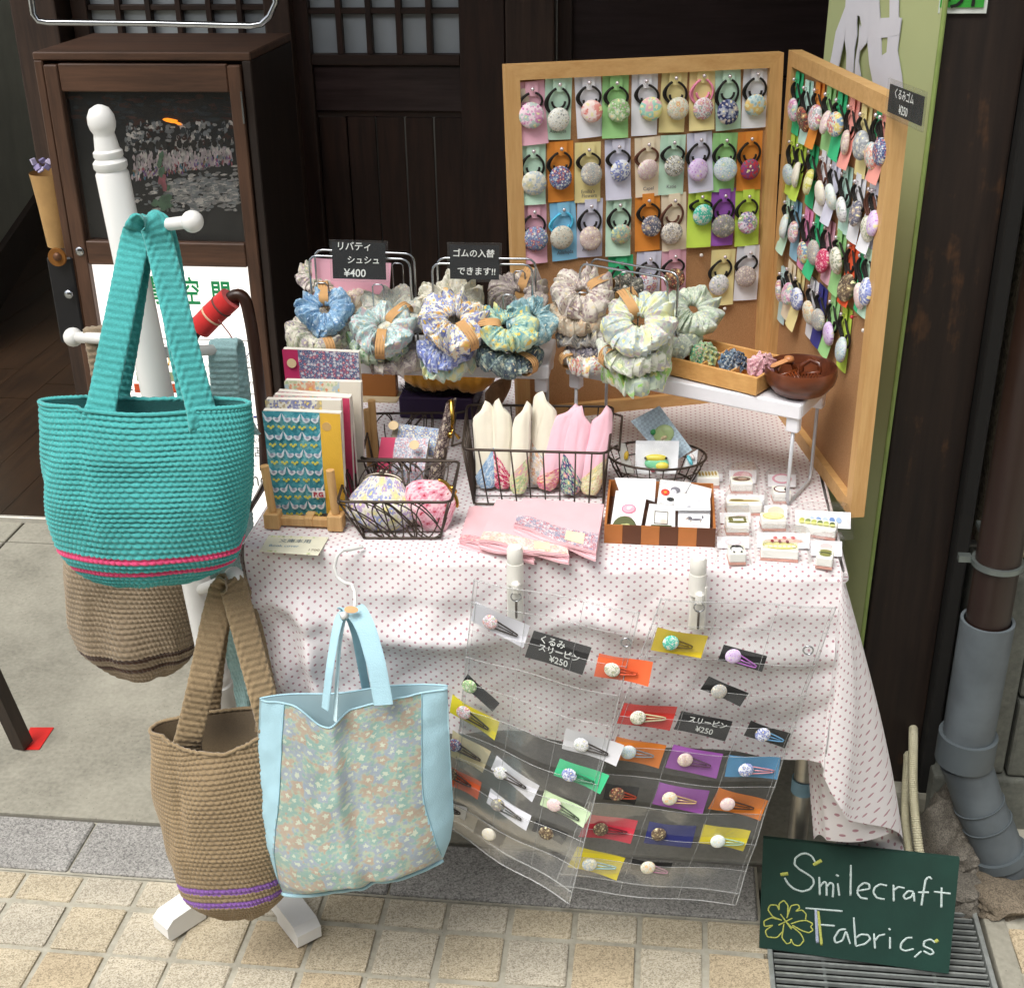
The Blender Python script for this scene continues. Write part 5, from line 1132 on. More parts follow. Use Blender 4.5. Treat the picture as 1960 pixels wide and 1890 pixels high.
# birds and flower garlands printed on the front cover, as flat appliqué shapes
for i in range(6):
    for j in range(6):
        u, v = .07+.122*i, .055+.17*j+(.0 if i % 2 else 0)
        if u > .7: continue
        sgn = 1 if i % 2 else -1; pts = []
        for (a, b2) in ((-.5, .1), (-.38, -.1), (-.15, -.05), (.1, -.02), (.35, -.3), (.5, -.5), (.42, -.1), (.3, .25), (0, .42), (-.3, .3)): pts.append(at_(u+sgn*a*.115, v+b2*.10, .0022))
        obj('bird_motif', G().add(pts, [tuple(range(len(pts)))]), plain('d9dfe6' if (i+j) % 2 else 'ccd2dc', .8, var=.06), at_.panels[0])
        pts = [at_(u+sgn*a*.07, v+.004+b2*.05, .0026) for a, b2 in ((-.45, .0), (-.1, -.2), (.3, -.05), (.05, .3), (-.3, .25))]
        obj('wing_motif', G().add(pts, [tuple(range(len(pts)))]), plain('9a9cb0', .8, var=.1), at_.panels[0])
    for j in range(6):
        u, v = .10+.135*i, .135+.17*j
        if u > .7: continue
        for (a, b2) in ((-.03, .0), (0, .015), (.03, 0)):
            obj('flower_motif', G().lathe([(.0001, .0004), (.0019, .0004), (.0019, 0)], 7, at_(min(.72, u+a), v+b2, .0022), Matrix.Rotation(pi/2, 3, 'X')), plain('cfc452', .8), at_.panels[0])
bs_ = thing('book_stand', 'small pale wooden stand with dowels holding the book covers', 'stand', az(*cbk(500, 1500), ZTB))
BWD = wood('b98a52', 'dcb47c', 'z', .6, 2)
for (bx0, by0, dx0, dy0, tx0_, ty0_) in ((240, 1610, 235, 1500, 180, 1090), (750, 1628, 742, 1515, 710, 1125)):
    p = az(*cbk(bx0, by0), ZTB+.002); p.y += .011
    obj('block', G().box(p+Vector((0, 0, .012)), (.021, .021, .022), None, .001), BWD, bs_)
    q = ay(*cbk(tx0_, ty0_), p.y+.0); obj('dowel', G().tube([p+Vector((0, 0, .022)), q], .0058, 12), BWD, bs_, 'auto')
for (x_, y_, x2, y2) in ((1045, 560, 1040, 960), (1010, 635, 1010, 960)):
    Yd = 1.74; obj('dowel', G().tube([ay(*cbk(x_, y_), Yd), Vector((ay(*cbk(x_, y_), Yd).x, Yd, ZTB+.004))], .0058, 12), BWD, bs_, 'auto')
pa = az(*cbk(240, 1610), ZTB); obj('rail', G().box((pa.x+.05, 1.64, ZTB+.012), (.012, .21, .012), None, .001), BWD, bs_); obj('rail', G().box((pa.x+.044, pa.y+.012, ZTB+.01), (.10, .010, .012), None, .001), BWD, bs_)
pcd = thing('price_card', 'cream handwritten price card lying at the front left table edge', 'card', az(*cbk(420, 1720), ZTB))
q = [az(*cbk(x, y), ZTB+.003) for x, y in ((215, 1650), (700, 1665), (612, 1812), (140, 1780))]
obj('paper', G().slab(*q, (0, 0, 1), .0006), plain('e9e6cf', .8, var=.05, vs=60), pcd)
Mx = frame((q[0]+q[1]+q[2]+q[3])/4+Vector((0, 0, .0005)), q[1]-q[0], Vector((0, 0, 1)))
for s_, x, y, sz, c in (('文庫本用', .0, .009, .011, '6a7a86'), ('Book cover', -.012, -.005, .0085, '7a9ab4'), ('1700', .03, -.014, .008, '7a6a5c')):
    letter(s_, sz, Mx @ Matrix.Translation((x, y, .0)), plain(c, .8), pcd)
for k in range(14): obj('leaf_print', G().lathe([(.0001, .0003), (.0018, .0003), (.0018, 0)], 6, q[0].lerp(q[1], random.random()).lerp(q[3].lerp(q[2], random.random()), random.choice((.06, .94)))), plain(random.choice(('c9d6a0', 'dfe0a8', 'b8cc98')), .8), pcd)
# ================================================================== wire baskets
def basket(label, rim, bot, curls=0, ribs=0, group='wire baskets', seed=1, r=.0016, sides=True):
    t = thing('wire_basket', label, 'wire basket', (sum((b_ for b_ in bot), Vector())/len(bot)), group)
    def rounded(P, k):
        out = []; n = len(P)
        for i in range(n):
            a, b_, c_ = P[i-1], P[i], P[(i+1) % n]; p0 = b_+(a-b_).normalized()*k; p1 = b_+(c_-b_).normalized()*k
            for s_ in range(5): u = s_/4; out.append(p0.lerp(b_, u).lerp(b_.lerp(p1, u), u))
        return out
    rr, rb = rounded(rim, .012), rounded(bot, .006)
    obj('rim', G().tube(rr, r*1.25, 8, True), DARKWIRE, t, True); obj('base_ring', G().tube(rb, r, 8, True), DARKWIRE, t, True)
    n = len(rim)
    for i in range(n):
        obj('corner_wire', G().tube([rim[i].lerp(rim[i-1], .03), bot[i]], r, 6), DARKWIRE, t, True)
    for i in range(n):
        a, b_, c_, d_ = rim[i], rim[(i+1) % n], bot[(i+1) % n], bot[i]; L = (b_-a).length
        if ribs:
            m = max(2, int(L/ribs))
            for k in range(1, m):
                u = k/m; p, q = a.lerp(b_, u), d_.lerp(c_, u); obj('rib', G().tube([p, q], r*.7, 6), DARKWIRE, t, True)
        if curls:
            for k in range(curls if i % 2 == 0 else max(2, curls//2)):
                s0 = hash1(seed, i, k); pts = []; ph = s0*6.28; ns = 40
                u0 = hash1(k, seed, i+3)*.35; u1 = .65+hash1(k, i, seed+5)*.35
                for j in range(ns):
                    tt = j/(ns-1); u = lerp(u0, u1, tt)+.10*sin(tt*9+ph); v = .5+.5*sin(tt*(7+3*s0)+ph)
                    u = min(1, max(0, u)); pts.append(a.lerp(b_, u).lerp(d_.lerp(c_, u), v))
                obj('curled_wire', G().tube(pts, r*.62, 5), DARKWIRE, t, True)
    if ribs or curls:
        m = 4
        for k in range(1, m): u = k/m; obj('base_wire', G().tube([bot[0].lerp(bot[3], u), bot[1].lerp(bot[2], u)], r*.6, 5), DARKWIRE, t, True)
    return t
zb = ZTB+.004
def azc(cr, x, y, z): return az(*cr(x, y), z)
ZR = ZTB+.058
basket('front rusty wire basket with swirling wires holding two clasp purses', [azc(cbk, 768, 1380, ZR), azc(cbk, 1692, 1385, ZR), azc(cbk, 1755, 1052, ZR), azc(cbk, 872, 1050, ZR)],
       [azc(cbk, 985, 1672, zb), azc(cbk, 1600, 1672, zb), azc(cbk, 1650, 1480, zb), azc(cbk, 960, 1470, zb)], 7, 0, seed=2)
basket('rear wire basket with swirling wires holding fabric wallets', [azc(cbk, 960, 1035, ZR), azc(cbk, 1640, 1040, ZR), azc(cbk, 1640, 662, ZR), azc(cbk, 1050, 668, ZR)],
       [azc(cbk, 1060, 1235, zb), azc(cbk, 1600, 1240, zb), azc(cbk, 1600, 1000, zb), azc(cbk, 1110, 1000, zb)], 5, 0, seed=5)
# clasp purses
def purse(label, c, w_, h_, d_, prints, clasp, yaw, lean, cl_end):
    M = Matrix.Translation(c) @ Matrix.Rotation(yaw, 4, 'Z') @ Matrix.Rotation(lean, 4, 'X')
    t = thing('clasp_purse', label, 'purse', M=M, group='clasp purses')
    def fn(u, v):
        th = u*2*pi; z = lerp(-.5, .5, v); wd = interp(((-.5, .25), (-.42, .7), (-.25, .98), (-.05, 1.0), (.15, .86), (.35, .62), (.5, .48)), z); dp = interp(((-.5, .2), (-.4, .75), (-.1, 1), (.2, .7), (.5, .1)), z)
        rp = 1+.03*sin(th*9)*max(0, z)
        return Vector((cos(th)*w_/2*wd*rp, sin(th)*d_/2*dp, z*h_))
    obj('body', G().grid(lambda u, v: fn(u % 1, v), 60, 28, uvf=lambda u, v: (u*.3, v*h_)), prints, t, True, world=False)
    arc = [Vector((cos(a)*w_*.27, 0, h_*.42+sin(a)*h_*.13)) for a in [pi*k/16 for k in range(17)]]
    obj('clasp_frame', G().tube(arc, .0026, 8), clasp, t, True, world=False)
    for s_ in (-1, 1): obj('clasp_ball', G().lathe([(.0001, .004), (.003, .003), (.004, 0), (.003, -.003), (.0001, -.004)], 12, (s_*.003, s_*.003, h_*.585)), clasp, t, True, world=False)
    return t
pm1 = fb('ddd8cc', '6a7cc0', '9a7ab8', 'c8c28a', 'e8d890', 62, .42)
purse('round white clasp purse with blue and purple flowers in front basket', azc(cbk, 1120, 1400, ZTB+.032), .098, .075, .052, pm1, plain('7d746a', .3, .8), -.1, -.55, None)
purse('pink clasp purse with red roses tipped in the front basket', azc(cbk, 1530, 1400, ZTB+.035), .08, .060, .034, fb('eec4cc', 'd87a94', 'f4e0e2', 'e09aac', 'c03a4c', 62, .44), GOLD, .25, -.35, None).rotation_euler.rotate_axis('Y', 1.05)
# wallets in rear basket
def wallet(label, pts, Yb, Yt, mats, cr=cbk, sticker=None):
    t = thing('fabric_wallet', label, 'wallet', ay(*cr(*pts[3]), Yb), 'fabric wallets'); q = [ay(*cr(*p), Y) for p, Y in zip(pts, (Yt, Yt, Yb, Yb))]
    n = (q[1]-q[0]).cross(q[3]-q[0]).normalized()
    if n.dot(CAMP-q[0]) < 0: n = -n
    for u0, u1, m_, nm in mats:
        a, b_, c_, d_ = q[0].lerp(q[1], u0), q[0].lerp(q[1], u1), q[3].lerp(q[2], u1), q[3].lerp(q[2], u0)
        g = G().grid(lambda u, v: a.lerp(b_, u).lerp(d_.lerp(c_, u), v)+n*.004*sin(v*pi), 6, 8, uvf=lambda u, v: (lerp(u0, u1, u)*.1, v*.1)); obj(nm, g, m_, t, True)
    obj('back', G().slab(*[p-n*.001 for p in q], n, .007), CRM, t)
    if sticker: obj('price_sticker', G().lathe([(.0001, .0005), (.0072, .0005), (.0072, 0)], 20, ay(*cr(*sticker), (Yb+Yt)/2)+n*.006, n.to_track_quat('Z', 'Y').to_matrix()), STK, t)
wallet('cream wallet with blue flowers standing at the back of the rear basket', [(1230, 745), (1590, 790), (1560, 1010), (1190, 950)], 1.705, 1.735, [(0, .12, plain('8c8474', .8), 'edge_panel'), (.12, 1, fb('e0dcc8', '3f62b0', '6a9ad0', '34509a', 'd8c890', 75, .5), 'print_panel')], sticker=(1225, 778))
wallet('pink edged wallet with fine red blue print in the rear basket', [(1125, 858), (1510, 870), (1460, 1250), (1085, 1180)], 1.655, 1.70, [(0, .3, PNK, 'edge_panel'), (.3, 1, fb('ccd0d8', 'c04a60', '5c7ca8', 'e8e4e6', 'e0c8c0', 230, .45), 'print_panel')], sticker=(1395, 935))
wp_ = thing('clasp_pouch', 'dark patterned long pouch with brass clasp standing between the baskets', 'pouch', azc(cbk, 1560, 1250, ZTB))
q = [ay(*cbk(1670, 560), 1.735), ay(*cbk(1712, 565), 1.735), ay(*cbk(1600, 1250), 1.66), ay(*cbk(1500, 1240), 1.66)]
def pf(u, v):
    a = q[0].lerp(q[3], v); b_ = q[1].lerp(q[2], v); c_ = (a+b_)/2; th = u*2*pi; e_ = (b_-a)/2; return c_+e_*cos(th)*(1+.15*sin(v*pi))+Vector((.4, .9, 0))*sin(th)*.012
obj('body', G().grid(lambda u, v: pf(u % 1, v), 20, 20, uvf=lambda u, v: (u*.08, v*.14)), fb('4c3a38', '9a8a84', '2c2428', 'b8aca0', 'c8b890', 110, .42), wp_, True)
obj('clasp_frame', G().tube([ay(*cbk(1690, 560), 1.728), ay(*cbk(1695, 700), 1.722), ay(*cbk(1690, 850), 1.71)], .004, 8), GOLD, wp_, True)
obj('clasp_knob', G().lathe([(.0001, .005), (.004, .004), (.0052, 0), (.004, -.004), (.0001, -.005)], 12, ay(*cbk(1685, 840), 1.70)), GOLD, wp_, True)
obj('charm', G().tube([ay(*cbk(1695, 800), 1.70), ay(*cbk(1720, 830), 1.70), ay(*cbk(1755, 870), 1.70)], [.003, .0015, .003], 8), GOLD, wp_, True)
# ------------------------------------------------------------------ purple box, yellow knit cloth, driftwood at the back
cpb = crop(850, 900, 5.6)
pb = thing('storage_box', 'dark purple box standing at the back under the left shelf', 'box', ay(*cpb(1290, 830), 1.93))
a, b_ = ay(*cpb(772, 480), 1.93), ay(*cpb(1810, 850), 1.93); zt_ = a.z
obj('body', G().box(((a.x+b_.x)/2, 1.99, (zt_+ZTB)/2+.001), (b_.x-a.x, .12, zt_-ZTB), None, .002), plain('2f1d44', .7, var=.12), pb)
fz = thing('fur_trim', 'black furry trim lying on the purple box', 'fur', ((a.x+b_.x)/2, 1.96, zt_))
gf = G()
for k in range(900):
    u = random.random(); p = Vector((lerp(a.x+.005, b_.x-.005, u), 1.932+random.random()*.06, zt_+.002+random.random()*.018)); d = Vector((random.uniform(-1, 1), random.uniform(-1, .3), random.uniform(.1, 1.2))).normalized()*random.uniform(.008, .018); s_ = d.orthogonal().normalized()*.0006
    gf.add([p-s_, p+s_, p+d], [(0, 1, 2)])
obj('strands', gf, plain('0f0b0a', .8), fz); obj('core', G().tube([(a.x+.008, 1.96, zt_+.012), ((a.x+b_.x)/2, 1.955, zt_+.014), (b_.x-.008, 1.96, zt_+.012)], [.01, .016, .010], 12), plain('0f0b0a', .9), fz, True)
yk = thing('knit_pouch', 'mustard yellow knitted pouch lying on the black fur', 'pouch', ((a.x+b_.x)/2, 1.96, zt_+.03))
def ykf(u, v):
    th = u*2*pi; x = lerp(a.x+.004, b_.x+.035, v); e = (1-abs(2*v-1)**4)**.5*.9+.1; r1 = .028*e*(1+.06*sin(v*60)*.5+.05*vnoise(v*9, th)); return Vector((x, 1.955+cos(th)*r1*1.1, zt_+.034+sin(th)*r1+.003*sin(v*14)))
obj('body', G().grid(lambda u, v: ykf(u % 1, v), 40, 90), plain('c98c1e', .9, var=.2, vs=60, bmp=.5, bs=500, sheen=.4), yk, True)
dw = thing('driftwood', 'short piece of brown driftwood beside the mustard pouch', 'driftwood', ay((1100+430/3.267)/K, (950+150/3.267)/K, 1.90))
P = [ay((1100+x/3.267)/K, (950+y/3.267)/K, 1.88) for x, y in ((390, 190), (410, 110), (450, 50), (500, 0), (530, -40))]
obj('wood', G().tube(P, [.014, .020, .019, .013, .006], 14, flat=.8), wood('5a3c24', '94704c', 'z', .8), dw, True)
bp_ = thing('brown_panel', 'plain brown board standing behind the book covers', 'board', ay(*cpb(500, 460), 2.02))
a2, b2_ = ay(*cpb(60, -60), 2.02), ay(*cpb(745, 470), 2.02); obj('board', G().box(((a2.x+b2_.x)/2, 2.03, (a2.z+b2_.z)/2), (b2_.x-a2.x, .02, a2.z-b2_.z), None, .001), plain('8a5420', .7, var=.06), bp_)
obj('cloth_strip', G().box(((a2.x+b2_.x)/2, 2.02, (ZTB+b2_.z)/2), (b2_.x-a2.x+.01, .05, b2_.z-ZTB), None, .002), plain('b9a888', .85), bp_)
# ------------------------------------------------------------------ square basket with rolled handkerchiefs
chk = crop(1100, 950, 3.267)
ZR2 = ZTB+.085
rim2 = [azc(chk, 150, 535, ZR2), azc(chk, 1332, 568, ZR2), azc(chk, 1372, 190, ZR2+.006), azc(chk, 190, 175, ZR2+.006)]
bot2 = [azc(chk, 245, 975, zb), azc(chk, 1290, 985, zb), azc(chk, 1310, 730, zb), azc(chk, 260, 720, zb)]
bk2 = basket('square wire basket with straight ribs holding rolled handkerchiefs', rim2, bot2, 0, .0205, seed=9)
h0, h1 = rim2[1].lerp(rim2[2], .15), rim2[1].lerp(rim2[2], .85)
obj('handle', G().tube([h1, h1+Vector((.014, 0, -.004)), h0+Vector((.014, 0, -.006)), h0], .0018, 8), DARKWIRE, bk2, True)
h0, h1 = rim2[0].lerp(rim2[3], .15), rim2[0].lerp(rim2[3], .85); obj('handle', G().tube([h1, h1+Vector((-.016, 0, -.004)), h0+Vector((-.016, 0, -.006)), h0], .0018, 8), DARKWIRE, bk2, True)
def roll(label, top, bot, wpx, fleece, prints, Yt, Yb, cut0, cut1, seed):
    p1, p0 = ay(*chk(*top), Yt), ay(*chk(*bot), Yb); p0.z = max(p0.z, ZTB+.006); d = p1-p0; L = d.length; r = wpx/2/3.267/K*(p0-CAMP).length/FP
    t = thing('rolled_handkerchief', label, 'handkerchief', p0, 'rolled handkerchiefs in the basket'); ax = d.normalized(); s_ = Vector((1, 0, 0)); s_ = (s_-ax*s_.dot(ax)).normalized(); nn = ax.cross(s_)
    if nn.y > 0: nn = -nn
    sg = 1 if seed % 2 else -1
    def prof(h): return interp(((0, .5), (.05, .8), (.18, .98), (.5, 1.02), (.8, 1.0), (.92, .90), (.975, .66), (1, .30)), h)
    def pt(th, h, k=1.0):
        slant = 1-.075*(1-sg*cos(th))*max(0, (h-.55)/.45)
        rr = r*prof(h)*k*(1+.05*vnoise(th*2+seed, h*5)+.05*sin(th*2+h*3+seed)); sh = .16*r*vnoise(h*3, seed)
        crease = 1-.10*math.exp(-((th-1.2-.3*sin(h*3+seed))/.16)**2)
        return p0+ax*(h*L*slant)+s_*(cos(th)*rr+sh)+nn*(sin(th)*rr*.62*crease)
    obj('towel', G().grid(lambda u, v: pt((u % 1)*2*pi, v), 40, 34), fleece, t, True)
    obj('towel_flap', G().grid(lambda u, v: pt(lerp(-.3, 1.15+.35*sin(v*3+seed), u) if sg > 0 else lerp(pi+.3, pi-1.2-.3*sin(v*3+seed), u), lerp(.02, .97-.10*u*u, v), 1.05+.02*sin(u*pi)), 16, 24), fleece, t, True)
    # fold line down the front
    def cut(th):
        c_ = (sg*cos(th)+1)/2; return lerp(cut0*.75, cut1*1.25, c_)
    obj('printed_corner', G().grid(lambda u, v: pt(lerp(-.25, pi+.25, u), v*cut(lerp(-.25, pi+.25, u)), 1.085)+nn*.0008, 24, 12, uvf=lambda u, v: (u*.06, v*.06)), prints, t, True)
FLC = plain('eae4d0', .95, var=.03, vs=40, bmp=.35, bs=900, sheen=.5); FLP = plain('f0bfcc', .95, var=.04, vs=40, bmp=.35, bs=900, sheen=.5)
roll('cream rolled handkerchief with light blue dotted corner, first from left', (310, 140), (362, 915), 182, FLC, fb('d2dfe8', '6ca0cc', '8ab4d8', '5c90c0', 'a8c8e0', 95, .5, .05), 1.71, 1.675, .18, .42, 1)
roll('cream rolled handkerchief with crimson flowered corner, second from left', (475, 120), (490, 925), 165, FLC, fb('c22c58', 'f2dce0', 'e8b0bc', 'f4e8e4', 'f0d890', 85, .34), 1.71, 1.675, .16, .40, 2)
roll('cream rolled handkerchief with pale green pink corner, third from left', (640, 140), (608, 960), 152, FLC, fb('d6d9a8', 'e09ab0', 'a8c08c', 'ece4c0', 'f0d890', 70, .46), 1.70, 1.66, .22, .34, 3)
roll('tall cream rolled handkerchief with pale blue orange corner, fourth from left', (850, 68), (760, 815), 205, FLC, fb('e2dcd2', 'c88a6a', '9ab4c4', 'd0b8a8', 'e0c890', 120, .42), 1.72, 1.685, .22, .38, 4)
roll('pink rolled handkerchief with red flowered corner, third from right', (1030, 150), (832, 930), 195, FLP, fb('e09a94', 'c83a50', 'f0d0c0', 'd0609a', 'f0d890', 75, .46), 1.715, 1.675, .14, .26, 5)
roll('pink rolled handkerchief with navy flowered corner, second from right', (1160, 190), (992, 965), 185, FLP, fb('32406c', 'a8c4a4', 'e0a0a8', 'dfe0cc', 'f0d890', 75, .46), 1.71, 1.665, .20, .36, 6)
roll('pink rolled handkerchief with pale yellow corner, rightmost', (1290, 175), (1190, 970), 172, FLP, fb('e6dcb4', 'd8a08c', 'c8c48c', 'efe8cc', 'f0d890', 85, .42), 1.71, 1.665, .20, .34, 7)
# folded handkerchiefs
def folded(label, P, z, layers, mat, prints, bw_, lab=None):
    q = [az(*chk(*p), z+layers*.0032) for p in P]; t = thing('folded_handkerchief', label, 'handkerchief', q[3], 'folded handkerchiefs on the table')
    for k in range(layers):
        dz = -.0032*k; ox = Vector((.002*sin(k*3.1), -.0012*k, 0))
        def fn(u, v):
            p = q[0].lerp(q[1], u).lerp(q[3].lerp(q[2], u), v)+ox+Vector((0, 0, dz)); p.z += .0012*sin(u*9+k)*v+.0010*vnoise(u*6+k, v*6); p.y += .0025*sin(u*7+k*1.7)*v
            if v > .93: p.z -= .0012*((v-.93)/.07)**2
            return p
        g = G().grid(fn, 26, 16); g.grid(lambda u, v: fn(u, v)-Vector((0, 0, .0024)), 26, 16)
        g.grid(lambda u, v: fn(u, 1)-Vector((0, -.0006*sin(v*pi), .0024*v)), 26, 3); g.grid(lambda u, v: fn(0, u)-Vector((0, 0, .0024*v)), 16, 2); g.grid(lambda u, v: fn(1, u)-Vector((0, 0, .0024*v)), 16, 2)
        obj('fold', g, mat, t, True)
        if k == 0 and prints: obj('printed_border', G().grid(lambda u, v: fn(lerp(.005, .995, u), lerp(1-bw_, .985, v))+Vector((0, 0, .0006)), 26, 5, uvf=lambda u, v: (u*.12, v*.03)), prints, t, True)
        if k == 0 and lab: obj('sewn_label', G().grid(lambda u, v: fn(lerp(lab[0], lab[1], u), lerp(1-bw_*.85, 1-bw_*.2, v))+Vector((0, 0, .0012)), 4, 2), plain('ece2b8', .8), t)
PK2 = plain('e9b9bf', .9, var=.03, vs=30, bmp=.25, bs=900, sheen=.3)
folded('pink folded handkerchief with rosy border, lowest and leftmost', [(205, 995), (560, 1000), (735, 1395), (125, 1270)], ZTB+.001, 3, PK2, fb('eaa8ac', 'c8506c', 'f0d4d0', 'd8808c', 'f0d8c0', 90, .42), .16)
folded('pink folded handkerchief with pale peach border in the middle', [(425, 938), (900, 975), (1015, 1395), (285, 1275)], ZTB+.009, 3, PK2, fb('f0d0c4', 'e8b09c', 'f4e4d8', 'e0a8a8', 'f0e0c0', 90, .42), .22, (.62, .8))
folded('pink folded handkerchief with fine red blue border, uppermost and rightmost', [(640, 925), (1298, 980), (1232, 1370), (565, 1145)], ZTB+.017, 3, PK2, fb('c8b4bc', 'b0405c', '5c7ca0', 'e4d8da', 'e0c8c0', 210, .45), .34, (.62, .84))
# ------------------------------------------------------------------ stamps: checkered box of packets and stamps on the cloth
cst = crop(1500, 1170, 6.533); cs2 = crop(1480, 960, 2.8)
def motif(parent, M, spec, k=1.0, alpha=None):
    for (cx_, cy_, rx, ry, col) in spec:
        g = G(); n = 18; pts = [M @ Vector((cx_*k+rx*k*cos(2*pi*i/n), cy_*k+ry*k*sin(2*pi*i/n), 0)) for i in range(n)]
        obj('print', G().add(pts, [tuple(range(n))]), plain(col, .8, var=.08), parent); M = M @ Matrix.Translation((0, 0, .00022))
bx = thing('stamp_box', 'open wooden box with checkered front holding packets of stamps', 'box', (.012, 1.59, ZTB))
BX0, BX1, BY0, BY1, BH = -.0605, .0845, 1.531, 1.668, .027
LT, DK = plain('b06c34', .6, var=.08), plain('5c341c', .6, var=.12)
obj('base', G().box(((BX0+BX1)/2, (BY0+BY1)/2, ZTB+.0035), (BX1-BX0-.006, BY1-BY0-.006, .003)), DK, bx)
obj('wall', G().box(((BX0+BX1)/2, BY1-.0015, ZTB+BH/2+.002), (BX1-BX0, .003, BH)), LT, bx)
for x in (BX0+.0015, BX1-.0015): obj('wall', G().box((x, (BY0+BY1)/2, ZTB+BH/2+.0015), (.003, BY1-BY0-.0065, BH-.001)), LT, bx)
obj('wall', G().box(((BX0+BX1)/2, BY0+.002, ZTB+BH/2+.0015), (BX1-BX0-.001, .002, BH-.001)), DK, bx)
for k in range(6): w_ = (BX1-BX0)/6; obj('checker_square', G().box((BX0+w_*(k+.5), BY0, ZTB+BH/2+.0018), (w_-.0003, .002, BH)), DK if k % 2 else LT, bx)
def packet(label, P, Yb, Yt, spec, col='efeff2', film=True):
    q = [ay(*cst(*p), Y) for p, Y in zip(P, (Yt, Yt, Yb, Yb))]; t = thing('stamp_packet', label, 'stamp packet', q[3], 'stamp packets in the checkered box')
    n = (q[1]-q[0]).cross(q[3]-q[0]).normalized(); n = n if n.dot(CAMP-q[0]) > 0 else -n
    cd_ = obj('card', G().slab(*q, n, .0006), plain(col, .8, var=.02), t)
    w_ = (q[1]-q[0]).length; M = frame((q[0]+q[1]+q[2]+q[3])/4+n*.0005, q[1]-q[0], n); motif(cd_, M, spec, w_)
    if film:
        c_ = (q[0]+q[1]+q[2]+q[3])/4; Q = [c_+(p-c_)*1.09+n*.0022 for p in q]
        obj('clear_bag', G().grid(lambda u, v: Q[0].lerp(Q[1], u).lerp(Q[3].lerp(Q[2], u), v)+n*(.0015*vnoise(u*5+Yb*70, v*5)), 10, 10), FILM, t, True)
    return t, M, w_
G1, G2 = '6f6c74', '8d8a92'
packet('packet with grey bird and yellow flower at the back left', [(150, 92), (825, 112), (800, 480), (222, 300)], 1.612, 1.645, [(.1, .1, .2, .1, G2), (-.2, .02, .1, .06, 'e8c030'), (.02, .15, .1, .06, 'f0f0f4')])
packet('plain white packet at the back right of the box', [(1250, 150), (1725, 270), (1705, 420), (1250, 400)], 1.612, 1.635, [(.2, -.1, .12, .03, 'd8d8de')])
packet('packet with red flower and grey bird in the back row', [(890, 118), (1390, 170), (1180, 540), (838, 520)], 1.592, 1.632, [(.12, .12, .16, .14, '77747e'), (.06, .02, .1, .12, 'e6e4ee'), (-.2, -.02, .14, .14, 'd83a2c'), (-.2, -.02, .05, .05, 'e8a030'), (-.02, -.3, .12, .08, '1c1c22')])
packet('white packet with faint grey print behind the dachshund packet', [(1110, 365), (1692, 318), (1705, 620), (1130, 620)], 1.568, 1.60, [(-.1, -.2, .06, .04, 'b8b8c0'), (.2, .05, .15, .05, 'dcdce2')])
t, M, w_ = packet('packet with pink bird seal print at the front left', [(175, 300), (688, 292), (575, 905), (86, 870)], 1.547, 1.60, [(0, -.02, .225, .19, 'e07a94'), (0, -.02, .19, .155, 'eea8b8'), (.0, .0, .06, .06, 'f8f0f2'), (.05, .03, .06, .03, 'f8f0f2'), (0, -.32, .18, .012, 'e8b4c0'), (0, -.36, .1, .010, 'e8b4c0')])
obj('rubber_stamp', G().lathe([(.0001, .003), (.0145, .003), (.0160, 0)], 20, ay(*cst(310, 905), 1.541), Matrix.Rotation(radians(60), 3, 'X')), plain('5c6238', .6, var=.1), t); motif(t, frame(ay(*cst(300, 880), 1.5365), Vector((1, 0, 0)), Vector((0, -.87, .5))), [(0, 0, .006, .0035, 'cfcf8a'), (.004, .002, .004, .002, 'cfcf8a')])
t, M, w_ = packet('packet with postage frame and shell print in the front middle', [(715, 512), (1135, 545), (1130, 990), (632, 948)], 1.544, 1.585, [(.1, -.15, .16, .12, 'e8d8cc'), (.1, -.15, .1, .08, 'dcc8ba')])
for a_, b2, c_, d_ in ((-.25, .25, -.28, .30), ):
    g = G(); fr_ = [(a_, c_), (b2, c_), (b2, d_), (a_, d_)]
    g.tube([M @ Vector((x*w_, y*w_, .0006)) for x, y in fr_], .0008, 5, True); obj('print_frame', g, plain('8a8478', .8), t)
obj('rubber_stamp', G().box(ay(*cst(905, 965), 1.539), (.026, .006, .018), Matrix.Rotation(radians(-25), 3, 'X'), .001), plain('e4e0b4', .6), t); obj('stamp_rim', G().tube([ay(*cst(905, 965), 1.5355)+Vector((x, 0, z)) for x, z in ((-.013, -.006), (-.013, .009), (.013, .009), (.013, -.006))], .001, 5), plain('4c5230', .6), t)
t, M, w_ = packet('packet with running dachshund print at the front right', [(1188, 560), (1700, 560), (1690, 990), (1172, 985)], 1.544, 1.582, [(.08, 0, .18, .045, G1), (-.14, .05, .085, .07, '5c5a62'), (-.22, .03, .06, .03, 'a89c94'), (.27, .09, .03, .06, G1), (-.1, -.07, .02, .05, 'a89c94'), (.2, -.07, .02, .05, 'a89c94'), (0, -.24, .22, .012, 'e8b4c0')])
obj('rubber_stamp', G().box(ay(*cst(1480, 985), 1.539), (.03, .006, .012), Matrix.Rotation(radians(-25), 3, 'X'), .001), plain('e6e4d0', .6), t); motif(t, frame(ay(*cst(1480, 965), 1.5350), Vector((1, 0, 0)), Vector((0, -.9, .42))), [(.008, 0, .006, .004, '2c2c2c'), (-.006, -.001, .008, .003, '3c3c34'), (.012, -.002, .003, .002, 'a8b04a')])
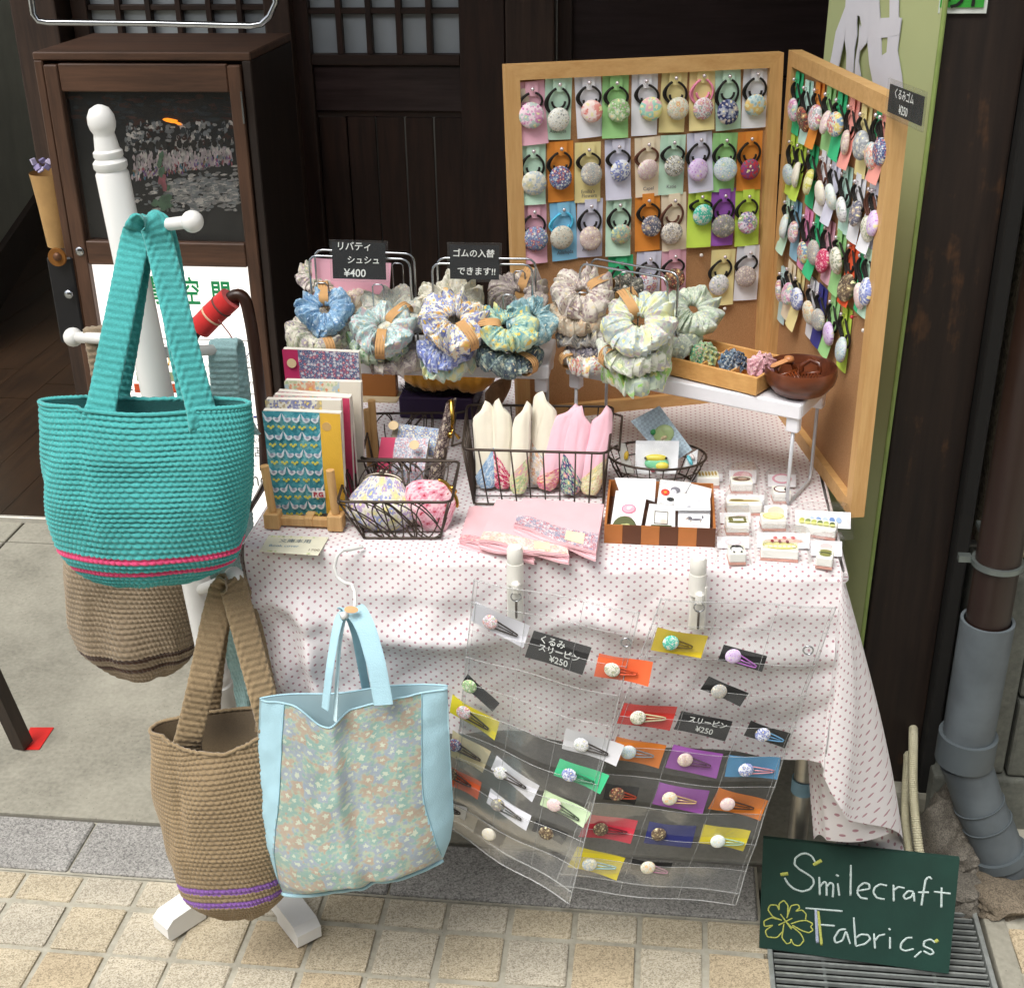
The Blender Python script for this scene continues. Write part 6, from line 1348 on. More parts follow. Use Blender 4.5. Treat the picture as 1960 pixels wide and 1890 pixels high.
def stamp(label, x0, y0, x1, y1, spec, card, cspec, slope=0, topc='eeeede'):
    a, b_ = az(*cs2(x0, y1-slope), ZTB+.002), az(*cs2(x1, y1+slope), ZTB+.002); xd = (b_-a).normalized(); nn = Vector((-xd.y, xd.x, 0)); w_ = (b_-a).length; dp = max(.018, w_*.35 if w_ > .06 else .024); R = Matrix(((xd.x, nn.x, 0), (xd.y, nn.y, 0), (0, 0, 1)))
    c_ = (a+b_)/2+nn*dp/2; t = thing('rubber_stamp', label, 'stamp', (c_.x, c_.y, ZTB), 'rubber stamps laid out on the cloth')
    obj('sponge_base', G().box((c_.x, c_.y, ZTB+.0035), (w_, dp, .003), R), plain('d09a8c', .8), t); blk = obj('block', G().box((c_.x, c_.y, ZTB+.0118), (w_*.99, dp*.98, .0132), R, .0012), plain('f0f0ea', .5, var=.02), t)
    M = frame(Vector((c_.x, c_.y, ZTB+.0187)), xd, Vector((0, 0, 1)))
    obj('printed_face', G().box((c_.x, c_.y, ZTB+.0185), (w_*.93, dp*.9, .0002), R), plain(topc, .7, var=.02), blk)
    motif(blk, M @ Matrix.Translation((0, 0, .0002)), [(x*w_, y*dp, rx*w_, ry*dp, c) for x, y, rx, ry, c in spec])
    q = [az(*cs2(*p), ZTB+.0045+(.010 if i < 2 else 0)) for i, p in enumerate(((card[0], card[1]), (card[2], card[1]+slope*.8), (card[2], card[3]+slope), (card[0], card[3])))]
    ic_ = obj('index_card', G().slab(*q, (0, -.2, 1), .0005), plain('efeef2', .8, var=.02), t)
    Mc = frame((q[0]+q[1]+q[2]+q[3])/4+Vector((0, 0, .0012)), q[1]-q[0], (q[1]-q[0]).cross(q[0]-q[3])); wc = (q[1]-q[0]).length; hc = (q[0]-q[3]).length
    motif(ic_, Mc, [(x*wc, y*hc, rx*wc, ry*hc, c) for x, y, rx, ry, c in cspec])
    lo = [az(*cs2(*p), ZTB+.0022) for p in ((card[0]-25, card[1]-10), (card[2]+25, card[1]-10), (max(card[2], x1)+22, y1+12), (min(card[0], x0)-22, y1+12))]
    ctr = sum(lo, Vector())/4
    obj('clear_bag', G().grid(lambda u, v: lo[0].lerp(lo[1], u).lerp(lo[3].lerp(lo[2], u), v)+Vector((0, 0, .0195*min(1, 6*min(u, 1-u, v, 1-v))+.0012*vnoise(u*7+x0, v*7))), 16, 14), FILM, t, True)
O1, O2 = '6b6a2c', '8a8a48'
stamp('stamp with brown rose print, back row left', 930, 655, 1080, 738, [(0, .05, .42, .3, '6a4a34'), (.05, .05, .2, .15, 'b89a84')], (915, 575, 1105, 665), [(0, .0, .35, .35, 'd8a0ac'), (.1, .05, .15, .2, 'e8c4c8')])
stamp('stamp with dark octagonal frame print, back row right', 1222, 690, 1345, 808, [(0, 0, .46, .46, '5a2430'), (0, 0, .38, .36, 'f0e8e0'), (.25, -.1, .12, .25, '1c1c22')], (1185, 605, 1380, 690), [(0, .1, .35, .4, 'e0a4b4'), (0, .1, .26, .28, 'f2eaee')])
stamp('long narrow stamp with quill print', 900, 815, 1143, 890, [(0, 0, .45, .12, 'a8924c'), (-.2, .1, .2, .1, '7a6a34')], (905, 748, 1160, 815), [(-.1, -.1, .38, .15, 'b8b4a8')])
stamp('stamp with sewing machine print', 895, 940, 1055, 1026, [(.0, -.25, .42, .14, O1), (-.28, .05, .1, .35, O1), (.05, .3, .36, .12, O1), (.33, .05, .06, .3, O1)], (852, 868, 1065, 942), [(.2, .0, .2, .2, 'd2c8cc')])
stamp('stamp with sleeping yellow dog print', 1142, 895, 1310, 998, [(0, 0, .43, .4, 'b8a84a'), (0, 0, .40, .36, 'eee8a0'), (.1, .15, .22, .25, 'f2ecb4'), (.08, .1, .02, .03, '4a4420'), (.18, .1, .02, .03, '4a4420')], (1160, 818, 1320, 905), [(0, -.05, .36, .4, 'ecc8b0')], topc='f0eec8')
stamp('long tilted stamp with row of onigiri print', 1367, 950, 1650, 1045, [(-.38+.15*k, .1-.02*k, .065, .25, c) for k, c in enumerate(('c8c85a', '8a9a5a', 'b8c060', '6a7a48', 'b0b868', '4c5c38'))]+[(-.36+.15*k, -.25, .07, .14, 'd8d88a') for k in range(6)], (1375, 850, 1760, 960), [(-.2+.12*k, -.1, .05, .18, c) for k, c in enumerate(('a8c0dc', '7a9ac8', 'b8c8e0', '6a8ac0', 'a0b8d8'))], 22)
stamp('stamp with black faced sheep print', 914, 1125, 1032, 1233, [(0, .05, .40, .34, '4a4a4e'), (0, -.05, .33, .28, 'f2f2f0'), (0, .28, .3, .13, '1f1f22'), (-.22, -.36, .06, .1, '3a3a3e'), (.22, -.36, .06, .1, '3a3a3e')], (832, 1035, 1055, 1115), [(0, -.05, .26, .3, 'e0d6dc'), (0, -.05, .2, .2, 'f4f0f2')])
stamp('long stamp with strawberry cake print', 1132, 1105, 1394, 1208, [(0, 0, .46, .42, 'a89a3c'), (0, -.02, .44, .36, 'efe89a')]+[(-.36+.12*k, -.18, .05, .14, 'f4f0c8') for k in range(7)]+[(-.2+.2*k, .32, .045, .16, '8a3038') for k in range(3)], (1108, 1005, 1478, 1110), [(0, -.1, .36, .16, 'f0c4b4'), (-.15, .1, .04, .1, 'd86a6a'), (.02, .1, .04, .1, 'd86a6a'), (.18, .1, .04, .1, 'd86a6a')], 8, 'f0eec8')
stamp('small stamp with hamburger print at the front right corner', 1512, 1160, 1628, 1262, [(0, .22, .36, .2, O2), (0, 0, .40, .12, '4c5428'), (0, -.2, .34, .16, O2)], (1482, 1062, 1700, 1165), [(.0, .1, .2, .18, 'ecc0c0'), (0, -.15, .22, .14, 'f0d8cc')], 8)
stamp('half hidden stamp with floral border behind the checkered box', 690, 655, 848, 700, [(-.35+.14*k, 0, .05, .3, 'b89a4a') for k in range(6)], (655, 600, 870, 650), [(-.1, .1, .08, .2, 'd8404c'), (.15, .1, .1, .2, 'd8606c')])
# ------------------------------------------------------------------ oval basket with bagged goods
rimc = azc(cs2, 415, 470, ZTB+.045); 
def oval(label):
    t = thing('oval_basket', label, 'wire basket', (rimc.x, rimc.y, ZTB)); rx, ry = .070, .050
    pts = lambda s_, z: [Vector((rimc.x+rx*s_*cos(2*pi*k/40), rimc.y+ry*s_*sin(2*pi*k/40), z)) for k in range(40)]
    obj('rim', G().tube(pts(1, ZTB+.045), .0018, 8, True), DARKWIRE, t, True); obj('middle_ring', G().tube(pts(.9, ZTB+.028), .0011, 6, True), DARKWIRE, t, True); obj('base_ring', G().tube(pts(.72, ZTB+.004), .0015, 6, True), DARKWIRE, t, True)
    for k in range(22):
        a = 2*pi*k/22; obj('rib', G().tube([Vector((rimc.x+rx*s_*cos(a), rimc.y+ry*s_*sin(a), ZTB+z)) for s_, z in ((1, .045), (.9, .028), (.72, .004))], .0009, 5), DARKWIRE, t, True)
oval('small oval wire basket holding bagged accessories under the right shelf')
def bag(label, pts, Yb, Yt, col, spec, check=None):
    q = [ay(*cs2(*p), Y) for p, Y in zip(pts, (Yt, Yt, Yb, Yb))]; t = thing('bagged_accessory', label, 'accessory', q[3], 'bagged accessories in the oval basket')
    n = (q[1]-q[0]).cross(q[3]-q[0]).normalized(); n = n if n.dot(CAMP-q[0]) > 0 else -n
    obj('backing_card', G().slab(*q, n, .001), col, t); M = frame((q[0]+q[1]+q[2]+q[3])/4+n*.0012, q[1]-q[0], n); w_ = (q[1]-q[0]).length
    for k, (cx_, cy_, rx, ry, c) in enumerate(spec):
        obj('ornament', G().lathe([(1, -.001), (1, .001), (.85, .0035), (.5, .005), (.001, .0055)], 20, (0, 0, 0)).tf(M @ Matrix.Translation((cx_*w_, cy_*w_, .0008*k)) @ Matrix.Diagonal((rx*w_, ry*w_, .8, 1))), plain(c, .35, var=.06), t, True)
    c_ = (q[0]+q[1]+q[2]+q[3])/4; Q = [c_+(p-c_)*1.06+n*.007 for p in q]
    obj('clear_bag', G().grid(lambda u, v: Q[0].lerp(Q[1], u).lerp(Q[3].lerp(Q[2], u), v)+n*(.004*vnoise(u*6+Yb*50, v*6)-.004*(1-min(1, 5*min(u, 1-u, v, 1-v)))), 14, 14), FILM, t, True)
gm_, nt, b = newmat('blue_gingham'); v = mapping(nt); ck = N(nt, 'ShaderNodeTexChecker'); ck.inputs['Scale'].default_value = 260; nt.links.new(v, ck.inputs[0]); ck.inputs[1].default_value = hx('c2d6e2'); ck.inputs[2].default_value = hx('a9bccb'); nt.links.new(ck.outputs[0], b.inputs[0])
bag('bagged green pig ornament on blue checked card, tallest in the basket', [(232, 235), (432, 128), (660, 435), (500, 540)], 1.715, 1.745, gm_, [(.05, .02, .32, .28, 'b4c88a'), (-.2, .22, .09, .09, '2c9a4c'), (.02, -.08, .12, .07, 'c8b48c')])
bag('bagged green and yellow frog purse at the front of the basket', [(268, 370), (570, 372), (556, 600), (262, 600)], 1.685, 1.705, plain('e4e6ea', .7), [(.0, -.14, .28, .16, '7fd0a0'), (-.02, -.02, .26, .09, 'e0d04c'), (.12, -.2, .16, .1, 'e0d04c'), (-.08, -.3, .06, .05, 'e07a8c'), (.22, -.02, .03, .03, '222222'), (-.26, -.02, .03, .03, '222222')])
bag('bagged yellow ornament at the left end of the oval basket', [(140, 380), (195, 390), (260, 600), (180, 590)], 1.70, 1.72, plain('dcdcd6', .7), [(.1, .3, .3, .6, 'e8c030')])
bag('bagged turquoise ornament at the right end of the oval basket', [(630, 470), (700, 430), (690, 540), (590, 570)], 1.70, 1.71, plain('e0e2e4', .7), [(-.1, 0, .18, .5, '6ccad8'), (.25, .1, .15, .3, 'e8d8d4')])
# ================================================================== white coat rack
RY = 1.60
rt, rb0 = ay(188, 203, RY), ay(430, 1380, RY)
axr = (rt-rb0).normalized(); base = rb0-axr*(rb0.z/axr.z); base.z = 0
def on_ax(y):  # point of the pole axis seen at image height y
    lo, hi = 0.0, 1.4
    for _ in range(40):
        m_ = (lo+hi)/2; p = base+axr*m_
        if pj(p)[1] > y: lo = m_
        else: hi = m_
    return lo
ck = thing('coat_rack', 'white wooden coat rack with round pegs and crossed feet', 'coat rack', base)
Mx = frame(base, Vector((0, -1, 0)).cross(axr) if False else Vector((1, 0, -axr.x/axr.z)), axr)
prof = [(.020, .02), (.022, .05), (.022, on_ax(1322)), (.0235, on_ax(1318)), (.0235, on_ax(1308)), (.021, on_ax(1305)), (.0225, on_ax(1298)), (.0225, on_ax(1290)), (.0205, on_ax(1285)), (.0215, on_ax(760)), (.0208, on_ax(332)), (.0185, on_ax(326)), (.0212, on_ax(320)), (.0212, on_ax(310)), (.017, on_ax(303)), (.0185, on_ax(298)), (.0183, on_ax(290)), (.0155, on_ax(286)), (.0135, on_ax(262)), (.0128, on_ax(256)), (.0160, on_ax(246)), (.0172, on_ax(236)), (.0165, on_ax(222)), (.0120, on_ax(208)), (.005, on_ax(202)), (.0002, on_ax(200))]
obj('pole', G().lathe(prof, 32).tf(Mx), WHITE, ck, 'auto')
sc_ = Mx @ Vector((.0, -.0205, on_ax(757))) if (Mx @ Vector((0, -.02, .8))).y < base.y else Mx @ Vector((0, .0205, on_ax(757)))
obj('screw_cap', G().lathe([(.003, .001), (.006, .0015), (.0075, .0)], 16, sc_+Vector((.004, -.001, 0)), Matrix.Rotation(pi/2, 3, 'X')), plain('8d8f90', .3, .8), ck, True)
def peg(label_px, yax, Yball, rb_=.0135):
    a = base+axr*on_ax(yax); b_ = ay(*label_px, Yball); d = (b_-a).normalized()
    pg_ = obj('peg', G().tube([a, b_], .0078, 14), WHITE, ck, True)
    M = d.to_track_quat('Z', 'Y').to_matrix(); obj('peg_ball', G().lathe([(.0001, -rb_)]+[(rb_*cos(q), rb_*sin(q)) for q in [pi*(k/12-.5) for k in range(1, 12)]]+[(.0001, rb_)], 20, b_, M), WHITE, pg_, True)
    return a, b_
pg1 = peg((368, 424), 440, 1.505); pg2 = peg((140, 645), 652, 1.66); pg3 = peg((447, 1103), 1130, 1.47); pg4 = peg((436, 668), 676, 1.715, .011)
for (x, y) in ((310, 1790), (594, 1806)):
    e_ = az(x, y, 0); e_.z = 0
    for s_ in (1, -1):
        tgt = e_ if s_ == 1 else Vector((2*base.x-e_.x, 2*base.y-e_.y, 0)); d = (tgt-base); d.z = 0; L = d.length; x_ = d.normalized(); R = Matrix(((x_.x, -x_.y, 0), (x_.y, x_.x, 0), (0, 0, 1)))
        poly = [(0, .012), (L*.62, .012), (L*.62, .001), (L-.004, .001), (L, .006), (L, .026), (L-.012, .036), (.0, .046)]
        g = G().prism(poly, .040, Matrix(((x_.x, 0, -x_.y, base.x), (x_.y, 0, x_.x, base.y), (0, 1, 0, 0), (0, 0, 0, 1)))); obj('foot', g, WHITE, ck)
# ------------------------------------------------------------------ crochet bags
def yarn(col, dark=.55):
    key = ('y', col)
    if key in MC: return MC[key]
    m, nt, b = newmat('yarn_'+col); v = mapping(nt); c = hx(col)
    f = noise(nt, mapping(nt, scale=(1, 1, 2.5)), 420, 3, .6); f2 = noise(nt, v, 14, 3)
    nt.links.new(ramp(nt, mth(nt, 'ADD', mth(nt, 'MULTIPLY', f, .75), mth(nt, 'MULTIPLY', f2, .3)), [(.3, tuple(x*.62 for x in c[:3])+(1,)), (.7, tuple(min(.9, x*1.15) for x in c[:3])+(1,))]), b.inputs['Base Color'])
    b.inputs['Roughness'].default_value = .9; b.inputs['Sheen Weight'].default_value = .3; bump(nt, b, f, .5, .0012); MC[key] = m; return m
def stitch(col, row):
    ri = math.floor(row); rf = row-ri
    cc = col+.5*(ri % 2)+.55*(rf-.5); cf = cc-math.floor(cc)
    return (sin(pi*rf)**.7)*(.12+.88*abs(sin(pi*cf))**.7)-.25
def crochet_bag(label, outline, Y, depth, mats, stripes, dip, nrow, ncol, amp, straps, yaw=0, expo=.85, sag=.0075, res=(6, 5), inner=.004):
    """outline: list (v, (xl, yl), (xr, yr)) in image px on the bag's middle plane; stripes: list of (row0,row1,matidx)"""
    def LR(v):
        for (a, l0, r0), (b_, l1, r1) in zip(outline, outline[1:]):
            if v <= b_+1e-9:
                k = (v-a)/(b_-a); return (lerp(l0[0], l1[0], k), lerp(l0[1], l1[1], k)), (lerp(r0[0], r1[0], k), lerp(r0[1], r1[1], k))
        return outline[-1][1], outline[-1][2]
    cache = {}
    def fr(v):
        k = round(v, 4)
        if k not in cache:
            acc = [Vector(), Vector()]
            for dv in (-.02, 0, .02):
                l, r = LR(min(1, max(0, v+dv))); acc[0] += ay(*l, Y); acc[1] += ay(*r, Y)
            cache[k] = (acc[0]/3, acc[1]/3)
        return cache[k]
    t = thing('crochet_bag', label, 'bag', sum(fr(1), Vector())/2)
    nvec = Vector((sin(yaw), -cos(yaw), 0))
    def pt(u, v, off=0, st=True):
        th = u*2*pi; vd = dip(th); V = vd+v*(1-vd); l, r = fr(V); c = (l+r)/2; e = (r-l)/2; dp = interp(depth, V)
        ct, sn = cos(th), sin(th); cx_ = math.copysign(abs(ct)**expo, ct); sy_ = math.copysign(abs(sn)**expo, sn)
        p = c+e*cx_+nvec*dp*sy_; d = (e.normalized()*ct+nvec*sn).normalized()
        k = 0
        if st: k = amp*stitch(u*ncol, V*nrow+.3*vnoise(ct*2+ncol, sn*2+V))
        return p+d*(k+off+sag*min(1, V*3)*(vnoise(ct*1.3+ncol, sn*1.3+V*2.6)+.5*vnoise(ct*3+ncol*2, sn*3+V*5)-.9*math.exp(-((ct+.52-.1*V)/.10)**2)*max(0, sn)*max(0, 1-V*1.1)))
    def mf(u, v):
        V = dip(u*2*pi)+v*(1-dip(u*2*pi)); row = V*nrow+.3*vnoise(cos(u*2*pi)*2+ncol, sin(u*2*pi)*2+V)
        for a, b_, i in stripes:
            if a <= row < b_: return i
        return 0
    g = G().grid(lambda u, v: pt(u % 1, v), ncol*res[0], nrow*res[1], mf=mf)
    # bottom closes in
    bc_ = sum((pt(k/16, 1) for k in range(16)), Vector())/16
    g.grid(lambda u, v: pt(u % 1, 1).lerp(bc_-Vector((0, 0, .002)), v), ncol*2, 6)
    obj('body', g, mats, t, True, recalc=False)
    obj('inside', G().grid(lambda u, v: pt(u % 1, v*.97, -inner, False), 64, 24), mats[0], t, True)
    obj('rim', G().tube([pt(k/(ncol*2), 0)+Vector((0, 0, .001+.0008*(k % 2))) for k in range(ncol*2)], .0028, 6, True), mats[0], t, True)
    for P, w_, th_, wdir in straps: strap(t, P, w_, th_, wdir, mats[0])
    return t, pt
def smooth_path(P, n=90, it=14):
    Q = []; L = [0]
    for a, b_ in zip(P, P[1:]): L.append(L[-1]+(b_-a).length)
    for k in range(n):
        s_ = L[-1]*k/(n-1)
        for i in range(len(P)-1):
            if s_ <= L[i+1]+1e-9: Q.append(P[i].lerp(P[i+1], (s_-L[i])/max(1e-9, L[i+1]-L[i]))); break
    for _ in range(it): Q = [Q[0]]+[(Q[j-1]+Q[j]*2+Q[j+1])/4 for j in range(1, len(Q)-1)]+[Q[-1]]
    return Q
def strap(t, P, w_, th_, wdir, mat, plain_=False, nm='handle', flare=.5):
    L0 = sum((a-b_).length for a, b_ in zip(P, P[1:])); rows = L0/.0088
    Q = smooth_path(P, int(rows*4)+1 if not plain_ else 60, 30 if not plain_ else 14); n = len(Q); L = L0; m_ = 40
    def fn(u, v):
        i = min(n-1, int(round(v*(n-1)))); tg = (Q[min(n-1, i+2)]-Q[max(0, i-2)]).normalized(); wd = wdir if not callable(wdir) else wdir(v); wd = (wd-tg*wd.dot(tg)).normalized(); nn = tg.cross(wd)
        a = u*2*pi; cx_ = math.copysign(abs(cos(a))**.6, cos(a)); sy_ = math.copysign(abs(sin(a))**.6, sin(a)); x = cx_*w_/2
        k = 1; fl_ = 1
        if not plain_:
            k = .55+1.05*stitch((cx_*.5+.5)*4.0, v*rows)+.25; fl_ = 1+flare*(max(0, 1-v/.10)**2+max(0, (v-.90)/.10)**2)+.05*stitch(.5, v*rows)
        return Q[i]+wd*x*fl_+nn*sy_*th_*k
    obj(nm, G().grid(lambda u, v: fn(u % 1, v), m_ if not plain_ else 12, n-1, uvf=lambda u, v: (u*.06, v*L)), mat, t, True, recalc=False)
TEAL, PNKY = yarn('46aaa8'), yarn('e0487a')
TAN, PUR = yarn('958060'), yarn('8a5cae'); BRN, DBR = yarn('928169'), yarn('4a3020')
# teal bag
o1 = [(0, (78, 768), (476, 772)), (.12, (78, 812), (478, 815)), (.4, (86, 905), (476, 905)), (.65, (102, 985), (470, 985)), (.80, (120, 1045), (462, 1040)), (.90, (150, 1082), (440, 1072)), (.97, (190, 1104), (390, 1098)), (1, (215, 1113), (350, 1112))]
def dip1(th):
    s_ = sin(th); d = .0
    x = cos(th)
    if s_ > 0: d += .03*max(0, 1-abs(x*1.0+.02)/.5)**.35*(s_**.3)
    else: d += .03*max(0, 1-abs(x)/.6)**.5
    return d
YB1 = 1.425
bk = base+axr*on_ax(430); pt_peg = pg1[0].lerp(pg1[1], .33)
def hstrap(lb, rb_, Yb, top, Ym): return [ay(lb[0]-6, lb[1]+22, Yb+.022), ay(*lb, Yb+.006), ay(lb[0]*.6+top[0]*.4-4, lerp(lb[1], top[1], .42), lerp(Yb, Ym, .45)), ay(top[0]-26, top[1]+62, Ym-.012), ay(top[0]-14, top[1]+16, Ym-.004), ay(top[0], top[1], Ym), ay(top[0]+14, top[1]+14, Ym+.0), ay(top[0]+26, top[1]+60, Ym-.004), ay(rb_[0]*.55+top[0]*.45+6, lerp(rb_[1], top[1], .42), lerp(Yb, Ym, .45)), ay(*rb_, Yb+.006), ay(rb_[0]+6, rb_[1]+22, Yb+.022)]
wX = Vector((1, .15, 0))
crochet_bag('teal crochet bag with two pink stripes hanging in front of the rack', o1, YB1, [(0, .020), (.08, .030), (.25, .046), (.5, .056), (.8, .054), (.95, .036), (1, .02)], [TEAL, PNKY], [(27.6, 28.9, 1), (30.7, 32.0, 1)], dip1, 36, 92, .0046,
            [(hstrap((190, 798), (392, 812), 1.398, (281, 412), 1.525), .036, .0034, lambda v: Vector((1, .1, 0)) if v < .45 else Vector((.72, .7, 0))), (hstrap((215, 795), (375, 805), 1.448, (292, 418), 1.545), .034, .0034, Vector((.8, .5, 0)))], yaw=.08)
# brown bag with dark stripes behind
o2 = [(0, (150, 830), (372, 845)), (.3, (138, 965), (376, 985)), (.55, (133, 1090), (378, 1100)), (.76, (141, 1185), (376, 1180)), (.88, (165, 1245), (372, 1235)), (.96, (205, 1278), (352, 1272)), (1, (235, 1293), (320, 1292))]
crochet_bag('brown crochet bag with two dark stripes hanging behind the teal bag', o2, 1.655, [(0, .04), (.5, .055), (.85, .048), (1, .018)], [BRN, DBR], [(38.4, 39.4, 1), (40.8, 41.8, 1)], lambda th: .04*max(0, sin(th)), 45, 80, .0034,
            [([ay(225, 860, 1.62), ay(208, 760, 1.635), ay(190, 660, 1.65), ay(183, 628, 1.655), ay(183, 624, 1.662), ay(195, 640, 1.675), ay(222, 740, 1.69), ay(240, 860, 1.69)], .036, .0034, Vector((.9, .4, 0)))])
# tan bag with purple stripes low on the right
o3 = [(0, (290, 1392), (545, 1362)), (.12, (295, 1432), (548, 1410)), (.4, (304, 1530), (552, 1520)), (.66, (322, 1622), (560, 1612)), (.80, (345, 1678), (556, 1668)), (.90, (374, 1716), (545, 1706)), (.97, (412, 1738), (515, 1734)), (1, (435, 1746), (490, 1745))]
def dip3(th):
    s_ = sin(th); x = cos(th); return .10*max(0, s_)**.5*max(0, 1-abs(x-.15)/.85)**.5 + .03*max(0, -s_)
crochet_bag('tan crochet bag with two purple stripes hanging low on the rack', o3, 1.405, [(0, .030), (.2, .044), (.6, .056), (.85, .05), (1, .018)], [TAN, PUR], [(33.0, 34.2, 1), (36.0, 37.2, 1)], dip3, 44, 84, .0036,
            [([ay(352, 1445, 1.395), ay(360, 1415, 1.384), ay(385, 1310, 1.40), ay(412, 1180, 1.44), ay(428, 1120, 1.452), ay(436, 1106, 1.456), ay(446, 1120, 1.455), ay(470, 1210, 1.43), ay(505, 1340, 1.39), ay(520, 1395, 1.385), ay(524, 1415, 1.40)], .036, .0033, lambda v: Vector((1, .3, 0)) if v < .5 else Vector((.8, .6, 0))),
             ([ay(395, 1400, 1.445), ay(405, 1290, 1.46), ay(420, 1170, 1.462), ay(432, 1112, 1.466), ay(440, 1098, 1.468), ay(450, 1112, 1.468), ay(482, 1210, 1.466), ay(520, 1390, 1.445)], .032, .0033, Vector((.9, .45, 0)))])
# pale mint bag at the back
MINT = yarn('a3c9cb')
o4 = [(0, (398, 805), (462, 805)), (.3, (400, 950), (474, 950)), (.6, (404, 1120), (480, 1120)), (.9, (425, 1320), (488, 1310)), (1, (445, 1390), (480, 1388))]
crochet_bag('pale mint lacy bag hanging behind the rack between the other bags', o4, 1.735, [(0, .02), (.5, .03), (1, .012)], [MINT, BRN], [], lambda th: 0, 60, 44, .0024,
            [([ay(436, 830, 1.70), ay(430, 740, 1.695), ay(425, 672, 1.69), ay(427, 650, 1.70), ay(440, 655, 1.735), ay(452, 740, 1.73), ay(460, 830, 1.745)], .040, .003, Vector((1, .2, 0)))])
# ------------------------------------------------------------------ cane with red sleeve
cn = thing('walking_cane', 'dark bentwood cane with red felt sleeve on its crook', 'cane', az(470, 985, ZTB))
P = smooth_path([ay(348, 680, 1.88), ay(372, 636, 1.88), ay(412, 597, 1.88), ay(440, 570, 1.88), ay(457, 558, 1.88), ay(470, 570, 1.88), ay(482, 630, 1.88), ay(494, 720, 1.88), ay(506, 830, 1.88), ay(508, 900, 1.86)], 80, 6)
obj('shaft', G().tube(P, .0095, 14), wood('1c0f0a', '3d2318', 'z', .35), cn, True)
obj('tip', G().tube([ay(512, 915, 1.80), ay(480, 972, 1.66), ay(466, 990, 1.62)], [.006, .0035, .003], 10), wood('1c0f0a', '3d2318', 'z', .35), cn, True)
Q = smooth_path([ay(382, 628, 1.879), ay(412, 597, 1.879), ay(441, 571, 1.879)], 24, 2)
obj('red_sleeve', G().tube(Q, .0185, 20), plain('c81e1c', .9, var=.1, bmp=.3, bs=700, sheen=.3), cn, 'auto')
for k in (9, 16): obj('cord', G().tube(Q[k:k+2], .0193, 20), plain('d8b494' if k == 9 else '6a3a34', .8), cn, True)
obj('cord_end', G().tube(smooth_path([ay(418, 612, 1.858), ay(440, 640, 1.86), ay(455, 668, 1.86), ay(458, 700, 1.86), ay(445, 706, 1.86)], 40, 4), .0011, 6), plain('8a4a44', .8), cn, True)
# ================================================================== blue tote on a white hook
cto = crop(600, 1340, 1.969)
TB, TBL = plain('a9cfdc', .8, var=.06, vs=9, bmp=.4, bs=700), plain('c4dfe6', .85, var=.03)
tprint = floral('acb8a4', '83aaa6', '939fb6', 'b3998a', 'c2cbb9', 56, .60, .30, coord='UV', rough=.42)
YT = 1.375
Ltab = [(0, (497, 1336)), (.3, (494, 1430)), (.62, (491, 1562)), (.76, (500, 1612)), (1, (541, 1704))]; Rtab = [(0, (856, 1312)), (.4, (861, 1440)), (.75, (868, 1562)), (.88, (862, 1605)), (1, (848, 1640))]
def itab(tab, v):
    for (a, p), (b_, q) in zip(tab, tab[1:]):
        if v <= b_+1e-9: k = (v-a)/(b_-a); return (lerp(p[0], q[0], k), lerp(p[1], q[1], k))
    return tab[-1][1]
tt = thing('tote_bag', 'light blue tote bag with pastel flowered front panel hanging at the table', 'bag', ay(690, 1690, YT))
def tdip(u, front):
    if front: return .125*math.exp(-((u-.37)/.12)**2)+.03*math.exp(-((u-.55)/.16)**2)+.01
    return .03*math.exp(-((u-.4)/.2)**2)
def tpt(u, v, front=True, off=0):
    vd = tdip(u, front); V = vd+v*(1-vd); l, r = ay(*itab(Ltab, V), YT), ay(*itab(Rtab, V), YT); p = l.lerp(r, u)
    dp = (.013+.040*min(1, V*1.2))*(1-abs(2*u-1)**3.2)**.8*(1 if V < .92 else max(.25, 1-(V-.92)*7))
    fold = .007*math.exp(-((u-.40-.13*V)/.035)**2)*(1-.4*V)-.005*math.exp(-((u-.47-.13*V)/.05)**2)
    wr = .0022*vnoise(u*9+4, V*6)+.0012*vnoise(u*20, V*14)
    p.y += (-(dp+fold+wr) if front else dp*.8)+(off if front else -off); return p
def tm_f(u, v):
    V = v; a = lerp(.145, .0, max(0, (V-.45)/.55)**1.6); b_ = lerp(.872, 1.0, max(0, (V-.5)/.5)**1.8); return 1 if a < u < b_ else 0
g = G().grid(lambda u, v: tpt(u, v), 110, 80, mf=tm_f, uvf=lambda u, v: (u*.26, -v*.34)); obj('front', g, [TB, tprint], tt, True, recalc=False)
obj('back', G().grid(lambda u, v: tpt(u, v, False), 60, 30), TB, tt, True, recalc=False)
obj('lining', G().grid(lambda u, v: tpt(u, v*.6, False, .0012), 60, 20), TBL, tt, True, recalc=False)
obj('front_lining', G().grid(lambda u, v: tpt(u, v*.6, True, .0015), 60, 20), TBL, tt, True, recalc=False)
obj('hem', G().tube([tpt(k/60, 0) for k in range(61)], .0014, 6), TB, tt, True); obj('hem', G().tube([tpt(k/60, 0, False) for k in range(61)], .0014, 6), TB, tt, True)
obj('bottom_piping', G().tube([tpt(k/60, 1)-Vector((0, .001, .002)) for k in range(61)], .0026, 8), TB, tt, True)
for u in (.145, .872): obj('side_seam', G().tube([tpt(lerp(u, 0 if u < .5 else 1, max(0, (k/40-.47)/.53)**1.7), k/40)-Vector((0, .0006, 0)) for k in range(39)], .0007, 5), plain('86b0bf', .8), tt, True)
def T(x, y, Y): return ay(*cto(x, y), Y)
strap(tt, [T(405, 820, 1.34), T(428, 620, 1.35), T(455, 450, 1.37), T(475, 370, 1.385), T(505, 345, 1.40)], .014, .0012, Vector((.8, -.6, 0)), TB, True)
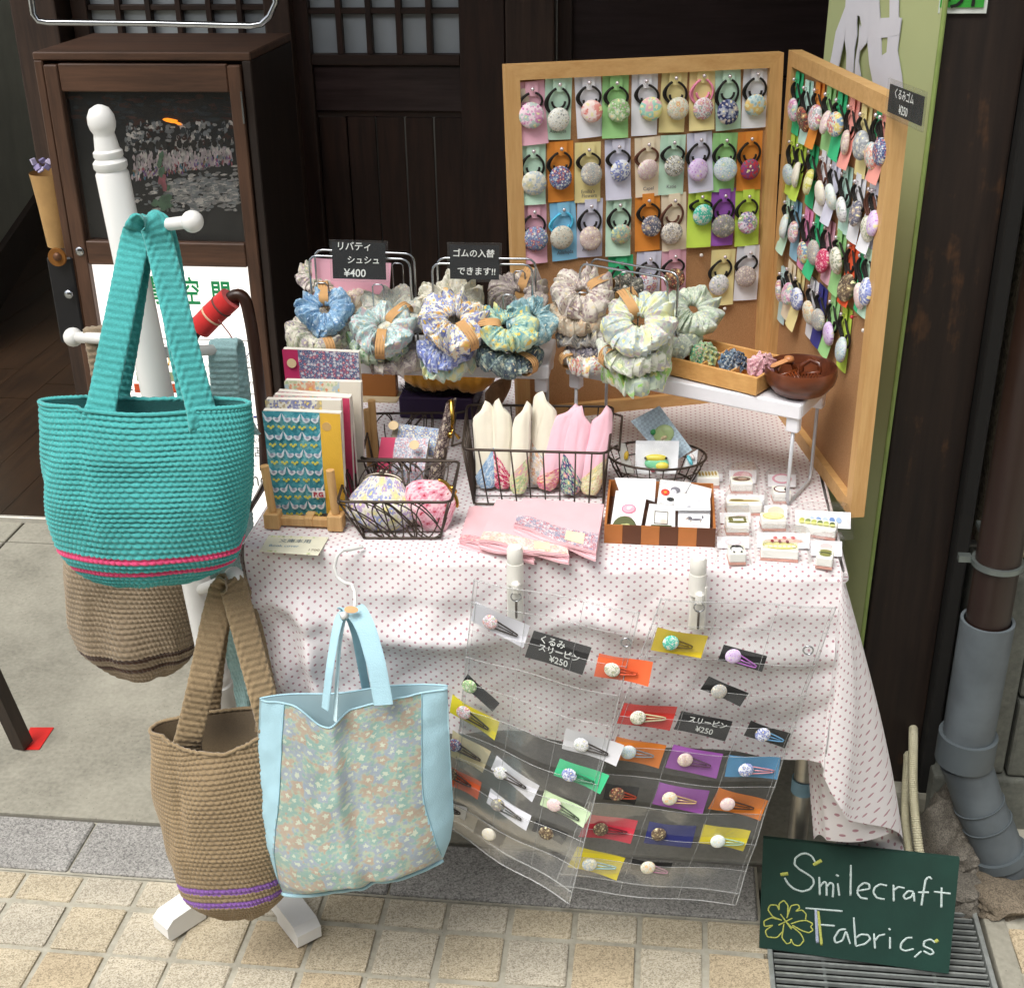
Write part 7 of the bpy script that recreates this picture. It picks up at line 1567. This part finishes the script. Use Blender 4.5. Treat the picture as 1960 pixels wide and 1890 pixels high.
strap(tt, [T(455, 880, 1.338), T(462, 700, 1.355), T(475, 500, 1.375), T(495, 375, 1.39), T(515, 345, 1.405)], .012, .0012, Vector((.5, -.85, 0)), TBL, True)
strap(tt, [T(690, 800, 1.335), T(655, 600, 1.35), T(610, 440, 1.37), T(570, 355, 1.385), T(535, 325, 1.395), T(505, 340, 1.402)], .026, .0012, Vector((1, -.1, .15)), TB, True)
strap(tt, [T(625, 830, 1.40), T(590, 640, 1.40), T(555, 450, 1.402), T(530, 370, 1.405), T(510, 345, 1.408)], .014, .0012, Vector((.6, .8, 0)), plain('7fa9b8', .85), True)
obj('sticker', G().lathe([(.0001, .0005), (.009, .0005), (.009, 0)], 16, T(533, 336, 1.378), Matrix.Rotation(radians(48), 3, 'X'), sx=1, sy=.5), plain('e0a878', .8), tt)
hk = thing('hanger_hook', 'white plastic hanger hook over the table edge holding the tote', 'hook', ay(680, 1160, 1.42))
P = smooth_path([az(694, 1046, ZTB+.006), T(520, 45, 1.468), T(490, 45, 1.463), T(462, 75, 1.458), T(450, 130, 1.454), T(465, 180, 1.450), T(500, 205, 1.446), T(535, 212, 1.438), T(550, 250, 1.425), T(552, 310, 1.412), T(540, 345, 1.402), T(495, 362, 1.388)], 90, 4)
obj('wire', G().tube(P, .0023, 10), WHITE, hk, True); obj('knob', G().tube([T(512, 360, 1.385), T(482, 368, 1.380)], .0048, 12), WHITE, hk, True)
# ================================================================== clear vinyl pocket sheets with hair clips
c6 = crop(1090, 1350, 2.011)
SH = dict(L=[(170, 170), (1000, 330), (650, 1785), (50, 1420)], R=[(1100, 265), (1976, 307), (1475, 1790), (570, 1705)])
SY = dict(L=(1.452, 1.418, 1.335, 1.452), R=(1.418, 1.452, 1.43, 1.375))
CORN = {k: [ay(*c6(*p), Y) for p, Y in zip(SH[k], SY[k])] for k in SH}
def spt(k, u, v, off=0):
    q = CORN[k]; p = q[0].lerp(q[1], u).lerp(q[3].lerp(q[2], u), v)
    n = (q[1]-q[0]).cross(q[3]-q[0]).normalized(); n = n if n.y < 0 else -n
    b_ = .006*sin(u*pi)*sin(v*pi)+.0022*sin(v*31+u*3)*(.4+.6*v)+.003*sin(u*9+v*4)
    return p+n*(b_+off)
def inv(k, x, y):
    u = v = .5; tx, ty = c6(x, y)
    for _ in range(14):
        p = pj(spt(k, u, v)); e = 1e-3; pu = pj(spt(k, u+e, v)); pv = pj(spt(k, u, v+e)); a, b_, c_, d_ = (pu[0]-p[0])/e, (pv[0]-p[0])/e, (pu[1]-p[1])/e, (pv[1]-p[1])/e
        det = a*d_-b_*c_; ex, ey = tx-p[0], ty-p[1]; u += (d_*ex-b_*ey)/det*.9; v += (a*ey-c_*ex)/det*.9
    return u, v
sheets = {}
for k, lab in (('L', 'left clear vinyl pocket sheet hanging crooked from the table front'), ('R', 'right clear vinyl pocket sheet hanging crooked from the table front')):
    t = thing('pocket_sheet', lab, 'pocket sheet', CORN[k][0], 'vinyl pocket sheets'); sheets[k] = t
    obj('backing', G().grid(lambda u, v: spt(k, u, v, -.0012), 40, 60), VINYL, t, True)
    nr = 9
    for r_ in range(nr):
        v0, v1 = .075+r_*.1, .075+r_*.1+.082
        obj('pocket', G().grid(lambda u, v: spt(k, lerp(.01, .99, u), lerp(v0, v1, v), .0036+.0025*sin(u*pi*3)**2*(1-v)), 36, 8), VINYL, t, True)
        obj('seam', G().tube([spt(k, j/40, v0, .0045) for j in range(41)], .00042, 5), SEAM, t, True)
    for u in (0.004, .996): obj('edge_seam', G().tube([spt(k, u, j/50, .001) for j in range(51)], .0009, 6), SEAM, t, True)
    for u in (.03, .345, .67, .97): obj('welded_seam', G().tube([spt(k, u, j/50, .003) for j in range(51)], .00035, 5), SEAM, t, True)
    for v in (.002, .955, .998): obj('edge_seam', G().tube([spt(k, j/40, v, .001) for j in range(41)], .0008, 6), SEAM, t, True)
    e_ = spt(k, .93 if k == 'L' else .62, .10, .006)
for (x, y, k) in ((932, 473, 'L'), (1830, 512, 'R')):
    p = spt(k, *inv(k, x, y), .006); t = sheets[k]
    obj('eyelet', G().tube([p+Vector((.0062*cos(a), -.001, .0062*sin(a))) for a in [2*pi*j/20 for j in range(20)]], .0011, 6, True), CHROME, t, True)
ACOL = dict(white='e6e6ee', orange='ee6a3a', black='232323', yellow='e6d832', beige='cfc4a0', mint='cfe6bc', green='3fbd84', grey='c9c9cc', red='c9342c', amber='ee8a34', purple='a45cb4', blue='5ca4d4', navy='2a2f72', gold='e8cc2c', crimson='d8384c', lemon='e8d63c', sun='efdc30')
def clip_card(k, col, quad, bt, tip, bmat, ccol, label, holes=False):
    uv = [inv(k, *p) for p in quad]
    def at(u, v, off=.0012):
        a = (lerp(uv[0][0], uv[1][0], u), lerp(uv[0][1], uv[1][1], u)); b_ = (lerp(uv[3][0], uv[2][0], u), lerp(uv[3][1], uv[2][1], u)); return spt(k, lerp(a[0], b_[0], v), lerp(a[1], b_[1], v), off+.0012*sin(u*5+v*2))
    t = thing('hair_clip_card', label, 'hair clip', at(.5, .5), 'hair clips in the vinyl pockets')
    g = G().grid(lambda u, v: at(u, v), 10, 5); g.grid(lambda u, v: at(u, v, .0008), 10, 5); obj('card', g, plain(ACOL[col], .8, var=.04), t, True, recalc=False)
    if bt is None: return t, at
    q = CORN[k]; n = (q[1]-q[0]).cross(q[3]-q[0]).normalized(); n = n if n.y < 0 else -n
    p = spt(k, *inv(k, *bt), .0055); M = frame(p, q[1]-q[0], n)
    o = obj('button', BTN, None, t); s_ = .58; o.matrix_local = Matrix.Translation(-wm(t).translation) @ M @ Matrix.Rotation(random.random()*6, 4, 'Z') @ Matrix.Diagonal((s_, s_, .5, 1)); o.material_slots[0].link = 'OBJECT'; o.material_slots[0].material = bmat
    if tip:
        e_ = spt(k, *inv(k, *tip), .004); d = e_-p; s2 = n.cross(d).normalized()
        pts = []
        for j in range(13):
            a = j/12; wd = .0052*(1-a)**.8+.0012
            pts.append(p+d*a+s2*wd)
        for j in range(12, -1, -1):
            a = j/12; wd = .0052*(1-a)**.8+.0012; pts.append(p+d*a-s2*wd)
        sc2 = obj('snap_clip', G().tube(pts, .00105, 6, True), plain(ccol, .35, .2, var=.05), t, True); obj('clip_tongue', G().tube([p+d*.3, p+d*.85], .0008, 6), plain(ccol, .35, .2, var=.05), sc2, True)
    return t, at
D_ = '2e2622'
LC = [('white', [(180, 278), (450, 405), (418, 512), (155, 372)], (257, 375), (390, 445), 'rosy floral', D_, 'white card with pink and black floral clip at the top left of the sheets'),
 ('orange', [(795, 538), (1063, 585), (1040, 703), (770, 650)], (863, 612), (985, 635), 'olive leaf', 'c8502c', 'orange card with green floral clip near the top middle'),
 ('black', [(140, 640), (298, 790), (265, 828), (110, 690)], (153, 695), None, 'green daisy', D_, 'black card with green button at the left edge of the left sheet'),
 ('yellow', [(65, 743), (297, 883), (275, 970), (52, 830)], (125, 825), (245, 910), 'rosy floral', D_, 'yellow card with rosy clip at the left edge beside the tote'),
 ('beige', [(65, 920), (255, 1030), (215, 1130), (60, 1050)], (80, 988), (205, 1065), 'dense blue', D_, 'beige card with blue floral clip half behind the tote'),
 ('orange', [(40, 1095), (208, 1185), (190, 1265), (40, 1190)], (60, 1130), (158, 1195), 'dark brown floral', D_, 'orange card with dark clip half behind the tote'),
 ('white', [(285, 1047), (497, 1200), (462, 1278), (257, 1112)], (310, 1125), (432, 1203), 'white grey floral', D_, 'white card with grey floral clip above the dotted grey one'),
 ('white', [(255, 1210), (457, 1350), (432, 1420), (235, 1280)], (295, 1285), (408, 1360), 'grey dotted', D_, 'white card with black dotted clip low on the left sheet'),
 ('mint', [(525, 1218), (755, 1335), (715, 1405), (500, 1290)], (575, 1285), (695, 1360), 'pale pink daisy', '3c4438', 'pale mint card with pale pink clip near the sheets overlap'),
 ('green', [(600, 1062), (845, 1150), (800, 1238), (568, 1142)], (650, 1135), (770, 1175), 'bold blue', '2c6a4c', 'green card with lilac blue clip in the middle of the left sheet'),
 ('grey', [(630, 910), (920, 1000), (880, 1100), (610, 1010)], (710, 985), (840, 1035), 'white grey floral', D_, 'pale grey card with white floral clip at the sheet overlap'),
 ('grey', [(40, 1275), (138, 1310), (125, 1370), (40, 1335)], (30, 1300), (105, 1330), 'dense grey', D_, 'small pale card corner showing beside the tote bag bottom'),
 ('black', [(190, 1365), (330, 1450), (300, 1500), (170, 1430)], (250, 1430), None, 'plain cream', D_, 'black card with plain cream button at the bottom left'),
 ('black', [(480, 1370), (640, 1440), (610, 1490), (460, 1420)], (535, 1425), None, 'dark brown floral', D_, 'black card with dark button at the bottom of the left sheet')]
RC = [('gold', [(1085, 408), (1338, 455), (1300, 562), (1050, 520)], (1148, 478), (1255, 503), 'turquoise flower', '6a5a2c', 'golden yellow card with green clip under the right white clamp'),
 ('black', [(1415, 495), (1632, 555), (1605, 630), (1385, 570)], (1458, 545), (1572, 600), 'lilac floral', 'a86ab4', 'black card with purple clip at the top right of the right sheet'),
 ('black', [(1340, 652), (1540, 740), (1495, 803), (1297, 715)], (1388, 720), None, 'dense grey', D_, 'black card with grey button below the purple clip card'),
 ('red', [(920, 785), (1185, 808), (1145, 922), (882, 885)], (985, 850), (1122, 858), 'olive leaf', 'cfc9a0', 'red card with white floral clip left of the small price label'),
 ('black', [(1550, 872), (1750, 940), (1718, 1010), (1513, 945)], (1605, 935), (1708, 968), 'bold blue', '7ab4e0', 'black card with light blue clip at the right edge of the sheet'),
 ('amber', [(880, 952), (1130, 1000), (1090, 1110), (838, 1060)], (938, 1022), (1062, 1045), 'pale teal floral', '8a9094', 'amber card with blue floral clip below the red card'),
 ('purple', [(1165, 992), (1413, 1042), (1378, 1160), (1122, 1105)], (1220, 1060), (1345, 1095), 'beige pink', '5c3c54', 'upper purple card with beige clip below the small price label'),
 ('blue', [(1440, 1045), (1700, 1060), (1680, 1165), (1418, 1150)], (1522, 1110), (1662, 1120), 'bold blue', 'd89aa4', 'sky blue card with pink clip at the right edge'),
 ('black', [(830, 1185), (995, 1210), (970, 1290), (812, 1262)], (880, 1230), (975, 1252), 'dark red mix', 'a8442c', 'black card with red green clip left of the lower purple card'),
 ('purple', [(1095, 1180), (1345, 1225), (1308, 1337), (1057, 1285)], (1143, 1252), (1275, 1275), 'cream orange', 'c9a87a', 'lower purple card with cream clip in the middle'),
 ('amber', [(1390, 1207), (1638, 1275), (1595, 1370), (1335, 1310)], (1430, 1280), (1560, 1305), 'pale pink daisy', '4a342c', 'amber card with pink dotted clip at the right edge'),
 ('crimson', [(740, 1340), (988, 1375), (950, 1485), (690, 1450)], (800, 1405), (930, 1425), 'dark brown floral', '6a1c28', 'crimson card with dark clip at the lower left of the right sheet'),
 ('navy', [(1045, 1375), (1280, 1400), (1250, 1505), (1015, 1480)], (1088, 1430), None, 'dark brown floral', D_, 'navy card with dark button low in the middle'),
 ('lemon', [(1315, 1390), (1550, 1425), (1510, 1522), (1287, 1480)], (1382, 1465), (1510, 1480), 'mint white', 'b0d0b4', 'yellow card with pale mint clip at the lower right'),
 ('sun', [(685, 1500), (925, 1560), (880, 1668), (635, 1600)], (745, 1580), (875, 1600), 'pale blue bloom', 'a4c4c8', 'yellow card with pale blue clip at the very bottom'),
 ('black', [(960, 1560), (1160, 1585), (1140, 1650), (950, 1610)], (1035, 1595), (1132, 1622), 'cream orange', 'c48aa8', 'black card with cream button and pink clip at the very bottom')]
for k, rows in (('L', LC), ('R', RC)):
    for col, quad, bt, tip, pn, cc, lab in rows: clip_card(k, col, quad, bt, tip, pat(pn), cc, lab)
for k, quad, lines, lab in (('L', [(470, 425), (757, 512), (712, 645), (425, 555)], [('くるみ', .36, .2, .012), ('スリーピン', .52, .5, .0115), ('¥250', .56, .8, .0125)], 'black chalk price label in the left vinyl sheet'), ('R', [(1205, 825), (1460, 880), (1420, 975), (1165, 915)], [('スリーピン', .55, .3, .0105), ('¥250', .55, .72, .0115)], 'small black chalk price label in the right vinyl sheet')):
    t, at = clip_card(k, 'black', quad, None, None, None, None, lab); t['category'] = 'price label'; del t['group']
    for s_, u, v, sz in lines:
        p = at(u, v, .0026); x = at(u+.1, v)-at(u-.1, v); y = at(u, v-.1)-at(u, v+.1); g = text_g(s_, sz, 0, sz*.012).tf(frame(p, x, x.cross(y))); obj('chalk_lettering', g, CHALK, t, recalc=False)
# white clamps
for (x, y0, y1, lab) in ((985, 1056, 1190, 'left white plastic clamp gripping the table edge'), (1336, 1076, 1207, 'right white plastic clamp gripping the table edge')):
    a, b_ = ay(x, y0+6, 1.458), ay(x, y1, 1.456); t = thing('table_clamp', lab, 'clamp', b_, 'white clamps on the table edge'); CW2 = plain('e6e4dc', .4, var=.03)
    obj('knob', G().lathe([(.0095, -.012), (.0105, -.010), (.0105, .008), (.009, .012), (.0001, .0125)], 14, a), CW2, t, 'auto')
    obj('barrel', G().lathe([(.0112, -.030), (.0112, .0)], 20, a-Vector((0, 0, .010))), CW2, t, 'auto')
    obj('body', G().box((a+b_)/2-Vector((0, -.002, .012)), (.021, .014, (a.z-b_.z)-.03), None, .002), CW2, t)
    r_ = ay(x+2, y0+78, 1.444); obj('lever', G().box(r_+Vector((0, .002, .006)), (.011, .009, .018), None, .003), CW2, t); obj('ring', G().tube([r_+Vector((.0065*cos(q), 0, .0065*sin(q)-.006)) for q in [2*pi*j/18 for j in range(18)]], .001, 6, True), CHROME, t, True)
    obj('pin', G().tube([r_-Vector((0, -.001, .012)), r_-Vector((0, -.001, .038))], .0016, 6), plain('5c5046', .4, .8), t, True)
# ================================================================== green chalkboard sign
cC = crop(1860, 2050, 2.891)
BL, BRR = az(1452, 1812, .001), az(1815, 1862, .001); TLp = ay(1460, 1603, BL.y+.045)
xd = (BRR-BL).normalized(); n_ = xd.cross(TLp-BL).normalized(); n_ = n_ if n_.y < 0 else -n_
ttr = apl(1836, 1643, BL, n_); tll = apl(1460, 1603, BL, n_)
sg_ = thing('chalkboard_sign', 'green chalkboard sign with white chalk shop name standing on the grate', 'sign', (BL+BRR)/2)
GRN = plain('14382f', .8, var=.16, vs=14, bmp=.1, bs=500)
sbd = obj('board', G().slab(tll, ttr, BRR, BL, n_, .009), GRN, sg_)
CWm, CYm, CLm = plain('b9c9c6', .95, var=.35, vs=900), plain('b5ba5e', .95, var=.35, vs=900), plain('a9b2c8', .95, var=.35, vs=900)
def stroke(pts, mat, w_=.0017):
    P = [apl(*cC(*p), BL+n_*.0006, n_) for p in pts]
    P = smooth_path(P, max(8, len(P)*7), 3 if len(P) > 2 else 0)
    obj('chalk_stroke', G().tube(P, [w_*(.85+.3*hash1(i, len(pts))) for i in range(len(P))], 6, flat=.12, up=n_), mat, sbd, True)
for s_ in ([(465, 250), (440, 205), (400, 185), (360, 190), (320, 220), (315, 265), (350, 300), (410, 335), (450, 365), (455, 405), (425, 445), (370, 460), (310, 440), (270, 405), (245, 360)],
 [(493, 355), (497, 485)], [(497, 425), (530, 385), (545, 400), (546, 490)], [(546, 425), (575, 392), (595, 410), (590, 500)], [(612, 338), (632, 350)], [(625, 400), (637, 490)], [(720, 268), (717, 490)],
 [(760, 455), (855, 440), (850, 405), (815, 395), (775, 425), (765, 470), (790, 505), (840, 512)], [(978, 418), (930, 405), (890, 430), (880, 465), (905, 505), (962, 515)], [(1025, 410), (1027, 530)], [(1027, 450), (1060, 425), (1105, 435)],
 [(1170, 460), (1130, 455), (1095, 490), (1110, 515), (1150, 500), (1170, 465), (1175, 530)], [(1300, 372), (1280, 350), (1255, 375), (1240, 460), (1225, 560)], [(1200, 465), (1280, 465)], [(1370, 430), (1368, 575)], [(1315, 460), (1435, 475)],
 [(395, 578), (660, 600)], [(480, 695), (605, 705)], [(685, 730), (640, 730), (600, 790), (610, 830), (660, 810), (685, 740), (715, 835)], [(740, 645), (755, 850)], [(755, 850), (820, 835), (860, 800), (845, 770), (790, 765), (758, 790)],
 [(885, 760), (893, 868)], [(893, 810), (920, 775), (965, 765)], [(990, 722), (1002, 735)], [(1000, 785), (1000, 870)], [(1160, 790), (1120, 790), (1080, 830), (1075, 870), (1110, 885), (1170, 870)], [(1225, 885), (1175, 930)],
 [(1325, 825), (1290, 800), (1245, 815), (1240, 850), (1300, 875), (1315, 900), (1290, 912), (1240, 885)]): stroke(s_, CWm)
stroke([(468, 588), (480, 828)], CLm, .0024); stroke([(486, 600), (510, 845)], CYm, .0022)
for s_ in ([(450, 268), (510, 236)], [(215, 338), (270, 330)], [(1322, 820), (1345, 806)]): stroke(s_, CYm, .003)
for s_ in ([(265, 640), (270, 560), (240, 520), (205, 545), (205, 590)], [(205, 590), (190, 555), (140, 555), (125, 590), (160, 640), (225, 665)], [(225, 665), (150, 645), (95, 670), (100, 710), (160, 700)], [(160, 700), (105, 740), (120, 785), (190, 790), (235, 740)],
 [(240, 690), (225, 790), (260, 835), (290, 825), (290, 800)], [(290, 800), (310, 840), (350, 850), (385, 810), (360, 760), (300, 710)], [(300, 700), (370, 740), (420, 755), (450, 735), (430, 710)], [(430, 710), (450, 690), (400, 665), (350, 670), (290, 690)], [(260, 650), (290, 560), (340, 550), (355, 575), (325, 600)], [(325, 600), (370, 590), (400, 620), (395, 660)], [(215, 620), (295, 730)], [(300, 650), (200, 700)], [(260, 680), (300, 720)]): stroke(s_, CYm, .0011)
